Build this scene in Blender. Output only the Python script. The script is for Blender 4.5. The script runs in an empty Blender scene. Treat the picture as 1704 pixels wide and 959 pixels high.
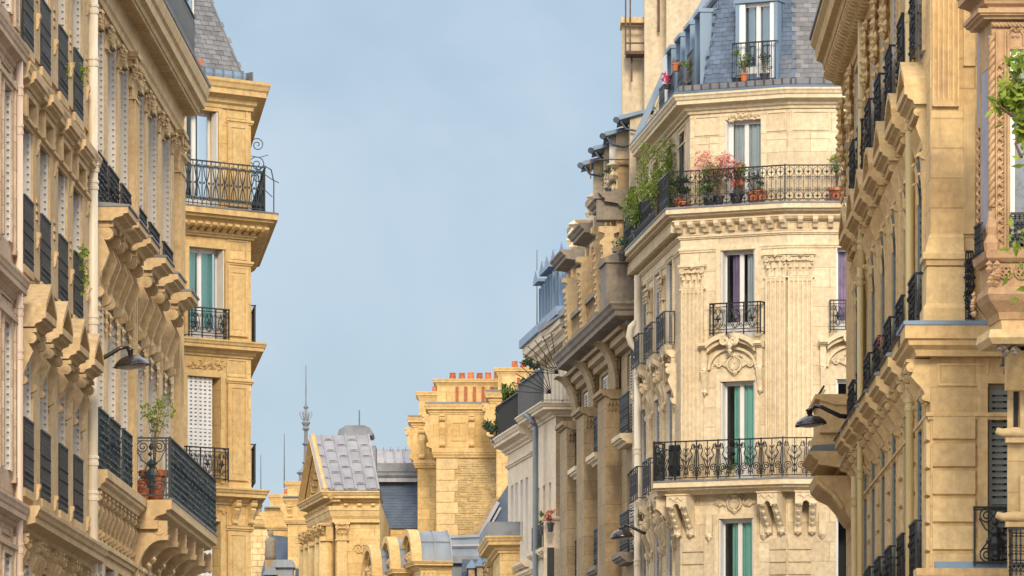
import bpy, math, random
from mathutils import Matrix, Vector
from math import sin, cos, pi, radians
random.seed(7)
SC = bpy.context.scene
COL = SC.collection

# ------------------------------------------------------------------ camera
FPX, CX, HY, EYE = 8700.0, 852.0, 1440.0, 1.6       # focal length, principal column, horizon row (px of the 1704 wide photo)
cd = bpy.data.cameras.new("camera"); cam = bpy.data.objects.new("camera", cd); COL.objects.link(cam)
cd.sensor_fit = 'HORIZONTAL'; cd.sensor_width = 36.0
cd.lens = 36.0 * FPX / 1704.0
cd.shift_x = 0.0
cd.shift_y = (HY - 479.5) / 1704.0
cd.clip_start = 0.5; cd.clip_end = 6000.0
cam.location = (0, 0, EYE); cam.rotation_euler = (radians(90), 0, 0)
SC.camera = cam

# ------------------------------------------------------------------ sky, sun, exposure
SUN_DIR = Vector((0.065, -0.88, 0.42)).normalized()      # direction towards the sun
SUN_EL = math.asin(SUN_DIR.z); SUN_AZ = math.atan2(SUN_DIR.x, SUN_DIR.y)
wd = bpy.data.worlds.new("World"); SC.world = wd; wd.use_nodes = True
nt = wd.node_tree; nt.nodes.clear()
def N(t, **k):
    n = nt.nodes.new(t)
    for a, b in k.items(): setattr(n, a, b)
    return n
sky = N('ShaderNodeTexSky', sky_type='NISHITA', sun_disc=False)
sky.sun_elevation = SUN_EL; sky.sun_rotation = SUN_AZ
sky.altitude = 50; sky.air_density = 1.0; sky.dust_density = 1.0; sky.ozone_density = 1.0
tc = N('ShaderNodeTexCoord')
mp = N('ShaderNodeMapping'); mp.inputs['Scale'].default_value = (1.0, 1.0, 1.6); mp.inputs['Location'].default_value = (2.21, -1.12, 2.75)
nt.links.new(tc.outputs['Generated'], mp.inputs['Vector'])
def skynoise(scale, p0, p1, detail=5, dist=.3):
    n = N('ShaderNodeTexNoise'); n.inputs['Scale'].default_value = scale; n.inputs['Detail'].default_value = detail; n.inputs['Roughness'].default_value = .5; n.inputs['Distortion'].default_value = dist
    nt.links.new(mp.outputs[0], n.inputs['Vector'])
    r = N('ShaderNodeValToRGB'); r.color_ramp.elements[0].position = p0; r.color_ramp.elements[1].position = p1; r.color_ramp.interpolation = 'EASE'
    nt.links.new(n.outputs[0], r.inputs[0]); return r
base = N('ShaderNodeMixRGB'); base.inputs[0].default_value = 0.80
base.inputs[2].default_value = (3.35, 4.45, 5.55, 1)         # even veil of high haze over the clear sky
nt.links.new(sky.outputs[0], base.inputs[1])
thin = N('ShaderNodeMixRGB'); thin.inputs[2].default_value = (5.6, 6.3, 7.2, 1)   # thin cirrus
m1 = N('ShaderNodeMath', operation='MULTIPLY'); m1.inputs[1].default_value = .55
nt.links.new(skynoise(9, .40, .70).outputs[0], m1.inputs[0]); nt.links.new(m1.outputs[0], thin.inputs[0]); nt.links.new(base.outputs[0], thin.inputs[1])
mx = N('ShaderNodeMixRGB'); mx.inputs[2].default_value = (18.5, 18.6, 18.8, 1)   # bright cloud banks added mostly out of view, as fill for shaded facades
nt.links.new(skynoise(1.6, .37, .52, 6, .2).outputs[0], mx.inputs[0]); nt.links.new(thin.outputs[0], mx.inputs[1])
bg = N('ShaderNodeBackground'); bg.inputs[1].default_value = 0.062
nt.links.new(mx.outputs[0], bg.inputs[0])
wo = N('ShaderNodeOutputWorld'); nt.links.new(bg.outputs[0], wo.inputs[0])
sd = bpy.data.lights.new("sun", 'SUN'); sd.energy = 1.8; sd.angle = radians(12); sd.color = (1.0, 0.845, 0.62)
sun = bpy.data.objects.new("sun", sd); COL.objects.link(sun)
sun.rotation_euler = SUN_DIR.to_track_quat('Z', 'Y').to_euler(); sun.location = (60, -40, 60)
SC.view_settings.view_transform = 'Standard'; SC.view_settings.look = 'None'
SC.view_settings.exposure = 1.0; SC.view_settings.gamma = 1.0; SC.view_settings.use_curve_mapping = False

# ------------------------------------------------------------------ materials
def new_mat(name):
    m = bpy.data.materials.new(name); m.use_nodes = True
    return m, m.node_tree, m.node_tree.nodes['Principled BSDF']
def mk(t, typ, **k):
    n = t.nodes.new(typ)
    for a, b in k.items(): setattr(n, a, b)
    return n
def noise_node(t, scale, detail=4, rough=.55, vec=None):
    n = mk(t, 'ShaderNodeTexNoise'); n.inputs['Scale'].default_value = scale; n.inputs['Detail'].default_value = detail
    n.inputs['Roughness'].default_value = rough
    if vec: t.links.new(vec, n.inputs['Vector'])
    return n
def ramp(t, src, p0, p1, c0=(0, 0, 0, 1), c1=(1, 1, 1, 1)):
    r = mk(t, 'ShaderNodeValToRGB'); e = r.color_ramp.elements
    e[0].position = p0; e[1].position = p1; e[0].color = c0; e[1].color = c1
    t.links.new(src, r.inputs[0]); return r
def mixc(t, fac, a, b, mode='MIX'):
    m = mk(t, 'ShaderNodeMixRGB', blend_type=mode)
    for i, s in ((0, fac), (1, a), (2, b)):
        if hasattr(s, 'links'): t.links.new(s, m.inputs[i])
        elif isinstance(s, (int, float)): m.inputs[i].default_value = s
        else: m.inputs[i].default_value = (*s, 1) if len(s) == 3 else s
    return m
def stone(name, c1, c2, dirt=(.16, .12, .08), dirt_amt=.35, block=None, streak=.5, bump=.25, rnd=.0, joint=(.20, .15, .09), rough=.85, jw=.012):
    """limestone / plaster: two tones, rain streaks, soot blots, optional coursed joints (block=(w,h))"""
    m, t, b = new_mat(name)
    g = mk(t, 'ShaderNodeNewGeometry'); tc_ = mk(t, 'ShaderNodeTexCoord')
    pos = g.outputs['Position']
    n1 = noise_node(t, .9, 5, .6, pos)
    col = mixc(t, ramp(t, n1.outputs[0], .34, .66).outputs[0], c1, c2)
    n2 = noise_node(t, 9, 4, .6, pos)
    col = mixc(t, ramp(t, n2.outputs[0], .35, .75, (.84, .84, .84, 1), (1.09, 1.08, 1.06, 1)).outputs[0], (0, 0, 0), (0, 0, 0))
    colb = mixc(t, 1.0, mixc(t, ramp(t, n1.outputs[0], .34, .66).outputs[0], c1, c2).outputs[0],
                ramp(t, n2.outputs[0], .32, .72, (.80, .79, .77, 1), (1.10, 1.09, 1.06, 1)).outputs[0], 'MULTIPLY')
    mp = mk(t, 'ShaderNodeMapping'); mp.inputs['Scale'].default_value = (5, 5, .45); t.links.new(pos, mp.inputs['Vector'])
    n3 = noise_node(t, 1.0, 5, .65, mp.outputs[0])
    mul = mk(t, 'ShaderNodeMath', operation='MULTIPLY'); mul.inputs[1].default_value = streak
    t.links.new(ramp(t, n3.outputs[0], .50, .72).outputs[0], mul.inputs[0])
    c3 = mixc(t, mul.outputs[0], colb.outputs[0], tuple(x * .55 for x in c1))
    n4 = noise_node(t, 2.2, 6, .7, pos)
    mul2 = mk(t, 'ShaderNodeMath', operation='MULTIPLY'); mul2.inputs[1].default_value = dirt_amt
    t.links.new(ramp(t, n4.outputs[0], .54, .70).outputs[0], mul2.inputs[0])
    c4 = mixc(t, mul2.outputs[0], c3.outputs[0], dirt)
    out = c4; hgt = None
    if block:
        sp = mk(t, 'ShaderNodeSeparateXYZ'); t.links.new(tc_.outputs['Object'], sp.inputs[0])
        ad = mk(t, 'ShaderNodeMath', operation='ADD'); t.links.new(sp.outputs[0], ad.inputs[0]); t.links.new(sp.outputs[1], ad.inputs[1])
        cb = mk(t, 'ShaderNodeCombineXYZ'); t.links.new(ad.outputs[0], cb.inputs[0]); t.links.new(sp.outputs[2], cb.inputs[1])
        br = mk(t, 'ShaderNodeTexBrick'); t.links.new(cb.outputs[0], br.inputs['Vector'])
        br.inputs['Scale'].default_value = 1; br.inputs['Brick Width'].default_value = block[0]; br.inputs['Row Height'].default_value = block[1]
        br.inputs['Mortar Size'].default_value = jw; br.inputs['Mortar Smooth'].default_value = .3
        br.inputs['Color1'].default_value = (.86, .85, .83, 1); br.inputs['Color2'].default_value = (1.08, 1.08, 1.08, 1)
        br.inputs['Mortar'].default_value = (.72, .68, .62, 1)
        out = mixc(t, 1.0, c4.outputs[0], br.outputs['Color'], 'MULTIPLY'); hgt = br.outputs['Fac']
    if rnd:
        oi = mk(t, 'ShaderNodeObjectInfo')
        out = mixc(t, 1.0, out.outputs[0], ramp(t, oi.outputs['Random'], 0, 1, (1 - rnd,) * 3 + (1,), (1 + rnd,) * 3 + (1,)).outputs[0], 'MULTIPLY')
    t.links.new(out.outputs[0], b.inputs['Base Color']); b.inputs['Roughness'].default_value = rough
    b.inputs['Specular IOR Level'].default_value = .25
    n5 = noise_node(t, 26, 5, .7, pos)
    n6 = noise_node(t, 5, 4, .6, pos)
    ad2 = mk(t, 'ShaderNodeMath', operation='ADD'); t.links.new(n5.outputs[0], ad2.inputs[0]); t.links.new(n6.outputs[0], ad2.inputs[1])
    bp = mk(t, 'ShaderNodeBump'); bp.inputs['Strength'].default_value = bump; bp.inputs['Distance'].default_value = .03
    t.links.new(ad2.outputs[0], bp.inputs['Height']); t.links.new(bp.outputs[0], b.inputs['Normal'])
    return m
def simple(name, c, rough=.5, metal=0., var=.15, scale=6, bump=.1, rnd=0, spec=.5, stain=None, streak=False):
    m, t, b = new_mat(name)
    g = mk(t, 'ShaderNodeNewGeometry'); pos = g.outputs['Position']
    if streak:
        mp = mk(t, 'ShaderNodeMapping'); mp.inputs['Scale'].default_value = (1, 1, .15); t.links.new(pos, mp.inputs['Vector']); vec = mp.outputs[0]
    else: vec = pos
    n = noise_node(t, scale, 5, .6, vec)
    o = mixc(t, ramp(t, n.outputs[0], .3, .7).outputs[0], tuple(x * (1 - var) for x in c), tuple(min(1, x * (1 + var)) for x in c))
    if stain:
        n2 = noise_node(t, scale * .4, 6, .7, vec)
        o = mixc(t, ramp(t, n2.outputs[0], .52, .66).outputs[0], o.outputs[0], stain)
    if rnd:
        oi = mk(t, 'ShaderNodeObjectInfo')
        o = mixc(t, 1.0, o.outputs[0], ramp(t, oi.outputs['Random'], 0, 1, (1 - rnd,) * 3 + (1,), (1 + rnd,) * 3 + (1,)).outputs[0], 'MULTIPLY')
    t.links.new(o.outputs[0], b.inputs['Base Color'])
    b.inputs['Roughness'].default_value = rough; b.inputs['Metallic'].default_value = metal; b.inputs['Specular IOR Level'].default_value = spec
    if bump:
        bp = mk(t, 'ShaderNodeBump'); bp.inputs['Strength'].default_value = bump; bp.inputs['Distance'].default_value = .02
        n3 = noise_node(t, scale * 4, 4, .6, pos); t.links.new(n3.outputs[0], bp.inputs['Height']); t.links.new(bp.outputs[0], b.inputs['Normal'])
    return m
def glass_mat():
    m, t, b = new_mat("window_glass"); t.nodes.remove(b)
    o = t.nodes['Material Output']
    g = mk(t, 'ShaderNodeBsdfGlossy'); g.inputs['Roughness'].default_value = .03; g.inputs['Color'].default_value = (.9, .95, 1, 1)
    tr = mk(t, 'ShaderNodeBsdfTransparent'); tr.inputs['Color'].default_value = (.90, .95, .95, 1)
    fr = mk(t, 'ShaderNodeFresnel'); fr.inputs['IOR'].default_value = 1.6
    mx = mk(t, 'ShaderNodeMixShader'); t.links.new(fr.outputs[0], mx.inputs[0]); t.links.new(tr.outputs[0], mx.inputs[1]); t.links.new(g.outputs[0], mx.inputs[2])
    n = noise_node(t, 1.5, 2, .5); gg = mk(t, 'ShaderNodeNewGeometry'); t.links.new(gg.outputs['Position'], n.inputs['Vector'])
    bp = mk(t, 'ShaderNodeBump'); bp.inputs['Strength'].default_value = .06; bp.inputs['Distance'].default_value = .05
    t.links.new(n.outputs[0], bp.inputs['Height']); t.links.new(bp.outputs[0], g.inputs['Normal'])
    t.links.new(mx.outputs[0], o.inputs['Surface']); return m
def leaf_mat(name, c1, c2):
    m, t, b = new_mat(name)
    g = mk(t, 'ShaderNodeNewGeometry')
    n = noise_node(t, 7, 3, .6, g.outputs['Position'])
    w = mk(t, 'ShaderNodeTexWhiteNoise'); t.links.new(g.outputs['Random Per Island'], w.inputs[1]) if False else None
    r = mixc(t, ramp(t, g.outputs['Random Per Island'], 0, 1).outputs[0], c1, c2)
    r2 = mixc(t, 1.0, r.outputs[0], ramp(t, n.outputs[0], .3, .7, (.7, .7, .7, 1), (1.2, 1.2, 1.1, 1)).outputs[0], 'MULTIPLY')
    t.links.new(r2.outputs[0], b.inputs['Base Color']); b.inputs['Roughness'].default_value = .5
    tr = mk(t, 'ShaderNodeBsdfTranslucent'); t.links.new(r2.outputs[0], tr.inputs['Color'])
    mx = mk(t, 'ShaderNodeMixShader'); mx.inputs[0].default_value = .35
    o = t.nodes['Material Output']
    t.links.new(b.outputs[0], mx.inputs[1]); t.links.new(tr.outputs[0], mx.inputs[2]); t.links.new(mx.outputs[0], o.inputs['Surface'])
    return m
M = {}
M['ochre'] = stone('ochre_limestone', (.62, .47, .285), (.555, .395, .215), dirt=(.22, .15, .085), dirt_amt=.45, block=(1.1, .42), streak=.7)
M['ochre_plain'] = stone('ochre_limestone_carved', (.61, .46, .28), (.53, .38, .21), dirt=(.22, .16, .09), dirt_amt=.45)
M['ochre_right'] = stone('golden_limestone', (.65, .485, .265), (.60, .41, .20), dirt=(.33, .185, .14), dirt_amt=.4, block=(1.2, .40))
M['ochre_rplain'] = stone('golden_limestone_carved', (.64, .48, .26), (.58, .40, .20), dirt=(.31, .19, .13), dirt_amt=.5)
M['ochre_block'] = stone('golden_limestone_block', (.65, .49, .27), (.60, .43, .225), dirt=(.27, .18, .10), dirt_amt=.25, rnd=.09)
M['pinkish'] = stone('pinkish_limestone', (.62, .49, .38), (.56, .42, .31), dirt=(.26, .19, .13), dirt_amt=.3, block=(1.0, .42))
M['yellow'] = stone('sunny_limestone', (.63, .455, .22), (.54, .36, .15), dirt=(.30, .20, .11), dirt_amt=.45, block=(.95, .40))
M['yellow_plain'] = stone('sunny_limestone_carved', (.61, .44, .215), (.52, .345, .15), dirt=(.27, .18, .10), dirt_amt=.5)
M['cream'] = stone('cream_limestone', (.67, .57, .42), (.63, .515, .36), dirt=(.46, .33, .20), dirt_amt=.28, block=(1.0, .46), streak=.35)
M['cream_plain'] = stone('cream_limestone_carved', (.66, .56, .405), (.62, .50, .34), dirt=(.38, .27, .16), dirt_amt=.35, streak=.3)
M['cream_block'] = stone('cream_limestone_block', (.57, .48, .34), (.54, .42, .27), dirt=(.40, .29, .18), dirt_amt=.25, rnd=.06, streak=.2)
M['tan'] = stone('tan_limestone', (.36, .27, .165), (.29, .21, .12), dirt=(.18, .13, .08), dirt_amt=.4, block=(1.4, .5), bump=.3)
M['greystone'] = stone('sooty_grey_stone', (.27, .23, .19), (.19, .165, .14), dirt=(.09, .085, .08), dirt_amt=.5, streak=.7)
M['plaster'] = stone('old_pale_plaster', (.56, .48, .36), (.50, .41, .29), dirt=(.36, .27, .17), dirt_amt=.35, streak=.45, bump=.12)
M['whitewall'] = stone('white_render', (.66, .56, .43), (.60, .49, .36), dirt=(.36, .30, .22), dirt_amt=.25, streak=.3, bump=.1)
M['terra'] = stone('carved_russet_stone', (.49, .33, .195), (.40, .25, .14), dirt=(.16, .085, .05), dirt_amt=.5, bump=.4)
M['brick'] = stone('buff_brick', (.56, .45, .26), (.44, .33, .17), dirt=(.22, .16, .09), dirt_amt=.5, block=(.22, .08), streak=.3, jw=.01)
M['redbrick'] = stone('red_brick', (.38, .12, .06), (.30, .09, .05), dirt=(.12, .05, .03), dirt_amt=.3)
M['slate'] = simple('blue_grey_slate', (.085, .118, .178), .72, 0, .22, 3, .15, rnd=.22, stain=(.12, .13, .145))
M['slate2'] = simple('warm_grey_slate', (.15, .15, .16), .75, 0, .2, 3, .15, rnd=.25)
M['slatedark'] = simple('dark_slate', (.05, .068, .10), .8, 0, .22, 3, .15, rnd=.28)
M['zinc'] = simple('weathered_zinc', (.15, .225, .32), .6, .05, .2, 1.5, .08, stain=(.16, .21, .27), streak=True)
M['zincgrey'] = simple('grey_zinc_sheet', (.17, .195, .23), .6, .05, .2, 1.5, .08, stain=(.23, .25, .275), streak=True)
M['lead'] = simple('pale_lead_sheet', (.225, .22, .24), .6, .05, .15, 1.6, .1, stain=(.28, .275, .29), streak=True, rnd=.09)
M['leaddark'] = simple('stained_lead', (.15, .16, .18), .6, 0, .3, 2, .15, stain=(.10, .10, .11))
M['iron'] = simple('painted_black_iron', (.012, .014, .018), .45, 0, .3, 9, .1, spec=.35)
M['ironblue'] = simple('blue_black_iron', (.018, .030, .040), .48, 0, .45, 8, .15, stain=(.045, .07, .085), spec=.35)
M['irongrey'] = simple('grey_iron', (.075, .085, .10), .45, .2, .3, 8, .1)
M['rust'] = simple('rusty_iron', (.09, .045, .03), .7, .1, .4, 12, .2)
M['white'] = simple('white_window_paint', (.62, .61, .60), .45, 0, .05, 3, .03)
M['shutter'] = simple('pale_shutter_paint', (.56, .52, .48), .5, 0, .08, 3, .05)
M['shuttergrey'] = simple('grey_green_shutter_paint', (.17, .20, .20), .5, 0, .12, 3, .05)
M['shutterdark'] = simple('shutter_slot_shadow', (.05, .045, .04), .8, 0, .1, 3, 0)
M['pipe'] = simple('cream_painted_pipe', (.66, .59, .48), .42, 0, .08, 3, .05, stain=(.52, .40, .25), streak=True)
M['pipegold'] = simple('golden_painted_pipe', (.53, .41, .19), .45, 0, .1, 3, .05, streak=True)
M['pipepink'] = simple('pinkish_painted_pipe', (.60, .46, .36), .42, 0, .08, 3, .05, streak=True)
M['pipegrey'] = simple('grey_zinc_pipe', (.13, .155, .18), .45, .3, .15, 3, .05)
M['pot'] = simple('terracotta', (.42, .125, .045), .75, 0, .2, 12, .1, rnd=.2)
M['chimpot'] = simple('orange_chimney_clay', (.40, .105, .03), .8, 0, .35, 7, .15, rnd=.35, stain=(.17, .06, .03))
M['potyellow'] = simple('cream_glazed_pot', (.70, .58, .28), .4, 0, .05, 4, 0)
M['potdark'] = simple('dark_plastic_pot', (.03, .03, .035), .5, 0, .2, 6, 0)
M['teal'] = simple('teal_curtain', (.30, .62, .56), .8, 0, .08, 2, 0)
M['net'] = simple('white_net_curtain', (.55, .58, .60), .8, 0, .1, 2, 0)
M['greyc'] = simple('grey_violet_curtain', (.27, .27, .33), .8, 0, .15, 2, 0)
M['mauve'] = simple('mauve_curtain', (.30, .22, .36), .8, 0, .3, 3, 0)
M['brownc'] = simple('brown_blind', (.30, .24, .17), .8, 0, .2, 3, 0)
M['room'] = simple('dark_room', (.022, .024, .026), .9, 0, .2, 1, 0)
M['glass'] = glass_mat()
M['lampglass'] = simple('frosted_lamp_glass', (.32, .30, .27), .3, 0, .1, 4, 0)
M['leaf'] = leaf_mat('green_leaves', (.05, .11, .02), (.14, .20, .035))
M['leafbright'] = leaf_mat('bright_green_leaves', (.13, .22, .02), (.30, .36, .05))
M['leafdark'] = leaf_mat('dark_green_leaves', (.025, .055, .022), (.06, .10, .035))
M['leafblue'] = leaf_mat('blue_green_leaves', (.05, .11, .075), (.10, .17, .10))
M['flower'] = leaf_mat('pink_red_petals', (.55, .10, .09), (.62, .26, .22))
M['flowerpink'] = leaf_mat('magenta_petals', (.65, .02, .16), (.75, .06, .25))
M['flowerwhite'] = leaf_mat('white_petals', (.60, .56, .45), (.75, .7, .6))
M['stem'] = simple('woody_stem', (.10, .07, .04), .8, 0, .3, 10, .1)
M['asphalt'] = simple('asphalt', (.05, .05, .052), .9, 0, .2, 4, .2)
M['pave'] = simple('granite_pavement', (.22, .21, .20), .85, 0, .15, 2, .1)
M['paint'] = simple('road_paint', (.7, .7, .68), .7, 0, .1, 4, 0)
M['ground'] = simple('city_ground', (.16, .15, .14), .9, 0, .2, .1, 0)
M['blackcloth'] = simple('black_mesh_cloth', (.015, .016, .02), .8, 0, .2, 5, 0)

# ------------------------------------------------------------------ mesh builder
class MB:
    def __init__(s): s.v = []; s.f = []
    def add(s, vs, fs, T=None):
        o = len(s.v)
        s.v.extend([tuple(T @ Vector(p)) for p in vs] if T is not None else [tuple(p) for p in vs])
        s.f.extend([tuple(i + o for i in f) for f in fs]); return s
    def box(s, x0, x1, y0, y1, z0, z1, T=None):
        return s.add([(x0, y0, z0), (x1, y0, z0), (x1, y1, z0), (x0, y1, z0), (x0, y0, z1), (x1, y0, z1), (x1, y1, z1), (x0, y1, z1)],
                     [(0, 3, 2, 1), (4, 5, 6, 7), (0, 1, 5, 4), (1, 2, 6, 5), (2, 3, 7, 6), (3, 0, 4, 7)], T)
    def prism(s, poly, a0, a1, axis='x', T=None):
        n = len(poly)
        def P(p, a):
            return (a, p[0], p[1]) if axis == 'x' else ((p[0], a, p[1]) if axis == 'y' else (p[0], p[1], a))
        vs = [P(p, a0) for p in poly] + [P(p, a1) for p in poly]
        fs = [tuple(range(n - 1, -1, -1)), tuple(range(n, 2 * n))] + [(i, (i + 1) % n, n + (i + 1) % n, n + i) for i in range(n)]
        return s.add(vs, fs, T)
    def tube(s, pts, r, n=4, T=None, r2=None, cap=True):
        P = [Vector(p) for p in pts]; m = len(P); vs = []; fs = []
        up = Vector((0.12, 0.97, 0.2))
        for i, p in enumerate(P):
            d = (P[min(i + 1, m - 1)] - P[max(i - 1, 0)])
            if d.length < 1e-9: d = Vector((0, 0, 1))
            d.normalize(); a = d.cross(up)
            if a.length < .05: a = d.cross(Vector((1, 0, 0)))
            a.normalize(); b = d.cross(a)
            rr = r if r2 is None else r + (r2 - r) * i / max(1, m - 1)
            for k in range(n):
                t = 2 * pi * (k + .5) / n; vs.append(tuple(p + a * rr * cos(t) + b * rr * sin(t)))
        for i in range(m - 1):
            for k in range(n):
                fs.append((i * n + k, i * n + (k + 1) % n, (i + 1) * n + (k + 1) % n, (i + 1) * n + k))
        if cap: fs += [tuple(range(n - 1, -1, -1)), tuple((m - 1) * n + k for k in range(n))]
        return s.add(vs, fs, T)
    def lathe(s, prof, n=10, c=(0, 0, 0), T=None, sx=1, sy=1, a0=0, a1=2 * pi):
        vs = []; fs = []; m = len(prof); full = abs(a1 - a0 - 2 * pi) < 1e-6; k = n if full else n + 1
        for r, z in prof:
            for i in range(k):
                t = a0 + (a1 - a0) * i / n; vs.append((c[0] + r * cos(t) * sx, c[1] + r * sin(t) * sy, c[2] + z))
        for j in range(m - 1):
            for i in range(n):
                i2 = (i + 1) % k if full else i + 1
                fs.append((j * k + i, j * k + i2, (j + 1) * k + i2, (j + 1) * k + i))
        if full: fs += [tuple(range(k - 1, -1, -1)), tuple((m - 1) * k + i for i in range(k))]
        return s.add(vs, fs, T)
    def octa(s, c, rx, ry, rz, T=None):
        x, y, z = c
        return s.add([(x + rx, y, z), (x - rx, y, z), (x, y + ry, z), (x, y - ry, z), (x, y, z + rz), (x, y, z - rz)],
                     [(0, 2, 4), (2, 1, 4), (1, 3, 4), (3, 0, 4), (2, 0, 5), (1, 2, 5), (3, 1, 5), (0, 3, 5)], T)
    def disc(s, c, r, y0, y1, n=12, T=None, rz=None):
        """disc facing outwards (axis = y)"""
        rz = rz or r
        poly = [(c[0] + r * cos(2 * pi * i / n), c[1] + rz * sin(2 * pi * i / n)) for i in range(n)]
        return s.prism(poly, y0, y1, 'y', T)
    def mesh(s, name='m', smooth=False):
        me = bpy.data.meshes.new(name); me.from_pydata(s.v, [], s.f); me.validate(verbose=False); me.update()
        if smooth: me.polygons.foreach_set('use_smooth', [True] * len(me.polygons))
        return me

MW = {}
def root(name, label, cat, loc, group=None, rotz=0):
    o = bpy.data.objects.new(name, None); o.empty_display_size = .5; COL.objects.link(o)
    Mx = Matrix.Translation(loc) @ Matrix.Rotation(rotz, 4, 'Z'); o.matrix_basis = Mx; MW[o] = Mx
    o['label'] = label; o['category'] = cat
    if group: o['group'] = group
    return o
def part(name, mb, mat, parent, Mx=None, kind=None, label=None, smooth=False):
    Mx = Mx or Matrix.Identity(4)
    me = mb.mesh(name, smooth) if isinstance(mb, MB) else mb
    if mat is not None and not me.materials: me.materials.append(M[mat] if isinstance(mat, str) else mat)
    o = bpy.data.objects.new(name, me); COL.objects.link(o)
    if parent is not None:
        o.parent = parent; o.matrix_basis = MW[parent].inverted() @ Mx
    else: o.matrix_basis = Mx
    MW[o] = Mx
    if kind: o['kind'] = kind
    if label: o['label'] = label
    return o
def struct(name, mb, mat): 
    o = part(name, mb, mat, None); o['kind'] = 'structure'; return o

def ppt(px, Z): return Vector(((px - CX) / FPX * Z, Z))
def vpdir(vx):
    v = Vector(((vx - CX) / FPX, 1.0)); v.normalize(); return v
class Face:
    """a facade plane: origin O (plan), d runs left to right as seen from outside, n points outwards"""
    def __init__(s, O, d): s.O = Vector(O); s.d = Vector(d).normalized(); s.n = Vector((s.d.y, -s.d.x))
    def u(s, px, w=0):
        o = s.O + s.n * w; t = (px - CX) / FPX
        return (t * o.y - o.x) / (s.d.x - t * s.d.y)
    def pt(s, u, w=0): return s.O + s.d * u + s.n * w
    def z(s, py, u, w=0): return EYE + (HY - py) / FPX * s.pt(u, w).y
    def loc(s, px, py, w=0): u = s.u(px, w); return u, s.z(py, u, w)
    def M(s, u, z=0, w=0, rot=0):
        p = s.pt(u, w)
        Mx = Matrix(((s.d.x, -s.n.x, 0, p.x), (s.d.y, -s.n.y, 0, p.y), (0, 0, 1, z), (0, 0, 0, 1)))
        return Mx @ Matrix.Rotation(rot, 4, 'Z') if rot else Mx
def offs(path, w):
    """mitred offset of a plan polyline, w outwards"""
    P = [Vector(p) for p in path]; out = []
    for i, p in enumerate(P):
        ns = []
        if i > 0: d = (p - P[i - 1]).normalized(); ns.append(Vector((d.y, -d.x)))
        if i < len(P) - 1: d = (P[i + 1] - p).normalized(); ns.append(Vector((d.y, -d.x)))
        if len(ns) == 1: out.append(p + ns[0] * w)
        else:
            b = (ns[0] + ns[1]).normalized(); out.append(p + b * (w / max(.35, b.dot(ns[0]))))
    return out
def sweep(mb, path, prof, T=None):
    n = len(prof); cols = []
    offp = [offs(path, w) for w, z in prof]
    vs = []; fs = []
    for i in range(len(path)):
        for k, (w, z) in enumerate(prof): vs.append((offp[k][i].x, offp[k][i].y, z))
    for i in range(len(path) - 1):
        for k in range(n): fs.append((i * n + k, (i + 1) * n + k, (i + 1) * n + (k + 1) % n, i * n + (k + 1) % n))
    fs += [tuple(range(n)), tuple((len(path) - 1) * n + k for k in range(n - 1, -1, -1))]
    return mb.add(vs, fs, T)
def cprof(z0, z1, w, base=0., kind='crown'):
    h = z1 - z0
    K = {'crown': [(0, 0), (.12, 0), (.14, .12), (.30, .20), (.34, .34), (.52, .40), (.80, .46), (.80, .64), (.88, .70), (.93, .82), (1, .90), (1, 1), (0, 1)],
         'slab': [(0, 0), (.55, 0), (.62, .20), (.85, .34), (.87, .50), (1, .55), (1, 1), (0, 1)],
         'band': [(0, 0), (.5, .05), (.6, .4), (1, .5), (1, .92), (.9, 1), (0, 1)],
         'flat': [(0, 0), (1, 0), (1, 1), (0, 1)],
         'ovolo': [(0, 0), (.25, .02), (.5, .12), (.75, .35), (.9, .7), (1, .72), (1, 1), (0, 1)]}[kind]
    return [(base + a * w, z0 + b * h) for a, b in K]
def prof_y(p): return [(-w, z) for w, z in p]      # outward profile -> local (y, z)

# ------------------------------------------------------------------ architectural pieces
def wall(parent, face, u0, u1, z0, z1, holes, mat, w=0, reveal=.32, name='wall', label=None):
    xs = sorted({u0, u1, *[h[0] for h in holes], *[h[1] for h in holes]}); xs = [x for x in xs if u0 - 1e-6 <= x <= u1 + 1e-6]
    zs = sorted({z0, z1, *[h[2] for h in holes], *[h[3] for h in holes]}); zs = [z for z in zs if z0 - 1e-6 <= z <= z1 + 1e-6]
    mb = MB()
    def solid(a, b): return not any(h[0] < a < h[1] and h[2] < b < h[3] for h in holes)
    for i in range(len(xs) - 1):
        j = 0
        while j < len(zs) - 1:
            if solid((xs[i] + xs[i + 1]) / 2, (zs[j] + zs[j + 1]) / 2):
                k = j
                while k + 1 < len(zs) - 1 and solid((xs[i] + xs[i + 1]) / 2, (zs[k + 1] + zs[k + 2]) / 2): k += 1
                a, b, c, d = xs[i] - u0, xs[i + 1] - u0, zs[j], zs[k + 1]
                mb.add([(a, 0, c), (b, 0, c), (b, 0, d), (a, 0, d)], [(0, 1, 2, 3)]); j = k + 1
            else: j += 1
    for h in holes:
        a, b, c, d = max(h[0], u0) - u0, min(h[1], u1) - u0, max(h[2], z0), min(h[3], z1); r = reveal
        mb.add([(a, 0, c), (b, 0, c), (b, 0, d), (a, 0, d), (a, r, c), (b, r, c), (b, r, d), (a, r, d)],
               [(0, 4, 5, 1), (1, 5, 6, 2), (2, 6, 7, 3), (3, 7, 4, 0)])
    return part(name, mb, mat, parent, face.M(u0, 0, w), label=label)
_C = {}
def cache(key, fn):
    if key not in _C: _C[key] = fn()
    return _C[key]
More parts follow.
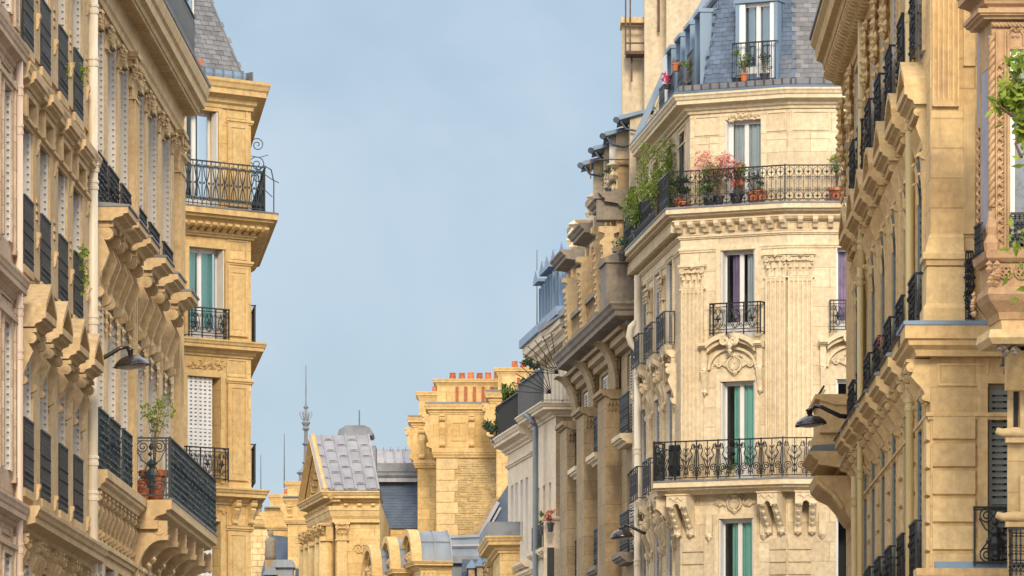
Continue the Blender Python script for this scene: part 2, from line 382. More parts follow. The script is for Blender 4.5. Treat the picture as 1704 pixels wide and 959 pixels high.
def mesh_frame(W, H, kick=.3):
    mb = MB(); t = .04
    mb.box(0, t, 0, .07, 0, H); mb.box(W - t, W, 0, .07, 0, H); mb.box(t, W - t, 0, .07, H - t, H); mb.box(t, W - t, 0, .07, 0, t + .03)
    c = W / 2; mb.box(c - .03, c + .03, -.012, .06, t + .03, H - t)
    if kick:
        mb.box(t, c - .03, .005, .05, t + .03, kick); mb.box(c + .03, W - t, .005, .05, t + .03, kick)
        mb.box(t, c - .03, 0, .055, kick, kick + .05); mb.box(c + .03, W - t, 0, .055, kick, kick + .05)
    for a, b in ((t, c - .03), (c + .03, W - t)):
        mb.box(a, a + .024, .003, .05, kick, H - t - .002); mb.box(b - .024, b, .003, .05, kick, H - t - .002); mb.box(a + .024, b - .024, .003, .05, H - t - .05, H - t - .002)
    return mb.mesh('window')
def mesh_louvre(W, H, pitch=.075, th=.035):
    mb = MB(); t = .045
    mb.box(0, t, 0, th, 0, H); mb.box(W - t, W, 0, th, 0, H)
    zc = [0, H * .42, H]; 
    for z in zc: 
        z = min(max(z - .03, 0), H - .07); mb.box(t, W - t, .001, th - .001, z, z + .07)
    n = int((H - .1) / pitch)
    for i in range(n):
        z = .07 + i * (H - .14) / n
        mb.add([(t, .004, z), (W - t, .004, z), (W - t, th, z + pitch * .62), (t, th, z + pitch * .62), (t, .004, z + .012), (W - t, .004, z + .012), (W - t, th, z + pitch * .62 + .012), (t, th, z + pitch * .62 + .012)],
               [(0, 3, 2, 1), (4, 5, 6, 7), (0, 1, 5, 4), (2, 3, 7, 6), (1, 2, 6, 5), (3, 0, 4, 7)])
    return mb.mesh('shutter')
def mesh_persienne(W, H, slots=4):
    """closed metal leaf with rows of small slots: stiles, solid bands and open louvre gaps"""
    mb = MB(); cw = W / slots; n = int(H / .085)
    for k in range(slots + 1): mb.box(max(0, k * cw - .03), min(W, k * cw + .03), 0, .02, 0, H)
    for i in range(n + 1):
        z = i * H / n
        mb.box(.03, W - .03, .004, .016, z - .001, min(H, z + H / n * .62))
    for z in (H * .10, H * .52, H * .90): mb.box(.0, W, -.006, .018, z - .02, z + .02)
    mb.box(0, W, .05, .055, 0, H)
    return mb.mesh('shutter')
def mesh_curtain(W, H, gather=1.0, amp=.03, folds=None):
    mb = MB(); n = 30; vs = []; fs = []; folds = folds or W / .13
    for j in range(5):
        f = j / 4; ww = W * (gather + (1 - gather) * f)
        for i in range(n + 1):
            x = ww * i / n; vs.append((x, amp * sin(2 * pi * folds * i / n), H * f))
    for j in range(4):
        for i in range(n): a = j * (n + 1) + i; fs.append((a, a + 1, a + n + 2, a + n + 1))
    return mb.add(vs, fs).mesh('curtain', True)
def window(parent, face, ua, ub, za, zb, w=0, depth=.22, curtain=None, shutters=None, kick=.3, frame_mat='white', shmat='shutter', panes=True, room=True):
    W, H = ub - ua, zb - za; W = round(W, 3); H = round(H, 3)
    fr = part('window', cache(('fr', W, H, kick, frame_mat), lambda: mesh_frame(W, H, kick)), frame_mat, parent, face.M(ua, za, w - depth))
    if panes:
        def pane(): 
            mb = MB(); x0, x1 = .06, W / 2 - .06; mb.add([(x0, .025, kick + .03), (x1, .025, kick + .03), (x1, .025, H - .08), (x0, .025, H - .08)], [(0, 1, 2, 3)]); return mb.mesh('pane')
        pm = cache(('pane', W, H, kick), pane)
        for dx in (0, W / 2): part('pane', pm, 'glass', fr, face.M(ua + dx, za, w - depth))
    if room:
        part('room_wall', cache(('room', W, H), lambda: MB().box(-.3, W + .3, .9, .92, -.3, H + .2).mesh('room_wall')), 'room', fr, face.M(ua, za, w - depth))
    if curtain:
        for (cm, x0, x1, g) in curtain:
            part('curtain', cache(('cur', W, H, x0, x1, g), lambda: mesh_curtain((x1 - x0) * W, H - .05, g)), cm, fr, face.M(ua + x0 * W, za, w - depth - .10))
    if shutters == 'side':          # leaves folded into the reveal
        for s in (0, 1):
            x = ua + (.0 if s == 0 else W - .05)
            part('shutter', cache(('sh', H), lambda: MB().box(0, .014, 0, .20, .02, H - .02).box(.018, .032, .01, .21, .02, H - .02).mesh('shutter')), shmat, fr, face.M(x, za, w + .015))
    elif shutters == 'left':
        part('shutter', cache(('shl', H), lambda: MB().box(0, .02, 0, .20, .02, H - .02).box(.02, .13, .16, .19, .02, H - .02).mesh('shutter')), shmat, fr, face.M(ua, za, w + .015))
    elif shutters == 'closed':
        for s in (0, 1):
            part('shutter', cache(('per', W, H), lambda: mesh_persienne(W / 2 - .006, H - .03, 3)), shmat, fr, face.M(ua + s * (W / 2 + .003), za + .015, w - .08))
    elif shutters == 'louvre':
        for s in (0, 1):
            part('shutter', cache(('lou', W, H), lambda: mesh_louvre(W / 2 - .008, H - .03)), shmat, fr, face.M(ua + s * (W / 2 + .004), za + .015, w - .06))
    elif shutters == 'fold':        # slotted leaves folded back against the far jamb
        def fold(sgn):
            mb = MB()
            x0 = 0
            n = int(H / .115)
            mb.box(0, .02, -.03, -.008, .02, H - .02); mb.box(0, .02, .030, .24, .02, H - .02)
            for i in range(n + 1):
                z = .02 + i * (H - .1) / n; mb.box(.0, .02, -.008, .030, z, z + .052)
            mb.box(.045, .065, .0, .22, .02, H - .02); mb.box(.02, .045, .10, .22, .02, H - .02)
            return mb.mesh('shutter')
        ms = cache(('fold', H), lambda: fold(1))
        if face.d.y > 0: Mx = face.M(ub - .075, za, w)          # camera looks along +d
        else: Mx = face.M(ua + .075, za, w) @ Matrix.Scale(-1, 4, (1, 0, 0))
        part('shutter', ms, shmat, fr, Mx)
    return fr
def spiral(cx, cz, r, turns=1.5, a0=0., sg=1, n=14, y=0):
    return [(cx + r * (1 - .85 * i / n) * cos(a0 + sg * 2 * pi * turns * i / n), y, cz + r * (1 - .85 * i / n) * sin(a0 + sg * 2 * pi * turns * i / n)) for i in range(n + 1)]
def ring(cx, cz, r, n=12, rz=None):
    rz = rz or r
    return [(cx + r * cos(2 * pi * i / n), 0, cz + rz * sin(2 * pi * i / n)) for i in range(n + 1)]
def mesh_rail(W, H, style, seed=0):
    mb = MB(); rr = random.Random(seed)
    hw = .022
    mb.box(0, W, -hw, hw, H - .03, H); mb.box(0, W, -.012, .012, .045, .065)
    if style == 'dense':
        for z in (H * .24, H * .30, H * .80, H * .86): mb.box(0, W, -.010, .010, z, z + .018)
        n = max(3, int(W / .055))
        for i in range(n + 1):
            x = W * i / n; mb.box(x - .010, x + .010, -.010, .010, 0, H - .03)
            for z in (H * .12, H * .45, H * .62): mb.octa((x, 0, z), .022, .022, .03)
        for i in range(n):
            x = W * (i + .5) / n; mb.tube(ring(x, H * .54, .026, 6), .007, 3); mb.octa((x, 0, H * .2), .02, .02, .05)
    elif style == 'leafy':
        n = max(3, int(W / .09))
        for i in range(n + 1):
            x = W * i / n; mb.box(x - .009, x + .009, -.009, .009, 0, H - .03)
        for i in range(n):
            x = W * (i + .5) / n
            for z in [H * (.10 + .105 * k) for k in range(8)]:
                mb.octa((x + rr.uniform(-.02, .02), rr.uniform(-.02, .02), z), .035 * rr.uniform(.6, 1.3), .022, .045 * rr.uniform(.6, 1.3))
            mb.tube(spiral(x, H * .80, .045, 1.2, rr.uniform(0, 6)), .008, 3); mb.tube(spiral(x, H * .26, .05, 1.2, rr.uniform(0, 6)), .008, 3)
            mb.tube([(x - .05, 0, H * .35), (x + .04, -.01, H * .5), (x - .03, 0, H * .7)], .009, 3)
    elif style == 'scroll':
        n = max(1, round(W / .25)); p = W / n
        for i in range(n):
            x = i * p
            mb.box(x - .009, x + .009, -.009, .009, 0, H)
            for s in (1, -1):
                c = x + p / 2
                mb.tube([(c - s * p * .36, 0, .12), (c - s * p * .20, 0, H * .34), (c, 0, H * .5), (c + s * p * .20, 0, H * .66), (c + s * p * .36, 0, H - .13)], .012, 4)
                mb.tube(spiral(c + s * p * .22, H - .13, p * .19, 1.6, 0 if s > 0 else pi, -s), .012, 4)
                mb.tube(spiral(c + s * p * .22, .16, p * .19, 1.6, 0 if s > 0 else pi, s), .012, 4)
                mb.tube(spiral(c + s * p * .30, H * .50, p * .12, 1.4, pi / 2, s), .010, 3)
            mb.box(x + p / 2 - .005, x + p / 2 + .005, -.005, .005, 0, H)
    elif style == 'ogive':
        n = max(2, round(W / .225)); p = W / n
        mb.box(0, W, -.008, .008, H * .30, H * .30 + .012); mb.box(0, W, -.008, .008, H * .66, H * .66 + .012)
        for i in range(n):
            x = i * p
            for q in (0, .5): mb.box(x + q * p - .006, x + q * p + .006, -.006, .006, .03, H - .03)
            c = x + p / 2
            for zc in (H * .81, H * .155):
                mb.tube(ring(c, zc, p * .44, 12, H * .13), .009, 3); mb.octa((c, 0, zc), .026, .014, .055)
                mb.tube([(c - .05, 0, zc + .01), (c, 0, zc - .03), (c + .05, 0, zc + .01)], .008, 3)
            for s in (1, -1):
                mb.tube(spiral(c + s * p * .22, H * .635, p * .16, 1.3, pi / 2, s), .007, 3); mb.tube(spiral(c + s * p * .22, H * .345, p * .16, 1.3, -pi / 2, -s), .007, 3)
    elif style == 'grand':
        n = max(1, round(W / .52)); p = W / n
        for i in range(n + 1):
            x = i * p; mb.box(x - .014, x + .014, -.014, .014, 0, H + .01)
        for i in range(n):
            x = i * p; c = x + p / 2
            for s in (1, -1):
                mb.tube(spiral(c + s * p * .27, H * .30, p * .19, 1.9, -pi / 2, s, 22), .014, 4)
                mb.tube(spiral(c + s * p * .34, H * .83, p * .12, 1.6, pi / 2, -s, 16), .012, 4)
                mb.tube([(c + s * p * .10, 0, .10), (c + s * p * .06, 0, H * .3), (c + s * p * .16, 0, H * .5), (c + s * p * .30, 0, H * .62), (c + s * p * .22, 0, H * .74), (c + s * p * .30, 0, H * .90)], .013, 4)
                mb.tube([(c + s * p * .46, 0, .08), (c + s * p * .40, 0, H * .45), (c + s * p * .44, 0, H * .74), (c + s * p * .36, 0, H * .92)], .012, 4)
                mb.tube(spiral(c + s * p * .40, .13, p * .09, 1.4, pi / 2, s), .011, 3)
                mb.tube(spiral(c + s * p * .15, H * .52, p * .08, 1.4, 0, s), .011, 3)
            for k in range(5):
                z = H * (.16 + .15 * k); mb.octa((c, 0, z), .035, .018, .055)
                mb.tube([(c - .06, 0, z + .05), (c, 0, z - .02), (c + .06, 0, z + .05)], .012, 3)
            mb.tube([(c, 0, .06), (c, 0, H - .03)], .013, 4)
            for k in range(4):
                a = c - p * .16 + k * p * .10; mb.tube([(a, 0, H * .66), (a + p * .08, 0, H * .80)], .005, 3); mb.tube([(a + p * .08, 0, H * .66), (a, 0, H * .80)], .005, 3)
    elif style == 'guard':
        n = max(1, round(W / .40)); p = W / n
        mb.box(0, W, -.009, .009, H * .86, H * .86 + .018); mb.box(0, W, -.009, .009, H * .16, H * .16 + .018)
        for i in range(n + 1):
            x = min(max(i * p, .012), W - .012); mb.box(x - .012, x + .012, -.012, .012, 0, H)
        for x in (.09, W - .09): mb.box(x - .009, x + .009, -.009, .009, 0, H)
        for i in range(n):
            c = (i + .5) * p
            mb.tube(ring(c, H * .5, p * .30, 14, H * .30), .010, 4); mb.octa((c, 0, H * .5), .045, .02, .11); mb.octa((c, 0, H * .5), .11, .02, .04)
            for s in (1, -1):
                for zz, sg in ((H * .72, 1), (H * .30, -1)):
                    mb.tube(spiral(c + s * p * .34, zz, p * .12, 1.5, 0, s * sg), .008, 3); mb.tube(spiral(c + s * p * .13, zz, p * .10, 1.3, pi, -s * sg), .008, 3)
                mb.tube([(c, 0, H * .2), (c + s * p * .18, 0, H * .4), (c + s * p * .05, 0, H * .6), (c + s * p * .2, 0, H * .82)], .009, 3)
    elif style == 'bars':
        n = max(2, int(W / .11))
        for i in range(n + 1):
            x = W * i / n; mb.tube([(x, 0, 0), (x, 0, H)], .008, 4)
    elif style == 'volute':
        for s, c in ((1, W * .30), (-1, W * .72)):
            mb.tube(spiral(c, H * .84, W * .17, 1.9, pi / 2, s, 22), .014, 4); mb.tube(spiral(c, H * .20, W * .17, 1.9, -pi / 2, -s, 22), .014, 4)
            mb.tube([(c - s * W * .17, 0, H * .80), (c - s * .02, 0, H * .62), (c + s * W * .12, 0, H * .55), (c + s * W * .03, 0, H * .42), (c - s * W * .15, 0, H * .24)], .014, 4)
        mb.tube([(W * .51, 0, .05), (W * .51, 0, H)], .012, 4); mb.octa((W * .51, 0, H * .56), .10, .05, .10); mb.octa((W * .51, 0, H * .56), .05, .06, .14)
        mb.octa((W * .51, 0, H * .84), .05, .03, .09); mb.octa((W * .51, 0, H * .38), .13, .05, .16); mb.octa((W * .51, 0, H * .2), .07, .04, .10)
        for x in (.02, W * .90, W - .02): mb.box(x - .013, x + .013, -.013, .013, 0, H)
        for z in (.03, H * .93): mb.box(0, W, -.01, .01, z, z + .02)
        for k in range(5): mb.octa((W * .51 + .1 * sin(k * 2.4), 0, H * (.12 + .15 * k)), .05, .03, .05)
    return mb.mesh('railing')
def rail(parent, face, ua, ub, z, w, H=1.0, style='guard', mat='iron', ret=True, name='balcony_railing', seed=0):
    W = round(ub - ua, 2)
    r = part(name, cache(('rail', W, round(H, 2), style, seed, mat), lambda: mesh_rail(W, H, style, seed)), mat, parent, face.M(ua, z, w))
    if ret and w > .05:
        d = round(w - .01, 2)
        def side():
            mb = MB(); mb.box(-.02, .02, .0, d, H - .028, H - .002); mb.box(-.012, .012, .0, d, .045, .063)
            n = max(1, int(d / .12))
            for i in range(n + 1): y = .01 + (d - .02) * i / n; mb.box(-.009, .009, y - .009, y + .009, 0, H - .03)
            return mb.mesh('railing_end')
        ms = cache(('ret', d, round(H, 2), mat), side)
        for x in (ua + .014, ub - .014): part('railing_end', ms, mat, r, face.M(x, z, w))
    return r
def mesh_console(W, H, D, side=True):
    """scroll bracket: S profile, big volute head at the top, small curl at the foot, rosettes on its cheeks"""
    mb = MB(); P = []
    P += [(0, H), (-D, H), (-D, H * .93)]
    r = min(H * .115, D * .34)
    for i in range(9):
        a = radians(80 - i * 24); P.append((-(D - r) - r * cos(a), H * .93 - r + r * sin(a)))
    P += [(-D * .80, H * .60), (-D * .60, H * .47), (-D * .40, H * .36), (-D * .26, H * .25), (-D * .22, H * .17)]
    r2 = H * .075
    for i in range(6):
        a = radians(60 - i * 30); P.append((-(D * .20) - r2 * cos(a), H * .11 + r2 * sin(a)))
    P += [(-D * .06, H * .02), (0, 0)]
    mb.prism(P, 0, W, 'x')
    mb.prism([(y * 1.0 - .012, z) for y, z in P[2:-2]] + [(P[-3][0] + .03, P[-3][1]), (P[2][0] + .05, P[2][1] - .05)], W * .28, W * .72, 'x') if False else None
    T = Matrix.Rotation(radians(90), 4, 'Z')
    for xx, sg in ((0, -1), (W, 1)):
        c = (-(D - r), H * .93 - r)
        for rad, th in ((r * .62, .010), (r * .30, .020)):
            n = 10; a0, a1 = (xx, xx + sg * th)
            mb.prism([(c[0] + rad * cos(2 * pi * i / n), c[1] + rad * sin(2 * pi * i / n)) for i in range(n)], a0, a1, 'x')
    # acanthus drop on the front
    for k in range(3):
        z = H * (.60 - .14 * k); y = -D * (.72 - .18 * k); mb.octa((W / 2, y + .012, z), W * .30, .03, H * .06)
    mb.octa((W * .5, -D * .12, -H * .02), W * .26, .035, H * .05)
    return mb.mesh('console')
def console(parent, face, uc, z0, W, H, D, mat, w=0, name='console'):
    return part(name, cache(('con', W, H, D, mat), lambda: mesh_console(W, H, D)), mat, parent, face.M(uc - W / 2, z0, w))
def leaf_strip(mb, x, z0, w, h, out, y0=0, tw=0, T=None):
    """a carved acanthus leaf: rises along the bell, curls outwards at the tip"""
    pts = []; vs = []; fs = []; n = 6
    for i in range(n + 1):
        t = i / n; ww = w * (.55 + .6 * sin(pi * min(1, t * 1.05)) * .6) * (1 - .35 * t)
        if t < .7: y = y0 - out * .25 * (t / .7) ** 2; z = z0 + h * t
        else:
            a = (t - .7) / .3 * pi * .9; y = y0 - out * .25 - out * .45 * (1 - cos(a)) * .8; z = z0 + h * .7 + h * .17 * sin(a)
        k = tw * t
        vs += [(x - ww + k, y + .012, z), (x + k, y - .02 - .1 * w, z), (x + ww + k, y + .012, z), (x + k, y + .02, z)]
    for i in range(n):
        for k in range(4): fs.append((i * 4 + k, i * 4 + (k + 1) % 4, (i + 1) * 4 + (k + 1) % 4, (i + 1) * 4 + k))
    fs += [(0, 1, 2, 3), tuple(n * 4 + k for k in range(4))]
    mb.add(vs, fs, T)
def mesh_capital(W, H, D, rich=1.0):
    mb = MB()
    mb.box(-.05, W + .05, -D - .05, 0, H * .90, H); mb.box(-.02, W + .02, -D - .01, 0, H * .84, H * .90)
    mb.box(.02, W - .02, -D * .55, 0, H * .08, H * .84); mb.box(-.03, W + .03, -D - .0, 0, 0, H * .06)
    n = max(3, int(W / .14))
    for i in range(n): leaf_strip(mb, W * (i + .5) / n, H * .07, W / n * .52, H * .42, D * 1.1, -D * .45)
    for i in range(n - 1): leaf_strip(mb, W * (i + 1) / n, H * .28, W / n * .50, H * .50, D * 1.3, -D * .5)
    for s, x in ((1, W - .06), (-1, .06)):
        for y in (-D * .95,):
            mb.tube([(a, y - .02, c) for a, _, c in spiral(x, H * .74, H * .12, 1.7, pi * .5, -s, 16)], .022, 4)
        leaf_strip(mb, x, H * .15, .07, H * .5, D * 1.2, -D * .5, s * .03)
    mb.tube([(a, -D - .03, c) for a, _, c in spiral(W * .38, H * .74, H * .08, 1.5, 0, -1)], .018, 4)
    mb.tube([(a, -D - .03, c) for a, _, c in spiral(W * .62, H * .74, H * .08, 1.5, pi, 1)], .018, 4)
    mb.octa((W / 2, -D - .05, H * .90), .07, .05, .07)
    return mb.mesh('capital')
def capital(parent, face, ua, ub, z0, z1, D, mat, w=0):
    W, H = round(ub - ua, 2), round(z1 - z0, 2)
    return part('capital', cache(('cap', W, H, D, mat), lambda: mesh_capital(W, H, D)), mat, parent, face.M(ua, z0, w))
def mesh_pilaster(W, H, D, flutes=4, panel=False):
    mb = MB(); mb.box(0, W, -D, 0, 0, H)
    if panel:
        t = .09; 
        for a, b, c, d in ((0, t, 0, H), (W - t, W, 0, H), (t, W - t, 0, t), (t, W - t, H - t, H)): mb.box(a, b, -D - .02, -D, c, d)
        if W > .35: mb.box(t + .05, W - t - .05, -D - .012, -D, t + .06, H - t - .06)
    elif flutes:
        p = W / (flutes + .4)
        for i in range(flutes + 1):
            x = p * (i + .2); mb.box(x - p * .2, x + p * .2, -D - .045, -D, 0, H)
        for z in (0, H - .08): mb.box(0, W, -D - .028, -D, z, z + .08)
    return mb.mesh('pilaster')
def pilaster(parent, face, ua, ub, z0, z1, D, mat, flutes=4, panel=False, w=0):
    W, H = round(ub - ua, 2), round(z1 - z0, 2)
    return part('pilaster', cache(('pil', W, H, D, flutes, panel, mat), lambda: mesh_pilaster(W, H, D, flutes, panel)), mat, parent, face.M(ua, z0, w))
def mesh_surround(W, H, t=.12, D=.06, ears=True):
    mb = MB()
    for a, b, c, d in ((-t, 0, 0, H + t), (W, W + t, 0, H + t), (0, W, H, H + t)): mb.box(a, b, -D, 0, c, d)
    for a, b, c, d in ((-t - .035, -t, 0, H + t + .035), (W + t, W + t + .035, 0, H + t + .035), (-t, W + t, H + t, H + t + .035)): mb.box(a, b, -D * .5, 0, c, d)
    return mb.mesh('window_surround')
def surround(parent, face, ua, ub, za, zb, mat, t=.12, D=.06, w=0):
    W, H = round(ub - ua, 2), round(zb - za, 2)
    return part('window_surround', cache(('sur', W, H, t, D, mat), lambda: mesh_surround(W, H, t, D)), mat, parent, face.M(ua, za, w))
def mesh_hood(W, D, kind):
    """window hood: moulded shelf with a triangular or segmental top"""
    mb = MB(); mb.prism(prof_y(cprof(0, .24, D, 0, 'slab')), 0, W, 'x')
    mb.box(.10, W - .10, -D * .45, 0, -.10, 0)
    if kind == 'tri':
        H = W * (.24 if D > .35 else .20); t = .10
        mb.add([(0, -D, .24), (W, -D, .24), (W / 2, -D, .24 + H), (0, 0, .24), (W, 0, .24), (W / 2, 0, .24 + H),
                (0, -D, .24 + .001), (W, -D, .24 + .001), (W / 2, -D, .24 + H)], [(0, 3, 5, 2), (1, 2, 5, 4)])
        poly = [(0, .242), (W / 2, .242 + H), (W, .242), (W, .242 + t), (W / 2, .242 + H + t * 1.15), (0, .242 + t)]
        mb.prism(poly[:2] + [poly[4], poly[5]], -D * 1.02, 0, 'y'); mb.prism([poly[1], poly[2], poly[3], poly[4]], -D * 1.02, 0, 'y')
        mb.prism([(.05, .242), (W - .05, .242), (W / 2, .242 + H * .9)], -D * .55, 0, 'y')
    elif kind == 'seg':
        H = W * .20; n = 10; t = .09
        o = [(W * i / n, .242 + H * sin(pi * i / n) ** .8) for i in range(n + 1)]
        for i in range(n): mb.prism([o[i], o[i + 1], (o[i + 1][0], o[i + 1][1] + t), (o[i][0], o[i][1] + t)], -D * 1.02, 0, 'y')
        mb.prism([(x, z) for x, z in o], -D * .55, 0, 'y')
    return mb.mesh('hood')
def hood(parent, face, ua, ub, z, D, mat, kind='flat', w=0):
    W = round(ub - ua, 2)
    return part('hood', cache(('hood', W, D, kind, mat), lambda: mesh_hood(W, D, kind)), mat, parent, face.M(ua, z, w))
def downpipe(parent, face, u, z0, z1, w, r, mat, bands=(), name='drainpipe'):
    mb = MB(); mb.lathe([(r, z0), (r, z1)], 14)
    o = part(name, mb, mat, parent, face.M(u, 0, w), smooth=False)
    for p in o.data.polygons: p.use_smooth = len(p.vertices) == 4
    cm = cache(('collar', r, mat), lambda: MB().lathe([(r * 1.02, -.09), (r * 1.16, -.085), (r * 1.18, -.03), (r * 1.06, -.02), (r * 1.06, .02), (r * 1.22, .03), (r * 1.22, .07), (r * 1.02, .08)], 14).mesh('collar'))
    for zb in bands: part('collar', cm, mat, o, face.M(u, zb, w))
    return o
def sill(parent, face, ua, ub, z, D, h, mat, w=0):
    W = round(ub - ua, 2)
    return part('window_sill', cache(('sill', W, D, h, mat), lambda: MB().prism(prof_y(cprof(0, h, D, 0, 'slab')), 0, W, 'x').mesh('window_sill')), mat, parent, face.M(ua, z - h, w))
def relief(parent, face, uc, zc, W, H, mat, kind='shell', w=0, name='carved_relief'):
    def fn():
        mb = MB(); rr = random.Random(3)
        if kind in ('shell', 'wings'):
            R = min(W * .2, H * .42)
            mb.disc((0, 0), R * 1.0, -.05, 0, 16); mb.disc((0, 0), R * .82, -.062, 0, 16)
            for i in range(14):
                a = 2 * pi * i / 14; mb.tube([(R * .15 * cos(a), -.07, R * .15 * sin(a)), (R * .8 * cos(a), -.078, R * .8 * sin(a))], .018, 4, None, .03)
            mb.tube([(x, -.07, z) for x, _, z in ring(0, 0, R * 1.02, 18)], .025, 4)
            for s in (1, -1):
                for k in range(8):
                    x = s * (R * 1.0 + k * (W / 2 - R) / 8); z = H * .28 - k * .02
                    if kind == 'wings':
                        mb.tube([(s * R * .6, -.03, -R * .9 + k * .012), (x * .8, -.05, -H * .08 + .01 * k), (x * 1.0 + s * .03, -.03, z)], .028, 4, None, .012)
                    else:
                        mb.octa((x, -.03, .03 * sin(k * 2.2)), .05, .045, .07)
                mb.tube([(a, -.05, c) for a, _, c in spiral(s * W * .36, H * .05, H * .22, 1.6, pi, s, 16)], .028, 4)
                mb.tube([(s * .04, -.06, R * 1.02), (s * R * .7, -.06, R * 1.25), (s * R * 1.2, -.05, R * .9)], .035, 4, None, .015)
            mb.octa((0, -.08, -R * 1.15), .08, .06, .09); mb.octa((0, -.09, R * 1.12), .10, .06, .07)
        else:      # foliage rinceau
            mb.octa((0, -.04, 0), .07, .05, H * .42)
            for s in (1, -1):
                for k in range(4):
                    cx_ = s * (W * .10 + k * W * .115); mb.tube([(a, -.025, c) for a, _, c in spiral(cx_, (-1) ** k * H * .12, H * .26 * (1 - .12 * k), 1.5, pi * k, s * (-1) ** k, 12)], .02, 3)
                    mb.octa((cx_, -.03, (-1) ** k * H * .12), .035, .035, .035)
                    for q in range(3): a = rr.uniform(0, 6.28); mb.octa((cx_ + .09 * cos(a), -.02, .11 * sin(a)), .04, .03, .025)
        return mb.mesh(name)
    return part(name, cache(('rel', W, H, kind, mat), fn), mat, parent, face.M(uc, zc, w))
def panel(parent, face, ua, ub, z0, z1, mat, t=.035, D=.022, w=0):
    W, H = round(ub - ua, 2), round(z1 - z0, 2)
    def fn():
        mb = MB()
        for a, b, c, d in ((0, t, 0, H), (W - t, W, 0, H), (t, W - t, 0, t), (t, W - t, H - t, H)): mb.box(a, b, -D, 0, c, d)
        return mb.mesh('wall_panel')
    return part('wall_panel', cache(('pan', W, H, t, D, mat), fn), mat, parent, face.M(ua, z0, w))
def box_part(name, parent, face, ua, ub, z0, z1, w0, w1, mat, label=None):
    return part(name, MB().box(0, ub - ua, -w1, -w0, 0, z1 - z0), mat, parent, face.M(ua, z0, 0), label=label)
def core(parent, pts, z0, z1, mat, name='inner_wall'):
    return part(name, MB().prism([(p[0], p[1]) for p in pts], z0, z1, 'z'), mat, parent)
def row(parent, face, name, ua, ub, n, z, w, meshfn, key, mat, ends=False, as_parts=True):
    me = cache(key, meshfn)
    for i in range(n):
        u = ua + (ub - ua) * (i + .5) / n
        part(name, me, mat, parent, face.M(u, z, w))
def modillion(wd, h, d):
    P = [(0, h), (-d, h), (-d, h * .7), (-d * .85, h * .45), (-d * .55, h * .30), (-d * .40, 0), (0, -h * .05)]
    return lambda: MB().prism(P, -wd / 2, wd / 2, 'x').mesh('modillion')
def slates(parent, Mx, poly, sw, sh, mat, every=None, name='slate', joined=False, th=.014, seed=0):
    """slates laid in the local x/z plane of Mx inside the convex polygon poly [(x, s)]"""
    rr = random.Random(seed)
    def inside(x, z):
        s = None
        for i in range(len(poly)):
            a, b = poly[i], poly[(i + 1) % len(poly)]; c = (b[0] - a[0]) * (z - a[1]) - (b[1] - a[1]) * (x - a[0])
            if abs(c) < 1e-9: continue
            if s is None: s = c > 0
            elif (c > 0) != s: return False
        return True
    x0, x1 = min(p[0] for p in poly), max(p[0] for p in poly); z0, z1 = min(p[1] for p in poly), max(p[1] for p in poly)
    def one(mb, T=None):
        g = .006
        mb.add([(-sw / 2 + g, -th, 0), (sw / 2 - g, -th, 0), (sw / 2 - g, 0, 0), (-sw / 2 + g, 0, 0), (-sw / 2 + g, -.004, sh * 1.08), (sw / 2 - g, -.004, sh * 1.08)],
               [(0, 1, 5, 4), (0, 3, 2, 1), (0, 4, 3), (1, 2, 5), (2, 3, 4, 5)], T)
        return mb
    me = None if joined else cache(('slate', sw, sh, mat, th), lambda: one(MB()).mesh('slate'))
    mb = MB(); j = 0; z = z0
    while z < z1:
        x = x0 + (sw / 2 if j % 2 else 0)
        while x < x1 + sw:
            if inside(x, z + sh * .5) or (inside(x - sw * .35, z + sh * .5) and inside(x + sw * .2, z + sh * .5)):
                T = Matrix.Translation((x + rr.uniform(-.006, .006), -rr.uniform(0, .006), z + rr.uniform(-.006, .006))) @ Matrix.Rotation(rr.uniform(-.02, .02), 4, 'Y')
                if joined: one(mb, T)
                else: part(name, me, mat, parent, Mx @ T)
            x += sw
        z += sh; j += 1
    if joined and mb.v: part(name, mb, mat, parent, Mx, kind='stuff')

# ------------------------------------------------------------------ plants, pots, lamps
def leaves(n, pf, size, seed=0, flat=.5):
    mb = MB(); rr = random.Random(seed)
    for _ in range(n):
        p = Vector(pf(rr)); a = rr.uniform(0, 2 * pi); el = rr.gauss(0, .7); s = size * rr.uniform(.6, 1.35)
        d = Vector((cos(a) * cos(el), sin(a) * cos(el), sin(el))); side = d.cross(Vector((rr.gauss(0, 1), rr.gauss(0, 1), rr.gauss(0, 1) + .6)))
        if side.length < 1e-3: continue
        side.normalize(); nrm = d.cross(side)
        vs = [p, p + d * s * .45 + side * s * .26 + nrm * s * .05, p + d * s, p + d * s * .45 - side * s * .26 + nrm * s * .05]
        mb.add(vs, [(0, 1, 2), (0, 2, 3)])
    return mb
def clump(R, H, z0, lumps, seed):
    rr = random.Random(seed); C = []
    for _ in range(lumps):
        a = rr.uniform(0, 2 * pi); r = R * math.sqrt(rr.random()) * .8; C.append((r * cos(a), r * sin(a), z0 + H * rr.uniform(.15, .95), R * rr.uniform(.18, .42)))
    def pf(r2):
        c = r2.choice(C); q = c[3]
        while True:
            v = Vector((r2.uniform(-1, 1), r2.uniform(-1, 1), r2.uniform(-1, 1)))
            if v.length < 1: break
        v = v.normalized() * (v.length ** .4)
        return (c[0] + v.x * q, c[1] + v.y * q, c[2] + v.z * q * .9)
    return pf, C
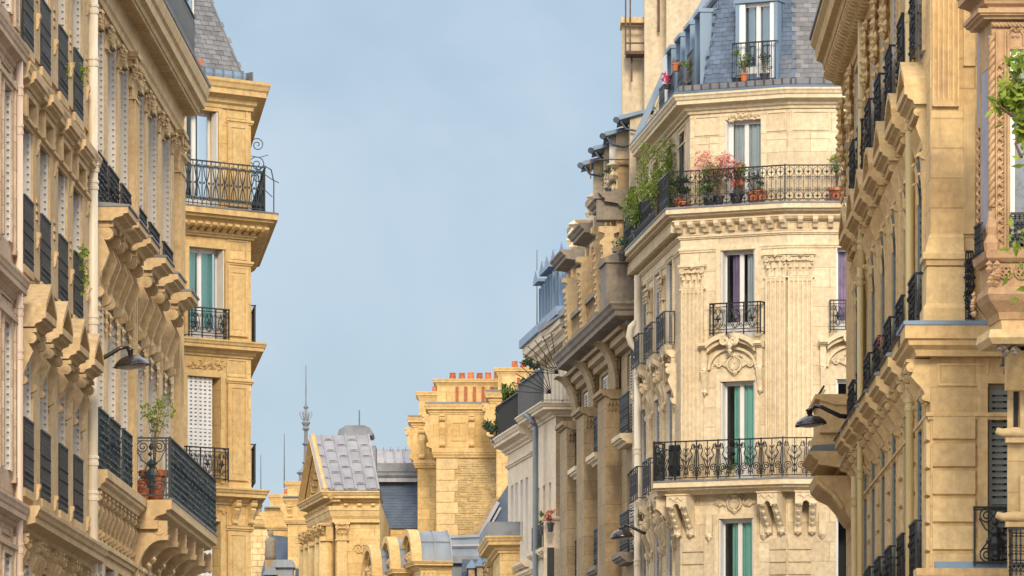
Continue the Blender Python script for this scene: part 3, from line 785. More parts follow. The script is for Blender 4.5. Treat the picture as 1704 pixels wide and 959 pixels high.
def plant(name, label, cat, loc, R, H, z0=0., nleaf=300, size=.05, mat='leaf', pot=None, potmat='pot', seed=1, flowers=None, lumps=9, group=None, stems=5, sq=(1, 1)):
    """potted or free plant standing at loc; z0 = height where the crown starts"""
    r = root(name, label, cat, loc, group)
    B = Matrix.Translation(loc)
    ph = 0
    if pot:
        pr, ph = pot
        mb = MB().lathe([(pr * .66, 0), (pr * .72, ph * .1), (pr * .92, ph * .8), (pr * 1.08, ph * .8), (pr * 1.08, ph), (pr * .9, ph), (pr * .88, ph * .9), (.001, ph * .9)], 14)
        part('pot', mb, potmat, r, B, smooth=False)
    pf, C = clump(R, H, ph + z0, lumps, seed)
    S = Matrix.Diagonal((sq[0], sq[1], 1, 1))
    mb = leaves(nleaf, pf, size, seed)
    part('foliage', mb, mat, r, B @ S)
    sm = MB(); rr = random.Random(seed + 9)
    for c in C[:max(stems, 1) + 4]:
        sm.tube([(rr.uniform(-.03, .03), rr.uniform(-.03, .03), ph * .85), (c[0] * .3 * sq[0], c[1] * .3 * sq[1], ph + (z0 + (c[2] - ph) * .5) * .6), (c[0] * .8 * sq[0], c[1] * .8 * sq[1], c[2])], .012, 4, None, .004)
    part('stem', sm, 'stem', r, B)
    if flowers:
        fm, nf, fs = flowers; part('flowers', leaves(nf, pf, fs, seed + 5), fm, r, B @ S, kind='stuff')
    return r
# ================================================================== SETTING: ground, street, pavements
g = MB().box(-3000, 3000, -600, 4500, -.5, 0); struct('ground', g, 'ground')
s1 = MB().prism([(-4.2, -60), (1.6, -60), (1.6, 112), (-12, 240), (-18, 240), (-4.2, 112)], .0, .004, 'z'); struct('road', s1, 'asphalt')
struct('pavement', MB().prism([(-9.2, -60), (-4.2, -60), (-4.2, 110), (-9.2, 110)], 0, .13, 'z'), 'pave')
struct('pavement', MB().prism([(1.6, -60), (4.9, -60), (4.9, 110), (1.6, 110)], 0, .13, 'z'), 'pave')
mbp = MB()
for i in range(20): mbp.box(-1.36, -1.24, -40 + 7 * i, -37 + 7 * i, .004, .008)
struct('road_marking', mbp, 'paint')

# ================================================================== LEFT SIDE, FIRST STREET (buildings A, B, C share one building line)
L = Face(ppt(30, 79.0), vpdir(1030))
def Lu(px, w=0): return L.u(px, w)
def inpoly(face, ua, ub, front, depth): return [face.pt(ua, -front), face.pt(ub, -front), face.pt(ub, -depth), face.pt(ua, -depth)]

# ---- A: nearest left building, pinkish stone
A = root('apartment_building', 'pinkish stone building at the left edge of the photo, nearest on that side', 'building', (*L.pt(Lu(0)), 0))
ua, ub = Lu(-90), Lu(26)
AW = [(p, q) for p, q in ((-72, -58), (-38, -24), (0.5, 13))]
rowsA = [(4.0, 6.2), (7.45, 9.7), (10.85, 13.1), (14.25, 16.5), (17.2, 18.8)]
holes = [(Lu(p), Lu(q), a, b) for p, q in AW for a, b in rowsA]
wall(A, L, ua, ub, 0, 20.2, holes, 'pinkish', w=.02)
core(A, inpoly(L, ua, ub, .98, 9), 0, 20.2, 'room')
core(A, [L.pt(ub, .02), L.pt(ub + .01, .02), L.pt(ub + .01, -9), L.pt(ub, -9)], 0, 20.2, 'pinkish', 'side_wall')
for p, q in AW:
    for a, b in rowsA:
        window(A, L, Lu(p), Lu(q), a, b, w=.02, depth=.26, shutters='fold')
        surround(A, L, Lu(p), Lu(q), a, b, 'pinkish', .13, .05, w=.02)
        if p > -30: panel(A, L, Lu(p) - .1, Lu(q) + .1, b + .28, b + .62, 'pinkish', w=.02)
for px0, px1 in ((16.5, 24), (-18, -8)):
    for z0, z1 in ((4.2, 6.5), (7.3, 9.9), (10.7, 13.3), (14.1, 16.8)):
        pilaster(A, L, Lu(px0), Lu(px1), z0, z1, .05, 'pinkish', panel=True, w=.02)
for zt in (7.0, 10.4, 13.87, 17.4):
    part('cornice', sweep(MB(), [L.pt(ua), L.pt(ub)], cprof(zt - .42, zt, .22)), 'pinkish', A)
    part('string_course', sweep(MB(), [L.pt(ua), L.pt(ub - .02)], cprof(zt - .78, zt - .62, .10, kind='band')), 'pinkish', A)
downpipe(A, L, Lu(31.5, .10), 0, 13.72, .10, .062, 'pipepink', (13.2, 12.62, 9.25, 9.9, 5.9, 6.35, 3.2))

# ---- B: second left building, ochre with four window bays
B = root('apartment_building', 'ochre building with four narrow bays and triangular hoods, between two fat pipes', 'building', (*L.pt(Lu(90)), 0))
ua, ub = Lu(27) + .01, Lu(149.5)
BW = [(35, 48.5), (64, 77), (94, 106), (119, 131.5)]
rowsB = [(3.9, 6.2), (7.35, 9.45), (10.73, 13.0), (14.1, 16.3), (17.3, 19.0)]
holes = [(Lu(p), Lu(q), a, b) for p, q in BW for a, b in rowsB]
wall(B, L, ua, ub, 0, 20.4, holes, 'ochre')
core(B, inpoly(L, ua, ub, .98, 9), 0, 20.4, 'room')
for bi, (p, q) in enumerate(BW):
    a_, b_ = Lu(p), Lu(q)
    for ri, (a, b) in enumerate(rowsB):
        window(B, L, a_, b_, a, b, depth=.26, shutters='fold')
        if ri in (1, 2, 3): rail(B, L, a_ - .08, b_ + .06, a, .055, 1.06, 'dense', 'iron', name='window_guard')
    for k, (z0, z1) in enumerate(((7.0, 9.6), (10.6, 13.05), (14.0, 16.8))):
        un = Lu(BW[bi + 1][0]) if bi < 3 else Lu(147)
        w_ = un - b_
        if w_ > .5: pilaster(B, L, b_ + .14, un - .16, z0 + .1, z1, .045, 'ochre_plain', panel=False, flutes=0)
        for zz in ((z0 + .55, z0 + 2.0) if k else (z0 + .25,)):
            part('wall_ornament', cache('fivestep', lambda: MB().prism([(0, 0), (-.03, .02), (-.05, .10), (-.05, .16), (-.07, .20), (-.07, .26), (0, .26)], -.08, .08, 'x').mesh('wall_ornament')), 'ochre_plain', B, L.M((b_ + un) / 2, zz, .04))
            if k: 
                for q_ in range(3): box_part('wall_ornament', B, L, (b_ + un) / 2 - .13, (b_ + un) / 2 + .13, zz + .45 + q_ * .13, zz + .52 + q_ * .13, .04, .065, 'ochre_plain')
    uc = (a_ + b_) / 2
    hood(B, L, uc - .76, uc + .76, 9.76, .40, 'ochre_plain', 'tri')
    for s in (-1, 1): console(B, L, uc + s * .64, 8.86, .15, .88, .25, 'ochre_plain')
    hood(B, L, uc - .78, uc + .78, 13.38, .26, 'ochre_plain', 'flat')
    for s in (-1, 1):
        box_part('cornice_block', B, L, uc + s * .66 - .12, uc + s * .66 + .12, 12.95, 13.28, 0, .12, 'ochre_plain')
        part('cornice_bracket', cache('bbr', lambda: mesh_console(.13, .66, .18)), 'ochre_plain', B, L.M(uc + s * 1.0 - .07, 5.95, 0))
    panel(B, L, a_, b_, 6.30, 6.52, 'ochre_plain')
    box_part('sill_block', B, L, a_ - .12, b_ + .10, 7.20, 7.33, 0, .08, 'ochre_plain')
    box_part('sill_block', B, L, a_ - .12, b_ + .10, 10.60, 10.72, 0, .07, 'ochre_plain')
    box_part('sill_block', B, L, a_ - .12, b_ + .10, 13.94, 14.08, 0, .08, 'ochre_plain')
    for s in (-1, 1): part('frieze_bracket', cache('fbr', lambda: mesh_console(.13, .55, .16)), 'ochre_plain', B, L.M(uc + s * .55, 6.0, 0))
part('cornice', sweep(MB(), [L.pt(ua), L.pt(ub - .02)], cprof(13.28, 13.72, .22)), 'ochre_plain', B)
part('cornice', sweep(MB(), [L.pt(ua), L.pt(ub - .35)], cprof(6.55, 7.02, .36)), 'ochre_plain', B)
part('string_course', sweep(MB(), [L.pt(ua), L.pt(ub - .02)], cprof(12.86, 13.0, .10, kind='band')), 'ochre_plain', B)
part('cornice', sweep(MB(), [L.pt(ua), L.pt(ub - .02)], cprof(16.9, 17.3, .3)), 'ochre_plain', B)
part('carved_bracket', cache('bc', lambda: mesh_capital(.45, .7, .16)), 'ochre_plain', B, L.M(ub - .95, 5.55, 0))
downpipe(B, L, Lu(153.5, .10), 0, 21, .11, .088, 'pipe', (15.3, 16.2, 13.2, 10.9, 13.5, 8.5, 6.5, 7.9, 4.8), )

# ---- C: third left building with the corner balcony
C = root('apartment_building', 'long ochre building with deep bracketed hoods, ribbed cornice and iron corner balcony', 'building', (*L.pt(Lu(230)), 0))
ua, ub = Lu(150), Lu(297)
CW = [(157, 170), (175.5, 190), (197, 210), (222.5, 236.5), (244, 258), (267.5, 280.5)]
rowsC = [(3.6, 6.9), (8.4, 11.65), (13.02, 16.25)]
holes = [(Lu(p), Lu(q), a, b) for p, q in CW for a, b in rowsC]
wall(C, L, ua, ub, 0, 17.3, holes, 'ochre')
core(C, inpoly(L, ua, ub, .98, 10), 0, 17.6, 'room')
core(C, [L.pt(ub, 0), L.pt(ub + .02, 0), L.pt(ub + .02, -10), L.pt(ub, -10)], 0, 17.6, 'ochre', 'side_wall')
for bi, (p, q) in enumerate(CW):
    a_, b_ = Lu(p), Lu(q); uc = (a_ + b_) / 2
    for ri, (a, b) in enumerate(rowsC):
        window(C, L, a_, b_, a, b, depth=.26, shutters='fold', kick=.25)
        if ri: surround(C, L, a_, b_, a, b, 'ochre_plain', .10, .04)
    rail(C, L, a_ - .12, b_ + .12, 13.0, .07, .96, 'leafy', 'iron', name='window_guard', seed=bi % 2)
    if bi < 3: rail(C, L, a_ - .14, b_ + .14, 8.4, .09, 1.12, 'leafy', 'ironblue', name='window_guard', seed=bi % 2)
    hd_ = hood(C, L, uc - .86, uc + .86, 12.74, .60, 'ochre_plain', 'flat'); part('lead_flashing', cache('hfl', lambda: MB().prism([(-.63, 0), (-.63, .035), (0, .09), (0, 0)], 0, 1.76, 'x').mesh('lead_flashing')), 'leaddark', hd_, L.M(uc - .88, 12.98, 0))
    for s in (-1, 1):
        console(C, L, uc + s * .66, 11.38, .17, 1.36, .33, 'ochre_plain')
        part('drop_ornament', cache('drop', lambda: MB().octa((0, -.05, 0), .10, .06, .10).octa((0, -.05, -.16), .07, .05, .09).octa((.03, -.04, -.30), .05, .04, .07).mesh('drop_ornament')), 'ochre_plain', C, L.M(uc + s * .66, 11.28, .02))
    for s in (-1, 1):      # impost brackets at the heads of the top windows
        part('capital', cache(('capC',), lambda: mesh_capital(.20, .42, .10)), 'ochre_plain', C, L.M((a_ - .24) if s < 0 else (b_ + .04), 15.95, .0))
    part('wall_ornament', cache('fest', lambda: MB().octa((0, 0, 0), .12, .06, .09).octa((.12, 0, -.10), .09, .05, .12).octa((-.12, 0, -.10), .09, .05, .12).mesh('wall_ornament')), 'ochre_plain', C, L.M(uc, 16.40, .03))
for p0, p1 in ((212, 219), (290, 297)):
    pilaster(C, L, Lu(p0), Lu(p1), 13.0, 15.75, .10, 'ochre_plain', 3)
    capital(C, L, Lu(p0) - .02, Lu(p1) + .02, 15.75, 16.62, .16, 'ochre_plain')
    pilaster(C, L, Lu(p0), Lu(p1), 8.4, 12.9, .07, 'ochre_plain', 2)
for p0, p1 in ((171.5, 174), (192, 195.5), (238.5, 242.5), (260, 265.5)):
    pilaster(C, L, Lu(p0), Lu(p1), 8.4, 11.3, .05, 'ochre_plain', 0)
    pilaster(C, L, Lu(p0), Lu(p1), 13.0, 16.5, .04, 'ochre_plain', 0)
tp = [(0, 16.62), (.05, 16.62), (.06, 16.72), (.10, 16.76), (.12, 17.00), (.17, 17.06), (.42, 17.10), (.45, 17.17), (.54, 17.20), (.55, 17.36), (.60, 17.40), (.64, 17.55), (.64, 17.62), (0, 17.62)]
part('top_cornice', sweep(MB(), [L.pt(ua), L.pt(ub + .05)], tp), 'ochre_plain', C)
part('gutter_edge', sweep(MB(), [L.pt(ua), L.pt(ub + .06)], [(.50, 17.62), (.66, 17.62), (.67, 17.68), (.50, 17.68)]), 'leaddark', C)
mb = MB(); n = int((ub - ua) / .17)
for i in range(n): u = (i + .3) * .17; mb.box(u, u + .085, -.40, -.17, 17.02, 17.085)
part('soffit_ribs', mb, 'ochre_plain', C, L.M(ua, 0, 0))
mb = MB().prism([(0, 17.62), (0, 17.63), (1.3, 21.6), (2.5, 22.6), (9, 22.6), (9, 17.62)], 0, ub - ua, 'x')
part('roof', mb, 'slatedark', C, L.M(ua, 0, -.5))
r_ = rail(C, L, Lu(240), ub - .02, 17.62, .33, 1.45, 'scroll', 'irongrey', ret=False)
for k in range(9): part('railing_panel', cache('cpan', lambda: MB().box(.03, .80, -.004, .004, .1, 1.3).mesh('railing_panel')), 'irongrey', r_, L.M(ub - 1.0 - k * .95, 17.62, .30)) if k % 2 == 0 else None
downpipe(C, L, Lu(305, .10), 17.6, 19.9, .10, .09, 'zinc', (17.9, 18.4, 18.9, 19.4), name='roof_vent_pipe')
# lower ledge and corner balcony
uB = Lu(218)
part('balcony_slab', sweep(MB(), [L.pt(ua), L.pt(uB)], cprof(8.08, 8.40, .30, kind='slab')), 'ochre_plain', C)
part('cornice', sweep(MB(), [L.pt(ua), L.pt(ub)], cprof(7.05, 7.22, .12, kind='band')), 'ochre_plain', C)
for i in range(12):
    u = ua + .15 + i * .72
    if u < uB - .1: part('bracket', cache('cbr', lambda: mesh_console(.20, .74, .18)), 'ochre_plain', C, L.M(u, 7.30, 0))
uE = ub + .55
bal = part('balcony_slab', sweep(MB(), [L.pt(uB), L.pt(uE)], cprof(8.02, 8.40, .76, kind='slab')), 'ochre_plain', C)
part('slab_lip', sweep(MB(), [L.pt(uB), L.pt(uE)], [(.60, 8.40), (.78, 8.40), (.78, 8.44), (.60, 8.44)]), 'leaddark', bal)
nC = L.n; p = L.pt(uB + .06, 0)
Mf = Matrix(((L.n.x, L.d.x, 0, p.x), (L.n.y, L.d.y, 0, p.y), (0, 0, 1, 8.44), (0, 0, 0, 1)))
part('balcony_railing', mesh_rail(.72, 1.13, 'volute'), 'ironblue', C, Mf)
rr_ = part('balcony_railing', mesh_rail(uE - uB - .1, 1.13, 'leafy', 5), 'ironblue', C, L.M(uB + .06, 8.44, .72))
part('railing_post', MB().box(-.02, .02, -.02, .02, 0, 1.14), 'iron', rr_, L.M(uB + .06, 8.44, .72))
def arch_console():
    mb = MB(); H, D, W = 1.20, .66, .22
    P = [(0, H), (-D, H), (-D, H * .80)]
    for i in range(9): a = radians(11 * i); P.append((-D * .86 + (D * .86 - .10) * sin(a), H * .70 - H * .60 * (1 - cos(a))))
    P += [(-.06, 0), (0, 0)]
    mb.prism(P, 0, W, 'x')
    for x0, x1 in ((-.02, 0), (W, W + .02)):
        for rr0 in (.10, .05): mb.prism([(-D * .78 + rr0 * cos(2 * pi * i / 10), H * .86 + rr0 * sin(2 * pi * i / 10)) for i in range(10)], x0 * (1.6 if rr0 < .08 else 1), x1 + (.02 if rr0 < .08 and x1 > 0 else 0), 'x')
    mb.prism([(-D - .03, H * .78), (-D + .10, H * .78), (-D + .10, H * .70), (-D - .01, H * .70)], -.015, W + .015, 'x')
    for k in range(4): mb.octa((W / 2, -D * (.62 - .15 * k), H * (.40 - .09 * k)), W * .42, .05, .07)
    return mb.mesh('console')
am = arch_console()
for k in range(6): part('console', am, 'ochre_plain', C, L.M(uB + .12 + k * (uE - uB - .5) / 5, 6.82, 0))
box_part('console_bed', C, L, uB - .02, ub, 7.86, 8.02, 0, .50, 'ochre_plain')

plant('potted_tree', 'slender leafy shrub in a big terracotta pot on the left corner balcony', 'plant', (*L.pt(uB + .75, .36), 8.44), .42, .85, z0=.55, nleaf=230, size=.085, mat='leafbright', pot=(.26, .56), seed=4, lumps=9, stems=6)
plant('flower_pot', 'smaller terracotta pot beside the big pot on the left corner balcony', 'plant pot', (*L.pt(uB + .42, .18), 8.44), .12, .15, z0=0, nleaf=20, size=.06, mat='leafdark', pot=(.15, .36), seed=5, lumps=3, stems=1)
def trailing(name, label, face, px, py0, py1, w, n, seed, mat='leafbright', size=.075, spread=.09):
    u = face.u(px, w); zt, zb = face.z(py0, u, w), face.z(py1, u, w)
    r = root(name, label, 'plant', (*face.pt(u, w), zb)); rr = random.Random(seed)
    def pf(q): 
        t = q.random() ** 1.6; return (q.gauss(0, spread * (1.3 - t)), -abs(q.gauss(0, .05)), zt - zb - t * (zt - zb))
    part('foliage', leaves(n, pf, size, seed), mat, r, face.M(u, zb, w))
    sm = MB()
    for k in range(4): sm.tube([(rr.gauss(0, .03), 0, zt - zb), (rr.gauss(0, .05), -.03, (zt - zb) * .5), (rr.gauss(0, .06), -.03, (zt - zb) * rr.random() * .4)], .006, 3)
    part('stem', sm, 'stem', r, face.M(u, zb, w))
trailing('ivy', 'bright green ivy trailing from the black window guard beside the fat cream pipe', L, 136, 412, 492, .14, 130, 3)
trailing('window_plant', 'small green plant pushing through the highest right window guard beside the cream pipe', L, 135, 112, 146, .12, 46, 6)
trailing('window_plant', 'few green leaves showing through the third window guard from the left, top row', L, 110, 105, 138, .10, 30, 7, size=.06)

# ================================================================== D: sunlit corner building closing the left side
Dd = Face(ppt(297, 118.0), Vector((.764, .645)))
D = root('corner_building', 'sunlit yellow stone corner building with scrolled balcony and grey slate roof, left side', 'building', (*Dd.pt(1.0), 0))
uc0, uc1 = Dd.u(268), Dd.u(417.5)
pc = Dd.pt(uc1); sd_ = vpdir(40)
pathD = [Dd.pt(uc0), pc, pc + sd_ * 9]
DS = Face(pc, sd_)
def Dl(px, py): return Dd.loc(px, py)
def hol(face, x0, x1, y0, y1, w=0):
    a, b = face.u(x0, w), face.u(x1, w); m = (a + b) / 2
    return (a, b, face.z(y1, m, w), face.z(y0, m, w))
DWt = [hol(Dd, 308, 363, 183, 350), hol(Dd, 313, 373.5, 413, 570), hol(Dd, 310, 366, 627, 803), hol(Dd, 308, 366, 867, 1010)]
zt = Dl(418, 140)[1]
wall(D, Dd, uc0, uc1, 0, zt + .05, DWt, 'yellow', reveal=.36)
core(D, [pc + DS.d * .01, pc + DS.d * 9, pc + DS.d * 9 - DS.n * .3, pc - DS.n * .3 + DS.d * .01], 0, zt, 'yellow', 'side_wall')
core(D, [Dd.pt(uc0, -1.3), Dd.pt(uc1 - 1.1, -1.3), Dd.pt(uc1 - 1.5, -6), Dd.pt(uc0, -6)], 0, zt, 'room')
f = window(D, Dd, *DWt[0], depth=.30, shutters='side', shmat='white', curtain=[('brownc', .05, .3, 1)])
f = window(D, Dd, *DWt[1], depth=.26, shutters='side', shmat='shutter', curtain=[('teal', .08, .46, .9), ('teal', .55, .92, 1)])
w3 = DWt[2]; window(D, Dd, w3[0], w3[1] - .16, w3[2], w3[3], depth=.28, shutters='closed', shmat='white', panes=False)
w4 = DWt[3]; window(D, Dd, w4[0], w4[1] - .16, w4[2], w4[3], depth=.28, shutters='closed', shmat='white', panes=False)
for k in (1, 2, 3): surround(D, Dd, *DWt[k], 'yellow_plain', .11, .045)
surround(D, Dd, *DWt[0], 'yellow_plain', .09, .03)
# right hand pilaster with sunk panels, floor by floor
def Dz(py): return Dd.z(py, uc1 - .4)
pu0, pu1 = Dd.u(377), Dd.u(411)
for y0, y1 in ((345, 207), (560, 448), (800, 640), (985, 885)): pilaster(D, Dd, pu0, pu1, Dz(y0), Dz(y1), .045, 'yellow_plain', panel=True)
for y0, y1 in ((198, 150), (432, 400), (628, 598), (875, 832)): panel(D, Dd, pu0, pu1, Dz(y0), Dz(y1), 'yellow_plain')
pl0, pl1 = Dd.u(272), Dd.u(299)
for y0, y1 in ((560, 410), (800, 615), (985, 860)): pilaster(D, Dd, pl0, pl1, Dd.z(y0, pl0), Dd.z(y1, pl0), .045, 'yellow_plain', panel=True)
for y in (203, 438, 635, 880): part('string_course', sweep(MB(), [Dd.pt(pu0 - .04), pc, pc + sd_ * .5], cprof(Dz(y) - .05, Dz(y) + .05, .07, kind='band')), 'yellow_plain', D)
zc = Dz(138); part('top_cornice', sweep(MB(), pathD, cprof(zc - .62, zc, .44)), 'yellow_plain', D)
zs = Dl(418, 359)[1]
part('balcony_slab', sweep(MB(), pathD, cprof(zs - .30, zs, .60, kind='slab')), 'yellow_plain', D)
part('slab_lip', sweep(MB(), pathD, [(.45, zs), (.62, zs), (.62, zs + .03), (.45, zs + .03)]), 'leaddark', D)
part('bed_moulding', sweep(MB(), pathD, cprof(zs - .58, zs - .46, .14, kind='band')), 'yellow_plain', D)
row(D, Dd, 'modillion', Dd.u(283), Dd.u(431), 12, zs - .48, .02, modillion(.125, .18, .42), 'modD', 'yellow_plain')
row(D, DS, 'modillion', .1, 8, 20, zs - .48, .02, modillion(.125, .18, .42), 'modD', 'yellow_plain')
for y, w_ in ((572, .36), (816, .42)):
    z = Dl(418, y)[1]; part('cornice', sweep(MB(), pathD, cprof(z - .36, z, w_)), 'yellow_plain', D)
relief(D, Dd, Dd.u(342), Dd.z(607, Dd.u(342)), 1.0, .26, 'yellow_plain', 'rinceau', w=.0)
relief(D, Dd, Dd.u(345), Dd.z(850, Dd.u(345)), 1.0, .24, 'yellow_plain', 'rinceau', w=.0)
for px, py in ((388, 830), (415, 830)): console(D, Dd, Dd.u(px), Dd.z(py + 44, Dd.u(px)), .14, .56, .22, 'yellow_plain')
console(D, DS, .35, Dd.z(874, uc1), .14, .56, .28, 'yellow_plain')
# railings
ra0, ra1 = Dd.u(283), Dd.u(441, .52)
rD = part('balcony_railing', mesh_rail(ra1 - ra0, 1.03, 'scroll'), 'ironblue', D, Dd.M(ra0, zs + .03, .52))
q = Dd.pt(ra1, .52)
part('balcony_railing', mesh_rail(7.0, 1.03, 'scroll'), 'iron', D, Matrix(((sd_.x, -DS.n.x, 0, q.x), (sd_.y, -DS.n.y, 0, q.y), (0, 0, 1, zs + .03), (0, 0, 0, 1))))
sc = MB()      # tall scrolled iron screen at the end of the balcony
for z0_, r0_ in ((1.75, .17), (1.30, .20), (1.0, .15)): sc.tube([(a, 0, c) for a, _, c in spiral(.20, z0_, r0_, 1.7, pi, -1, 18)], .014, 4)
sc.tube([(.05, 0, 1.0), (.35, 0, 1.28), (.52, 0, 1.18), (.58, 0, .9), (.58, 0, 0)], .018, 4); sc.tube([(0, 0, 1.40), (.25, 0, 1.15), (.55, 0, .95), (.7, 0, .88)], .012, 4)
sc.tube([(0, 0, 1.5), (.25, 0, 1.46), (.45, 0, 1.52)], .010, 4); sc.tube([(0, 0, 0), (0, 0, 1.9)], .012, 4); sc.tube([(0, 0, .7), (.3, 0, .78), (.55, 0, .55)], .012, 4)
q = pc + sd_ * 1.2
part('iron_screen', sc, 'iron', D, Matrix(((DS.n.x, sd_.x, 0, q.x), (DS.n.y, sd_.y, 0, q.y), (0, 0, 1, zs + .03), (0, 0, 0, 1))))
for k, (x0, x1, yb, yt) in enumerate(((313, 381, 563, 512), (309, 380, 800, 744))):
    a, b = Dd.u(x0, .2), Dd.u(x1, .2); zb = Dd.z(yb, (a + b) / 2, .2); H = round(Dd.z(yt, (a + b) / 2, .2) - zb, 2)
    rail(D, Dd, a, b, zb, .22, H, 'guard', 'iron', name='window_guard')
rail(D, DS, .5, 2.0, Dz(560) - .1, .12, .9, 'guard', 'iron', name='window_guard')
rail(D, DS, .5, 2.0, Dz(800), .12, .9, 'guard', 'iron', name='window_guard')
# mansard roof with slates, gutter, dormer
zr = zc + .02
gp = [(x * .17 + .0, zr + z * .17) for x, z in ((0, 0), (1.0, -.02), (1.35, .25), (1.45, .7), (1.3, 1.25), (1.15, 1.3), (1.2, .7), (.9, .3), (0, .25))]
part('gutter', sweep(MB(), [Dd.pt(uc0, -.12), Dd.pt(Dd.u(404), -.12)], gp), 'zinc', D)
for k in range(9): box_part('gutter_strap', D, Dd, uc0 + .30 + k * .27, uc0 + .33 + k * .27, zr - .02, zr + .24, -.1, .155, 'leaddark')
roofz = 5.0; lean = 2.0
a0, a1 = offs(pathD, -.12), offs(pathD, -.12 - lean)
mb = MB(); vs = [(*a0[0], zr), (*a0[1], zr), (*a0[2], zr), (*a1[0], zr + roofz), (*a1[1], zr + roofz), (*a1[2], zr + roofz)]
e = [(*(a1[0] - Dd.n * 5), zr + roofz + .6), (*(a1[2] - Dd.n * 5), zr + roofz + .6)]
mb.add(vs + e, [(0, 1, 4, 3), (1, 2, 5, 4), (3, 4, 5, 7, 6)]); part('roof', mb, 'slate2', D)
tilt = math.atan2(lean, roofz); sl = math.hypot(lean, roofz)
uD0 = Dd.u(330); Lh = uc1 - uD0
dd = (a1[1] - a0[1]).dot(Dd.d)
Ms = Dd.M(0, zr, -.12) @ Matrix.Rotation(-tilt, 4, 'X')
ucr = (a0[1] - Dd.O).dot(Dd.d)
slates(D, Ms, [(Dd.u(285), .05), (ucr, .05), (ucr + dd * .62, sl * .62), (Dd.u(285), sl * .62)], .22, .125, 'slate2', th=.016)
mb = MB().tube([(*a0[1], zr + .02), (*a1[1], zr + roofz)], .03, 5); part('hip_flashing', mb, 'leaddark', D)
du = Dd.u(306); dw = .60; dz = zr + .42
dor = part('dormer', MB().box(-.03, dw, -.0, 1.9, -.0, 2.2), 'zinc', D, Dd.M(du - .1, dz, -.28))
part('dormer_frame', MB().box(dw - .07, dw - .03, -.03, .0, .02, 2.1).box(.0, .08, -.03, 0, .02, 2.1).box(.08, dw - .07, -.03, 0, .02, .10), 'shutter', dor, Dd.M(du - .1, dz, -.28))
part('pane', MB().box(.08, dw - .10, -.012, -.006, .1, 2.1), 'glass', dor, Dd.M(du - .1, dz, -.28))
box_part('dormer_base', D, Dd, du - .14, du + dw - .06, zr + .28, zr + .42, -.30, -.02, 'pot')

# ---- lamp on the left
def street_lamp(label, face, px, py, w_head, wallpx, wallpy, R, shape='flat', drop=.0, w_wall=.02, du=0):
    """wall lantern: scrolled arm from the wall to a wide shade; positions read off the photo"""
    uw = face.u(wallpx, w_wall); zw = face.z(wallpy, uw, w_wall)
    r = root('street_lamp', label, 'street lamp', (*face.pt(uw, w_wall), zw), 'wall-mounted street lamps')
    u = uw + du
    zh = face.z(py, u, w_head)
    P0 = Vector((*face.pt(uw, w_wall), zw)); P1 = Vector((*face.pt(u, w_head), zh + R * .62))
    H = P1 - P0
    pts = [P0 + Vector((0, 0, -.02)), P0 + H * .25 + Vector((0, 0, -.02)), P0 + H * .5 + Vector((0, 0, .04)), P0 + H * .72 + Vector((0, 0, .10)), P0 + H * .88 + Vector((0, 0, .10)), P1 + Vector((0, 0, .03)), P1 + Vector((0, 0, -R * .25))]
    part('arm', MB().tube(pts[:5], .045, 8, None, .032).tube(pts[4:], .030, 8), 'rust' if False else 'lampiron', r, smooth=True)
    part('wall_plate', MB().box(-.06, .06, -.05, 0, -.28, .22), 'lampiron', r, face.M(uw, zw, w_wall))
    T = Matrix.Translation((P1.x, P1.y, zh)) @ Matrix.Rotation(radians(-6), 4, 'Y')
    if shape == 'flat': pr = [(R * .10, R * .62), (R * .14, R * .42), (R * .35, R * .38), (R * .62, R * .26), (R * .85, R * .08), (R * .97, -.02), (R * 1.0, -.06), (R * 1.0, -R * .14), (R * .92, -R * .16)]
    else: pr = [(R * .10, R * .62), (R * .30, R * .56), (R * .62, R * .44), (R * .88, R * .20), (R * .98, -.0), (R * 1.0, -R * .12), (R * .92, -R * .2)]
    part('lamp_shade', MB().lathe(pr, 24), 'lampiron', r, T, smooth=True)
    part('lamp_glass', MB().lathe([(R * .9, -R * .10), (R * .7, -R * .26), (R * .35, -R * .34), (.01, -R * .35)], 20), 'lampglass', r, T, smooth=True)
    part('lamp_neck', MB().lathe([(.035, R * .42), (.05, R * .5), (.05, R * .66), (.07, R * .7), (.05, R * .8), (.02, R * .86)], 12), 'lampiron', r, T, smooth=True)
    return r
M['lampiron'] = simple('brown_black_lamp_paint', (.028, .022, .024), .25, .2, .3, 9, .03, spec=.7)
street_lamp('dark street lamp with wide flat shade on the left, before the bracketed hoods', L, 220, 604, .73, 150, 600, .31)
# ================================================================== H: cream corner building on the right of the sky
V2 = vpdir(40)
p1 = ppt(1132, 124.0); HF = Face(p1, (.90, -.435)); uF = HF.u(1310); p2 = HF.pt(uF)
p0 = p1 + V2 * ((ppt(1058, 133.0) - p1).length); HL = Face(p0, -V2); uLn = (p1 - p0).length
HR = Face(p2, (1, -.01)); p3 = HR.pt(3.2)
H = root('corner_building', 'cream stone corner building with planted balcony and blue slate mansard, right side', 'building', (*p1, 0))
PH = [p0, p1, p2, p3]
def Hz(py): return EYE + (HY - py) / FPX * 124.0
def holz(face, x0, x1, z0, z1, w=0): return (face.u(x0, w), face.u(x1, w), z0, z1)
US = -.25                                               # set-back of the top storey
hw = [(HF, 1200, 1258), (HR, 1391, 1450)]
HLc = [HL.u(1074), HL.u(1096), HL.u(1117)]
zr_ = {'lo': (7.4, 9.78), 'mid': (10.68, 13.02), 'up': (14.06, 16.12), 'top': (17.12, 19.22)}
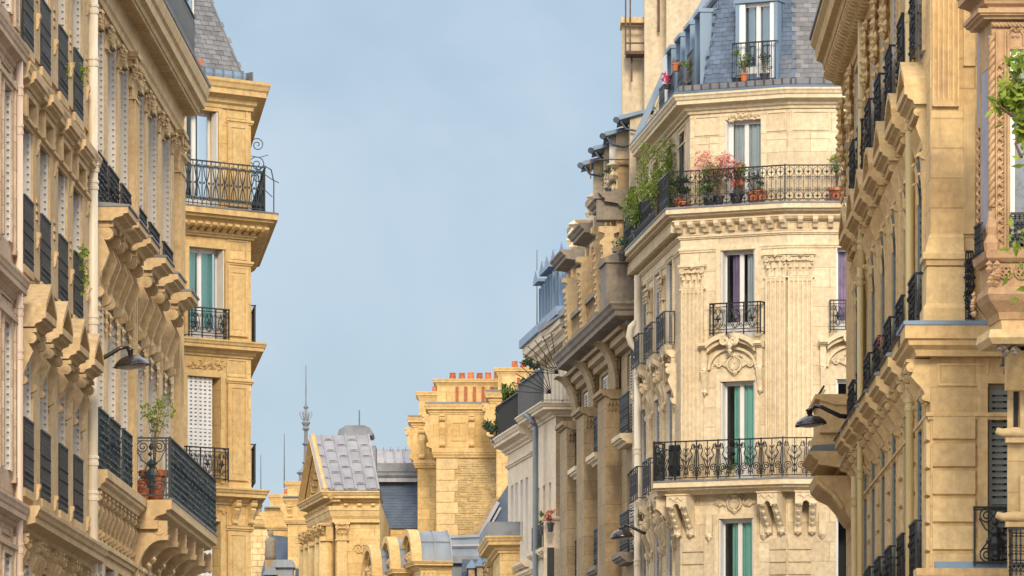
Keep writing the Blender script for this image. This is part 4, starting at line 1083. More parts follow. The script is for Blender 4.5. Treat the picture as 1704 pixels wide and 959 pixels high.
def hh(face, w=0, rows=('lo', 'mid', 'up')):
    out = []
    if face is HL:
        for c in HLc:
            for k in rows: out.append((c - .55, c + .55, *zr_[k]))
    else:
        for f, a, b in hw:
            if f is face:
                for k in rows:
                    dx = 8 if k == 'top' else (-3 if k == 'lo' and f is HF else 0)
                    out.append((f.u(a + dx, w), f.u(b + dx, w), *zr_[k]))
    return out
for f, ln in ((HL, uLn), (HF, uF), (HR, 3.2)):
    wall(H, f, 0, ln, 0, 17.0, hh(f), 'cream', reveal=.34)
off = offs(PH, US)
for i, f in enumerate((HL, HF, HR)):
    ua = (off[i] - f.O).dot(f.d); ub = (off[i + 1] - f.O).dot(f.d)
    wall(H, f, ua, ub, 17.0, 19.6, hh(f, US, ('top',)), 'cream', w=US, reveal=.30)
oc = offs(PH, -1.3); back = [oc[3] + Vector((0, 9)), oc[0] + Vector((6, 2))]
core(H, oc + back, 0, 19.9, 'room')
pp = offs(PH, 0)
core(H, [p0, p0 - HL.n * 9, p0 - HL.n * 9 + HL.d * .02, p0 + HL.d * .02], 0, 19.8, 'plaster', 'side_wall')
# windows
for (a, b, z0, z1) in hh(HF): 
    up = abs(z0 - 14.06) < .01
    window(H, HF, a, b, z0, z1, depth=.20, kick=.32, shutters='side', shmat='white', curtain=[('mauve', .20, .52, .45), ('net', .62, .97, 1)] if up else [('teal', .24, .47, 1), ('teal', .54, .97, 1)])
    surround(H, HF, a, b, z0, z1, 'cream_plain', .10, .055)
a, b, z0, z1 = hh(HF, US, ('top',))[0]
window(H, HF, a, b, z0, z1, w=US, depth=.20, shutters='left', shmat='white', curtain=[('net', .03, .47, .8), ('net', .53, .97, 1)])
for f in (HR,):
    for (a, b, z0, z1) in hh(HR): window(H, HR, a, b, z0, z1, depth=.20, shutters='side', shmat='white', curtain=[('mauve', .0, .5, 1)] if abs(z0 - 14.06) < .01 else None)
    for (a, b, z0, z1) in hh(HR, US, ('top',)): window(H, HR, a, b, z0, z1, w=US, depth=.2, shutters='side', shmat='white')
for c in HLc:
    for k in ('lo', 'mid', 'up'):
        window(H, HL, c - .55, c + .55, *zr_[k], depth=.2, shutters='fold' if False else None, shmat='white', curtain=[('net', 0, .5, 1)])
        surround(H, HL, c - .55, c + .55, *zr_[k], 'cream_plain', .12, .05)
        for s in (0, 1): part('shutter', cache(('hsh', k), lambda: mesh_louvre(.24, zr_[k][1] - zr_[k][0] - .04)), 'white', H, HL.M(c - .53 + s * 1.06, zr_[k][0] + .02, -.22) @ Matrix.Rotation(radians(-90), 4, 'Z'))
for px in (1139,):
    a = HL.u(1136, US); part('window_opening', MB().box(0, .5, -.01, .02, 0, 1.9), 'room', H, HL.M(a - .55, 17.2, US))
# cornices and bands
T_ = 'cream_plain'
part('top_cornice', sweep(MB(), PH, cprof(19.42, 19.86, .42, US)), T_, H)
slab = part('balcony_slab', sweep(MB(), PH, cprof(16.86, 17.12, .62, US, 'slab')), T_, H)
part('slab_lip', sweep(MB(), PH, [(.22, 17.12), (.39, 17.12), (.39, 17.16), (.22, 17.16)]), 'leaddark', slab)
part('bed_moulding', sweep(MB(), PH, cprof(16.74, 16.87, .20, 0, 'ovolo')), T_, H)
part('string_course', sweep(MB(), PH, cprof(16.42, 16.50, .07, 0, 'band')), T_, H)
part('string_course', sweep(MB(), PH, cprof(16.10, 16.22, .05, 0, 'band')), T_, H)
row(H, HF, 'modillion', HF.u(1123), HF.u(1318), 9, 16.58, .0, modillion(.12, .24, .27), 'modH', T_)
row(H, HR, 'modillion', .12, 1.9, 5, 16.58, .0, modillion(.12, .24, .27), 'modH', T_)
row(H, HL, 'dentil', 0, uLn, 46, 16.60, .0, lambda: MB().box(-.055, .055, -.22, 0, 0, .20).mesh('dentil'), 'denH', T_)
# wall panels on the top storey
for f, x0, x1 in ((HF, 1156, 1197), (HF, 1276, 1309), (HR, 1318, 1380)):
    panel(H, f, f.u(x0, US), f.u(x1, US), 18.90, 19.36, T_, w=US); panel(H, f, f.u(x0, US), f.u(x1, US), 17.2, 18.72, T_, w=US, t=.02, D=.012)
relief(H, HF, HF.u(1236, US), 19.46 - .16, .75, .15, 'cream_plain', 'rinceau', w=US)
for c in HLc: panel(H, HL, c - .7, c + .7, 18.9, 19.35, T_, w=US)
# pilasters, capitals
for f, x0, x1, n in ((HF, 1136, 1172, 5), (HF, 1276, 1309.5, 4), (HR, 1311, 1352, 5)):
    a, b = f.u(x0), f.u(x1); hi = 15.22 if x0 == 1136 else 15.40
    pilaster(H, f, a, b, 10.7, hi, .05, T_, n); capital(H, f, a - .02, b + .02, hi, hi + .60, .09, T_)
    panel(H, f, a, b, 16.52, 16.74, T_)
for c in (HLc[0] + 1.3, HLc[1] + 1.3, .35):
    pilaster(H, HL, c - .22, c + .22, 10.7, 15.3, .06, T_, 3); capital(H, HL, c - .24, c + .24, 15.3, 15.9, .12, T_)
# guards
a, b = HF.u(1180, .26), HF.u(1266, .26)
rail(H, HF, a, b, 14.10, .24, .76, 'guard', 'iron', name='window_guard')
rail(H, HR, HR.u(1381, .24), HR.u(1460, .24), 14.10, .24, .76, 'guard', 'iron', name='window_guard')
for c in HLc:
    rail(H, HL, c - .78, c + .78, 14.05, .26, .80, 'guard', 'iron', name='window_guard')
    rail(H, HL, c - .78, c + .78, 10.70, .30, .84, 'guard', 'iron', name='window_guard')
# curved hoods over the middle windows
def curved_hood():
    mb = MB(); W = 1.62
    def arc(t): return .06 + .24 * sin(pi * t) ** .75
    for s in (0, 1):
        x0 = 0 if s == 0 else W - .20
        mb.prism(prof_y(cprof(.02, .17, .30, 0, 'slab')), x0, x0 + .20, 'x'); mb.box(x0 + .03, x0 + .17, -.14, 0, -.42, .02)
        mb.prism([(0, -.42), (-.16, -.42), (-.20, -.50), (-.08, -.95), (-.04, -1.02), (0, -1.02)], x0 + .04, x0 + .16, 'x')
        mb.octa((x0 + .10, -.10, -.98), .07, .07, .09); mb.octa((x0 + .10, -.17, -.46), .09, .05, .06)
    n = 12
    for i in range(n):
        t0, t1 = i / n, (i + 1) / n
        if i in (5, 6): continue
        x0, x1 = .20 + (W - .40) * t0, .20 + (W - .40) * t1
        mb.prism([(x0, arc(t0) - .02), (x1, arc(t1) - .02), (x1, arc(t1) + .10), (x0, arc(t0) + .10)], -.30, 0, 'y')
        mb.prism([(x0, arc(t0) - .12), (x1, arc(t1) - .12), (x1, arc(t1) - .02), (x0, arc(t0) - .02)], -.20, 0, 'y')
    for s, x in ((1, W / 2 - .12), (-1, W / 2 + .12)): mb.tube([(a, -.27, c) for a, _, c in spiral(x, .20, .115, 1.5, pi / 2, s, 16)], .045, 5)
    mb.octa((W / 2, -.28, .10), .10, .08, .14); mb.octa((W / 2, -.26, -.04), .07, .06, .08)
    # arched recess edge beneath
    for i in range(n):
        a0, a1 = pi * i / n, pi * (i + 1) / n
        mb.prism([(W / 2 + .58 * cos(a0), -.45 + .46 * sin(a0)), (W / 2 + .64 * cos(a0), -.45 + .52 * sin(a0)), (W / 2 + .64 * cos(a1), -.45 + .52 * sin(a1)), (W / 2 + .58 * cos(a1), -.45 + .46 * sin(a1))], -.10, 0, 'y')
    return mb.mesh('hood')
ch = cache('curvedhood', curved_hood)
uh = HF.u(1163, .2); part('hood', ch, T_, H, HF.M(uh, 13.76, 0))
uh2 = HR.u(1363, .2); part('hood', ch, T_, H, HR.M(uh2, 13.76, 0))
relief(H, HF, HF.u(1224), 13.42, 1.15, .42, T_, 'wings'); relief(H, HR, uh2 + .81, 13.42, 1.15, .42, T_, 'wings')
for k, c in enumerate(HLc):
    for (zz, nm) in ((13.72, 0), (10.30, 1)):
        part('hood', ch, T_, H, HL.M(c - .81, zz, 0) @ Matrix.Diagonal((1, .72, 1, 1)))
        for s in (-1, 1): part('console', cache('hlc', lambda: mesh_console(.13, 1.0, .26)), T_, H, HL.M(c + s * .95 - .08, zz - 1.15, 0))
# big lower balcony
PB = [p1 - HF.d * .42, p2, p3]
slab2 = part('balcony_slab', sweep(MB(), PB, cprof(10.36, 10.64, .64, 0, 'slab')), T_, H)
part('slab_lip', sweep(MB(), PB, [(.40, 10.64), (.66, 10.64), (.66, 10.68), (.40, 10.68)]), 'leaddark', slab2)
def rail_path(parent, path, w, z, Hh, style, mat, name='balcony_railing', seed=0):
    o = offs(path, w); out = []
    for i in range(len(path) - 1):
        f = Face(o[i], (o[i + 1] - o[i]))
        ln = (o[i + 1] - o[i]).length; out.append(part(name, mesh_rail(ln, Hh, style, seed), mat, parent, f.M(0, z, 0)))
        part('railing_post', cache(('post', Hh, mat), lambda: MB().box(-.018, .018, -.018, .018, 0, Hh + .015).mesh('railing_post')), mat, out[-1], f.M(0, z, 0))
    return out
rb = rail_path(H, PB, .58, 10.68, .93, 'grand', 'iron')
part('balcony_railing', mesh_rail(.56, .93, 'guard'), 'iron', H, Matrix(((HF.n.x, HF.d.x, 0, PB[0].x), (HF.n.y, HF.d.y, 0, PB[0].y), (0, 0, 1, 10.68), (0, 0, 0, 1))))
for k, (x, w_) in enumerate(((1112, .30), (1128, .34))):
    part('railing_screen', MB().box(0, w_, .015, .02, .10, .84), 'blackcloth', rb[0], HF.M(HF.u(x, .56), 10.68, .56)) if k == 0 else None
rt = rail_path(H, PH, .30, 17.16, .86, 'ogive', 'iron')
part('railing_screen', MB().box(.8, uLn - .1, .02, .03, .06, .80), 'blackcloth', rt[0], Face(offs(PH, .30)[0], HL.d).M(0, 17.16, 0))
def twin_console():
    mb = MB(); W, D, Hh = .50, .56, .98
    mb.box(0, W, -D, 0, Hh - .20, Hh); mb.prism(prof_y(cprof(Hh - .03, Hh, D + .03, 0, 'flat')), -.02, W + .02, 'x')
    P = [(0, Hh - .20), (-D, Hh - .20), (-D - .01, Hh - .30), (-D + .08, Hh - .36), (-D * .55, Hh * .42), (-D * .22, Hh * .18), (-D * .20, .04), (-D * .08, 0), (0, .02)]
    for x in (0, W - .17):
        mb.prism(P, x, x + .17, 'x')
        mb.octa((x + .085, -D + .03, Hh - .30), .10, .06, .06); mb.octa((x + .085, -D * .2, .05), .09, .06, .08)
        for q in range(3): mb.octa((x + .085, -D * (.72 - .2 * q), Hh * (.52 - .14 * q)), .06, .05, .07)
    for i in range(8):
        a0, a1 = pi * i / 8, pi * (i + 1) / 8; c = W / 2; r0 = .085
        mb.prism([(c + r0 * cos(a0), Hh - .34 + r0 * sin(a0) * 1.4), (c + .12 * cos(a0), Hh - .34 + .16 * sin(a0)), (c + .12 * cos(a1), Hh - .34 + .16 * sin(a1)), (c + r0 * cos(a1), Hh - .34 + r0 * sin(a1) * 1.4)], -D, -.05, 'y')
    mb.tube([(.06 + .38 * i / 8, -D - .01, Hh - .11 + .04 * sin(i * 1.6)) for i in range(9)], .022, 4)
    return mb.mesh('console')
tcm = cache('twin', twin_console)
for f, px in ((HF, 1112), (HF, 1263), (HR, 1323)):
    part('console', tcm, T_, H, f.M(f.u(px, .45), 9.38, 0))
part('console', tcm, T_, H, HL.M(uLn - .60, 9.38, 0))
relief(H, HF, HF.u(1224), 10.14, 1.05, .40, T_, 'shell'); relief(H, HR, HR.u(1420), 10.14, 1.0, .40, T_, 'shell')
for f, x in ((HF, 1181), (HF, 1272), (HR, 1368)): part('drop_ornament', cache('dropH', lambda: MB().box(-.08, .08, -.07, 0, 0, .5).octa((0, -.06, -.03), .09, .06, .12).mesh('drop_ornament')), T_, H, f.M(f.u(x), 9.40, 0))
# rusticated blocks of the floor below the balcony
bh = .295
def bmesh_(W): return cache(('hb', W), lambda: MB().prism([(-.045, .02), (-.045, bh - .03), (0, bh - .012), (0, 0)], .0, W, 'x').mesh('stone_block'))
for f, x0, x1 in ((HF, 1137, 1172), (HF, 1282, 1309), (HR, 1311.5, 1350)):
    a, b = f.u(x0), f.u(x1)
    for k in range(9): part('stone_block', bmesh_(round(b - a, 2)), 'cream_block', H, f.M(a, 9.30 - bh * (k + 1), 0))
# pipe with swan neck at the joint with the next building
up = HL.u(1062, .15)
dp = downpipe(H, HL, up, 0, 16.4, .16, .09, 'pipe', (14.3, 13.9, 12.0, 9.2, 6.5))
part('swan_neck', MB().tube([HL.M(up, 0, 0) @ Vector(p) for p in ((0, -.16, 14.35), (.0, -.20, 14.55), (0, -.32, 14.68), (0, -.38, 14.85), (0, -.34, 15.1), (0, -.18, 15.25))], .085, 9), 'pipe', dp, smooth=True)
# ---- mansard
zb_, zt_ = 20.06, 22.35; B0, B1 = -.60, -1.02
gpH = [(US + .16, 19.87), (US + .40, 19.87), (US + .42, 19.92), (US + .16, 19.92)]
part('gutter', sweep(MB(), PH, [(US + .02, 19.90), (US + .16, 19.88), (US + .26, 19.96), (US + .28, 20.08), (US + .25, 20.08), (US + .20, 19.98), (US + .10, 19.95), (US + .02, 19.98)]), 'leaddark', H)
part('gutter_edge', sweep(MB(), PH, gpH), 'zinc', H); part('roof_edge', sweep(MB(), PH, [(US - .55, 20.04), (US + .10, 20.05), (US + .10, 20.10), (US - .55, 20.12)]), 'zinc', H)
for k in range(13): part('gutter_strap', cache('gs', lambda: MB().box(-.015, .015, -.035, .0, 0, .17).mesh('gutter_strap')), 'zinc' if k % 3 else 'rust', H, HF.M(.1 + k * .23, 19.92, US + .27))
for k in range(6): part('gutter_strap', cache('gs', lambda: None), 'zinc', H, HR.M(.2 + k * .33, 19.92, US + .27))
m0, m1, m2 = offs(PH, B0), offs(PH, B1), offs(PH, B1 - 1.6)
mb = MB()
vs = [(*p, zb_) for p in m0] + [(*p, zt_) for p in m1] + [(*p, zt_ + 2.6) for p in m2]
mb.add(vs, [(i, i + 1, 5 + i, 4 + i) for i in range(3)]); part('mansard_roof', mb, 'slate', H)
part('zinc_roof', MB().add(vs, [(4 + i, 5 + i, 9 + i, 8 + i) for i in range(3)]), 'zinc', H)
part('break_roll', sweep(MB(), [m1[0], m1[1], m1[2], m1[3]], [(-.02, zt_ - .05), (.05, zt_ - .08), (.11, zt_ - .03), (.11, zt_ + .06), (.04, zt_ + .10), (-.05, zt_ + .06)]), 'leaddark', H)
tH = math.atan2(B0 - B1, zt_ - zb_); slH = math.hypot(B0 - B1, zt_ - zb_)
def uof(f, p): return (p - f.O).dot(f.d)
MsF = HF.M(0, zb_, B0) @ Matrix.Rotation(-tH, 4, 'X')
d0, d1 = HF.u(1222, B0), HF.u(1296, B0)
slates(H, MsF, [(uof(HF, m0[1]), .02), (d0, .02), (d0, slH), (uof(HF, m1[1]), slH)], .20, .115, 'slate', seed=1)
slates(H, MsF, [(d1, .02), (uof(HF, m0[2]), .02), (uof(HF, m1[2]), slH), (d1, slH)], .20, .115, 'slate', seed=2)
MsR = HR.M(0, zb_, B0) @ Matrix.Rotation(-tH, 4, 'X')
slates(H, MsR, [(uof(HR, m0[2]), .02), (HR.u(1378, B0), .02), (HR.u(1378, B0), slH), (uof(HR, m1[2]), slH)], .20, .115, 'slate2', seed=3)
MsL = HL.M(0, zb_, B0) @ Matrix.Rotation(-tH, 4, 'X')
slates(H, MsL, [(uLn - 1.5, .02), (uof(HL, m0[1]), .02), (uof(HL, m1[1]), slH), (uLn - 1.5, slH)], .26, .13, 'slate', joined=True, seed=4)
def dormer(face, ua, ub, z0, z1, w, depth, lab=None, gbars=True, cheek='zinc', frame='white', gl=True, shut=True):
    W = ub - ua; Hh = z1 - z0
    o = part('dormer', MB().box(-.09, -.0, -.02, depth, 0, Hh).box(W, W + .09, -.02, depth, 0, Hh).box(-.12, W + .12, -.06, depth, Hh, Hh + .09).box(-.09, W + .09, .25, .3, 0, Hh), cheek, H, face.M(ua, z0, w))
    part('dormer_frame', mesh_frame(W, Hh, .35), frame, o, face.M(ua, z0, w - .10))
    for q in (0, W / 2): part('pane', MB().box(.10, W / 2 - .09, .022, .028, .38, Hh - .1), 'glass', o, face.M(ua + q, z0, w - .10))
    if shut:
        part('shutter', MB().box(.0, .15, -.03, .02, .02, Hh - .02).box(W - .11, W - .0, -.03, .02, .02, Hh - .02), frame, o, face.M(ua, z0, w - .03))
    if gbars: part('window_guard', mesh_rail(W + .22, .95, 'bars'), 'iron', o, face.M(ua - .11, z0, w + .16)); part('window_guard_end', MB().box(-.008, .008, 0, .16, .93, .95).box(W + .212, W + .228, 0, .16, .93, .95), 'iron', o, face.M(ua - .11, z0, w + .16))
    return o
da, db = HF.u(1230, B0 + .06), HF.u(1288, B0 + .06)
dormer(HF, da, db, 20.12, 22.02, B0 + .05, 1.2)
dormer(HR, HR.u(1386, B0 + .05), HR.u(1436, B0 + .05), 20.12, 21.0, B0 + .05, 1.2, gbars=False)
for k in range(4):
    c = uLn - 1.15 - 1.85 * k
    o = dormer(HL, c - .42, c + .42, 20.12, 21.95, B0 + .02, 1.2, gbars=False, shut=False)
    part('window_guard', cache('hlg', lambda: mesh_rail(.95, .95, 'dense')), 'iron', o, HL.M(c - .47, 20.12, B0 + .22))
part('dormer_screen', MB().box(0, .85, 0, .02, 0, 1.7), 'white', H, HL.M(uLn - 7.9, 20.25, B0 + .06))
e0, e1 = Vector((*offs(PH, .08)[0], 19.9)), Vector((*m1[0], zt_ + .05))
part('roof_verge', MB().tube([e0 + Vector((*HL.d * .12, 0)), e1 + Vector((*HL.d * .12, 0)), Vector((*m2[0], zt_ + 2.65))], .11, 4), 'zinc', H)
part('gable_wall', MB().prism([(0, 19.8), (-.0, 20.0), (.95, 22.4), (2.5, 24.9), (4.6, 24.9), (4.6, 19.8)], 0, .3, 'x'), 'plaster', H, HL.M(.0, 0, US + .10))
# tall rendered chimney wall behind the mansard
for k, (x0, x1, Z, zt2) in enumerate(((1035.5, 1072.5, 136.5, 23.55), (1072.5, 1109, 135.6, 26), (1109, 1190, 134.9, 28))):
    a, b = ppt(x0, Z), ppt(x1 + 4, Z)
    part('chimney_wall', MB().box(a.x, b.x, Z, Z + .9, 12, zt2), 'plaster', H)
a, b = ppt(1033, 136.3), ppt(1076, 136.3)
part('wall_cap', MB().box(a.x, b.x, 136.2, 137.5, 23.55, 23.70), 'ochre_plain', H)
lx, rx = ppt(1041, 136.2).x, ppt(1072, 136.2).x
st = MB()
for x in (lx, lx + .12): st.box(x - .02, x + .02, 136.1, 136.14, 23.55 - .85, 24.6)
for z in (23.45, 23.0): st.box(lx - .02, rx, 136.08, 136.12, z - .02, z + .02)
st.box(lx, rx, 135.7, 136.4, 22.66, 22.74); st.box(lx + .13, lx + .18, 136.08, 136.14, 22.0, 22.7); st.box(ppt(1096, 135.5).x - .03, ppt(1096, 135.5).x + .03, 135.4, 135.5, 23.2, 24.6)
part('roof_ladder', st, 'rust', H)

# ---- plants of H
def onpath(face, px, w): return face.pt(face.u(px, w), w)
zT, zB = 17.17, 10.69
plant('terrace_shrub', 'big airy green shrub on the upper left corner terrace of the cream building', 'shrub', (*HL.pt(uLn - 3.4, .12), zT), .86, 1.75, z0=.0, nleaf=4200, size=.08, mat='leafbright', pot=(.2, .3), potmat='potdark', seed=11, lumps=42, sq=(.62, 2.2), stems=8)
plant('terrace_shrub', 'light green bushy shrub behind the dark screened end of the upper terrace', 'shrub', (*HL.pt(uLn - 6.8, .16), zT), .70, 1.25, z0=-.05, nleaf=3000, size=.10, mat='leafbright', pot=(.2, .3), potmat='potdark', seed=12, lumps=32, sq=(.6, 2.0), stems=6)
plant('round_bush', 'small blue-green round bush overhanging the far left end of the upper balcony', 'shrub', (*HL.pt(uLn - 8.4, .42), 16.9), .27, .50, z0=-.05, nleaf=330, size=.06, mat='leafblue', pot=(.12, .2), potmat='potdark', seed=13, lumps=8)
plant('climbing_plant', 'fresh green climber hanging over the dark screen of the upper balcony', 'plant', (*HL.pt(uLn - 1.9, .34), zT - .05), .22, .85, z0=.1, nleaf=130, size=.09, mat='leafbright', seed=14, lumps=7, sq=(.5, 1.6))
plant('balcony_plant', 'dark green leafy plant at the left corner of the upper balcony railing', 'plant', (*onpath(HF, 1132, .10), zT), .26, .55, z0=0, nleaf=600, size=.07, mat='leafdark', pot=(.14, .22), seed=15, lumps=8)
plant('flowering_shrub', 'white-dotted green shrub with a crown of pink flowers on the upper balcony', 'shrub', (*onpath(HF, 1180, .12), zT), .36, .78, z0=.02, nleaf=1000, size=.06, mat='leaf', pot=(.15, .2), potmat='potdark', seed=16, lumps=24, flowers=('flowerwhite', 170, .05))
plant('red_maple', 'red-leaved shrub spreading behind the upper balcony railing, left of the window', 'shrub', (*onpath(HF, 1196, .06), zT), .50, .50, z0=.50, nleaf=700, size=.06, mat='flower', pot=(.13, .24), potmat='potdark', seed=17, lumps=24, sq=(1.2, .5))
plant('red_plant', 'smaller red-flowering plant in front of the window on the upper balcony', 'plant', (*onpath(HF, 1226, .10), zT), .30, .78, z0=.0, nleaf=560, size=.06, mat='flower', pot=(.16, .26), potmat='potdark', seed=18, lumps=11, flowers=('leafdark', 150, .06))
plant('yellow_green_plant', 'small yellow-green plant just above the rail, before the top window', 'plant', (*onpath(HF, 1233, .05), zT + .45), .17, .26, z0=.12, nleaf=70, size=.10, mat='leafbright', pot=(.09, .14), seed=19, lumps=5)
plant('potted_plant', 'dark red plant in a terracotta pot right of the top window', 'plant', (*onpath(HF, 1254, .12), zT), .22, .42, z0=.0, nleaf=120, size=.07, mat='leafdark', pot=(.17, .27), seed=20, lumps=7, flowers=('flower', 50, .05))
plant('potted_plant', 'second terracotta pot right of the top window, with a few leaves', 'plant', (*onpath(HF, 1264, .12), zT), .15, .25, z0=.0, nleaf=60, size=.06, mat='leafdark', pot=(.17, .29), seed=21, lumps=5)
plant('potted_plant', 'yellow-green shrub in a brown pot at the right end of the upper balcony', 'plant', (*onpath(HR, 1393, .08), zT), .22, .60, z0=.25, nleaf=190, size=.085, mat='leafbright', pot=(.22, .32), seed=22, lumps=8)
plant('flower_pot', 'small orange pot near the left corner of the upper balcony', 'plant pot', (*onpath(HF, 1140, .20), zT), .08, .10, nleaf=14, size=.04, mat='leafdark', pot=(.12, .13), seed=23, lumps=3)
plant('window_plant', 'feathery plant in an orange pot in front of the mansard window', 'plant', (*onpath(HF, 1238, -.30), 20.13), .22, .40, z0=.15, nleaf=160, size=.075, mat='leaf', pot=(.095, .19), seed=24, lumps=7)
plant('window_plant', 'green plant in a dark bowl at the right of the mansard window', 'plant', (*onpath(HF, 1272, -.30), 20.13), .17, .45, z0=.05, nleaf=170, size=.06, mat='leafdark', pot=(.11, .15), potmat='potdark', seed=25, lumps=7)
plant('window_plant', 'low dark planter at the left foot of the mansard window', 'plant', (*onpath(HF, 1226, -.30), 20.13), .13, .08, z0=0, nleaf=40, size=.04, mat='leafdark', pot=(.13, .10), potmat='potdark', seed=26, lumps=4)
plant('dormer_plant', 'yellow-green plant in the nearest of the side dormers', 'plant', (*HL.pt(uLn - 1.2, -.30), 20.2), .16, .40, z0=.1, nleaf=90, size=.08, mat='leafbright', pot=(.09, .14), potmat='potdark', seed=27, lumps=5)
plant('dormer_flowers', 'orange pot on the guard of the second side dormer', 'plant pot', (*HL.pt(uLn - 3.4, -.32), 20.95), .10, .10, nleaf=20, size=.05, mat='leafdark', pot=(.10, .20), seed=28, lumps=3)
plant('dormer_flowers', 'magenta flowers on the guard of the third side dormer', 'plant', (*HL.pt(uLn - 5.0, -.30), 20.75), .14, .30, nleaf=90, size=.08, mat='flowerpink', pot=(.10, .12), potmat='potdark', seed=29, lumps=5)
plant('dormer_plant', 'green leaves low in the third side dormer, under the magenta flowers', 'plant', (*HL.pt(uLn - 6.2, -.25), 20.05), .18, .30, nleaf=90, size=.07, mat='leaf', pot=(.09, .12), potmat='potdark', seed=30, lumps=5)
plant('potted_plant', 'small green plant in a cream pot on the large lower balcony', 'plant', (*onpath(HF, 1214, .34), zB), .17, .17, z0=.0, nleaf=130, size=.07, mat='leafbright', pot=(.13, .19), potmat='potyellow', seed=31, lumps=6)
street_lamp('dark street lamp with a rounded shade, low on the flank of the cream corner building', HL, 1036, 892, .76, 1084, 888, .285, 'round')
# ================================================================== G: brown stone building with piers, beyond H
Gd = -V2; pg1 = p0 + V2 * .02; G0 = pg1 + V2 * 13.9; GF = Face(G0, Gd); uG = 13.9
G = root('apartment_building', 'brown stone building with tall piers, sooty cornice and masonry dormers', 'building', (*pg1, 0))
def Gu(px, w=0): return GF.u(px, w)
bays = [Gu(1050), Gu(1006), Gu(974)]
rowsG = [(6.5, 8.6), (9.6, 11.7), (12.62, 14.75)]
holes = [(c - .85, c + .85, a, b) for c in bays for a, b in rowsG]
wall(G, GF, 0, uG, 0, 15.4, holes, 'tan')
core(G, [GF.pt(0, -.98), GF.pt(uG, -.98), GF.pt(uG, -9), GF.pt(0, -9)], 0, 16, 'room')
core(G, [GF.pt(0, 0), GF.pt(.02, 0), GF.pt(.02, -9), GF.pt(0, -9)], 0, 15.4, 'tan', 'side_wall')
for c in bays:
    for k, (a, b) in enumerate(rowsG):
        window(G, GF, c - .85, c + .85, a, b, depth=.2, shutters='louvre', shmat='shutter')
        if k > 0:
            sill(G, GF, c - 1.0, c + 1.0, a - .02, .40, .26, 'greystone' if k == 1 else 'cream_plain')
            rail(G, GF, c - .9, c + .9, a, .18, 1.05, 'dense', 'iron', name='window_guard')
pg = [Gu(1034) - .35, Gu(997) - .35, Gu(968) - .35]
for c in pg:
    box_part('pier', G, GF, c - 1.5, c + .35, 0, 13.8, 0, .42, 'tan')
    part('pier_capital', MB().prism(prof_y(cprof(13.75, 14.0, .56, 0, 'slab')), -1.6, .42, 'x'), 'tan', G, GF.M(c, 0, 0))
    for q in range(5): part('drop_ornament', cache('gdrop', lambda: MB().octa((0, 0, 0), .05, .05, .09).octa((0, 0, -.15), .035, .035, .07).mesh('drop_ornament')), 'tan', G, GF.M(c + .37, 13.62, -.02 + q * .09 - .0))
    part('arch', MB().prism([(-(.05 + .55 * (1 - cos(radians(t * 9)))), 14.0 + 1.25 * sin(radians(t * 9))) for t in range(11)] + [(0, 15.2)], -.9, .0, 'x').prism([(-(.05 + .55 * (1 - cos(radians(t * 9)))) - .09, 14.0 + 1.25 * sin(radians(t * 9))) for t in range(11)] + [(-(.05 + .55 * (1 - cos(radians(t * 9)))), 14.0 + 1.25 * sin(radians(t * 9))) for t in range(10, -1, -1)], -.95, .05, 'x'), 'tan', G, GF.M(c + .25, 0, 0))
    part('carved_band', cache('gband', lambda: [mb_ := MB(), [mb_.octa((0, 0, .12 * i), .07, .05, .06) for i in range(9)]][0].mesh('carved_band')), 'tan', G, GF.M(c + .27, 14.05, .12))
part('frieze', sweep(MB(), [GF.pt(0), GF.pt(uG - .1)], cprof(14.85, 15.25, .30, 0, 'band')), 'tan', G)
def endcap(path): return path
PG = [GF.pt(0), GF.pt(uG), GF.pt(uG) - GF.n * 3]
part('main_cornice', sweep(MB(), PG[:2] + [GF.pt(uG) - GF.n * .6], cprof(15.22, 15.88, .74)), 'greystone', G)
mb = MB(); n = 70
for i in range(n): mb.box(uG * i / n, uG * i / n + .14, -.42, -.2, 15.24, 15.34)
part('dentils', mb, 'tan', G, GF.M(0, 0, 0), kind='stuff')
# balustrade and big pedestal on the cornice
zc_ = 15.88
part('parapet', MB().box(0, uG - .2, -.45, -.25, 0, .16).box(0, uG - .2, -.47, -.23, .80, .93), 'greystone', G, GF.M(0, zc_, 0))
bal_ = cache('balu', lambda: MB().lathe([(.05, 0), (.085, .12), (.09, .22), (.045, .42), (.04, .52), (.06, .62), (.06, .66)], 7).mesh('baluster'))
for i in range(30): part('baluster', bal_, 'tan', G, GF.M(.3 + i * .43, zc_ + .15, .35))
ped = Gu(1031, .55)
part('pedestal', MB().box(-.7, .7, -.74, .1, 0, 1.05).prism([(-.80, 1.05), (-.80, 1.18), (-.55, 1.28), (-.35, 1.42), (0, 1.46), (.1, 1.46), (.1, 1.05)], -.76, .76, 'x').box(-.2, .2, -.5, -.1, 1.4, 1.52), 'greystone', G, GF.M(uG - .75, zc_, 0))
mbx = MB()
def obelisk(c, z0_, h, w_=.42, name='pinnacle'):
    def fn():
        mb = MB(); mb.prism([(-.10, 0), (.10, 0), (.17, h * .78), (.24, h * .80), (.24, h * .84), (.12, h * .88), (.12, h * .92), (.26, h * .94), (.26, h), (-.26, h), (-.26, h * .94), (-.12, h * .92), (-.12, h * .88), (-.24, h * .84), (-.24, h * .80), (-.17, h * .78)], -.16, .16, 'x')
        for s in (-1, 1):
            for k in range(9): mb.octa((0, s * (.13 + .05 * k / 9), h * (.12 + .075 * k)), .13, .055, .07)
        return mb.mesh(name)
    part(name, cache(('obe', h), fn), 'ochre_plain', G, GF.M(c, z0_, w_))
for px, hgt in ((975, 2.15), (1000, 2.5), (951, 2.0), (1013, 2.3)): obelisk(Gu(px, .42), zc_ - .05, hgt)
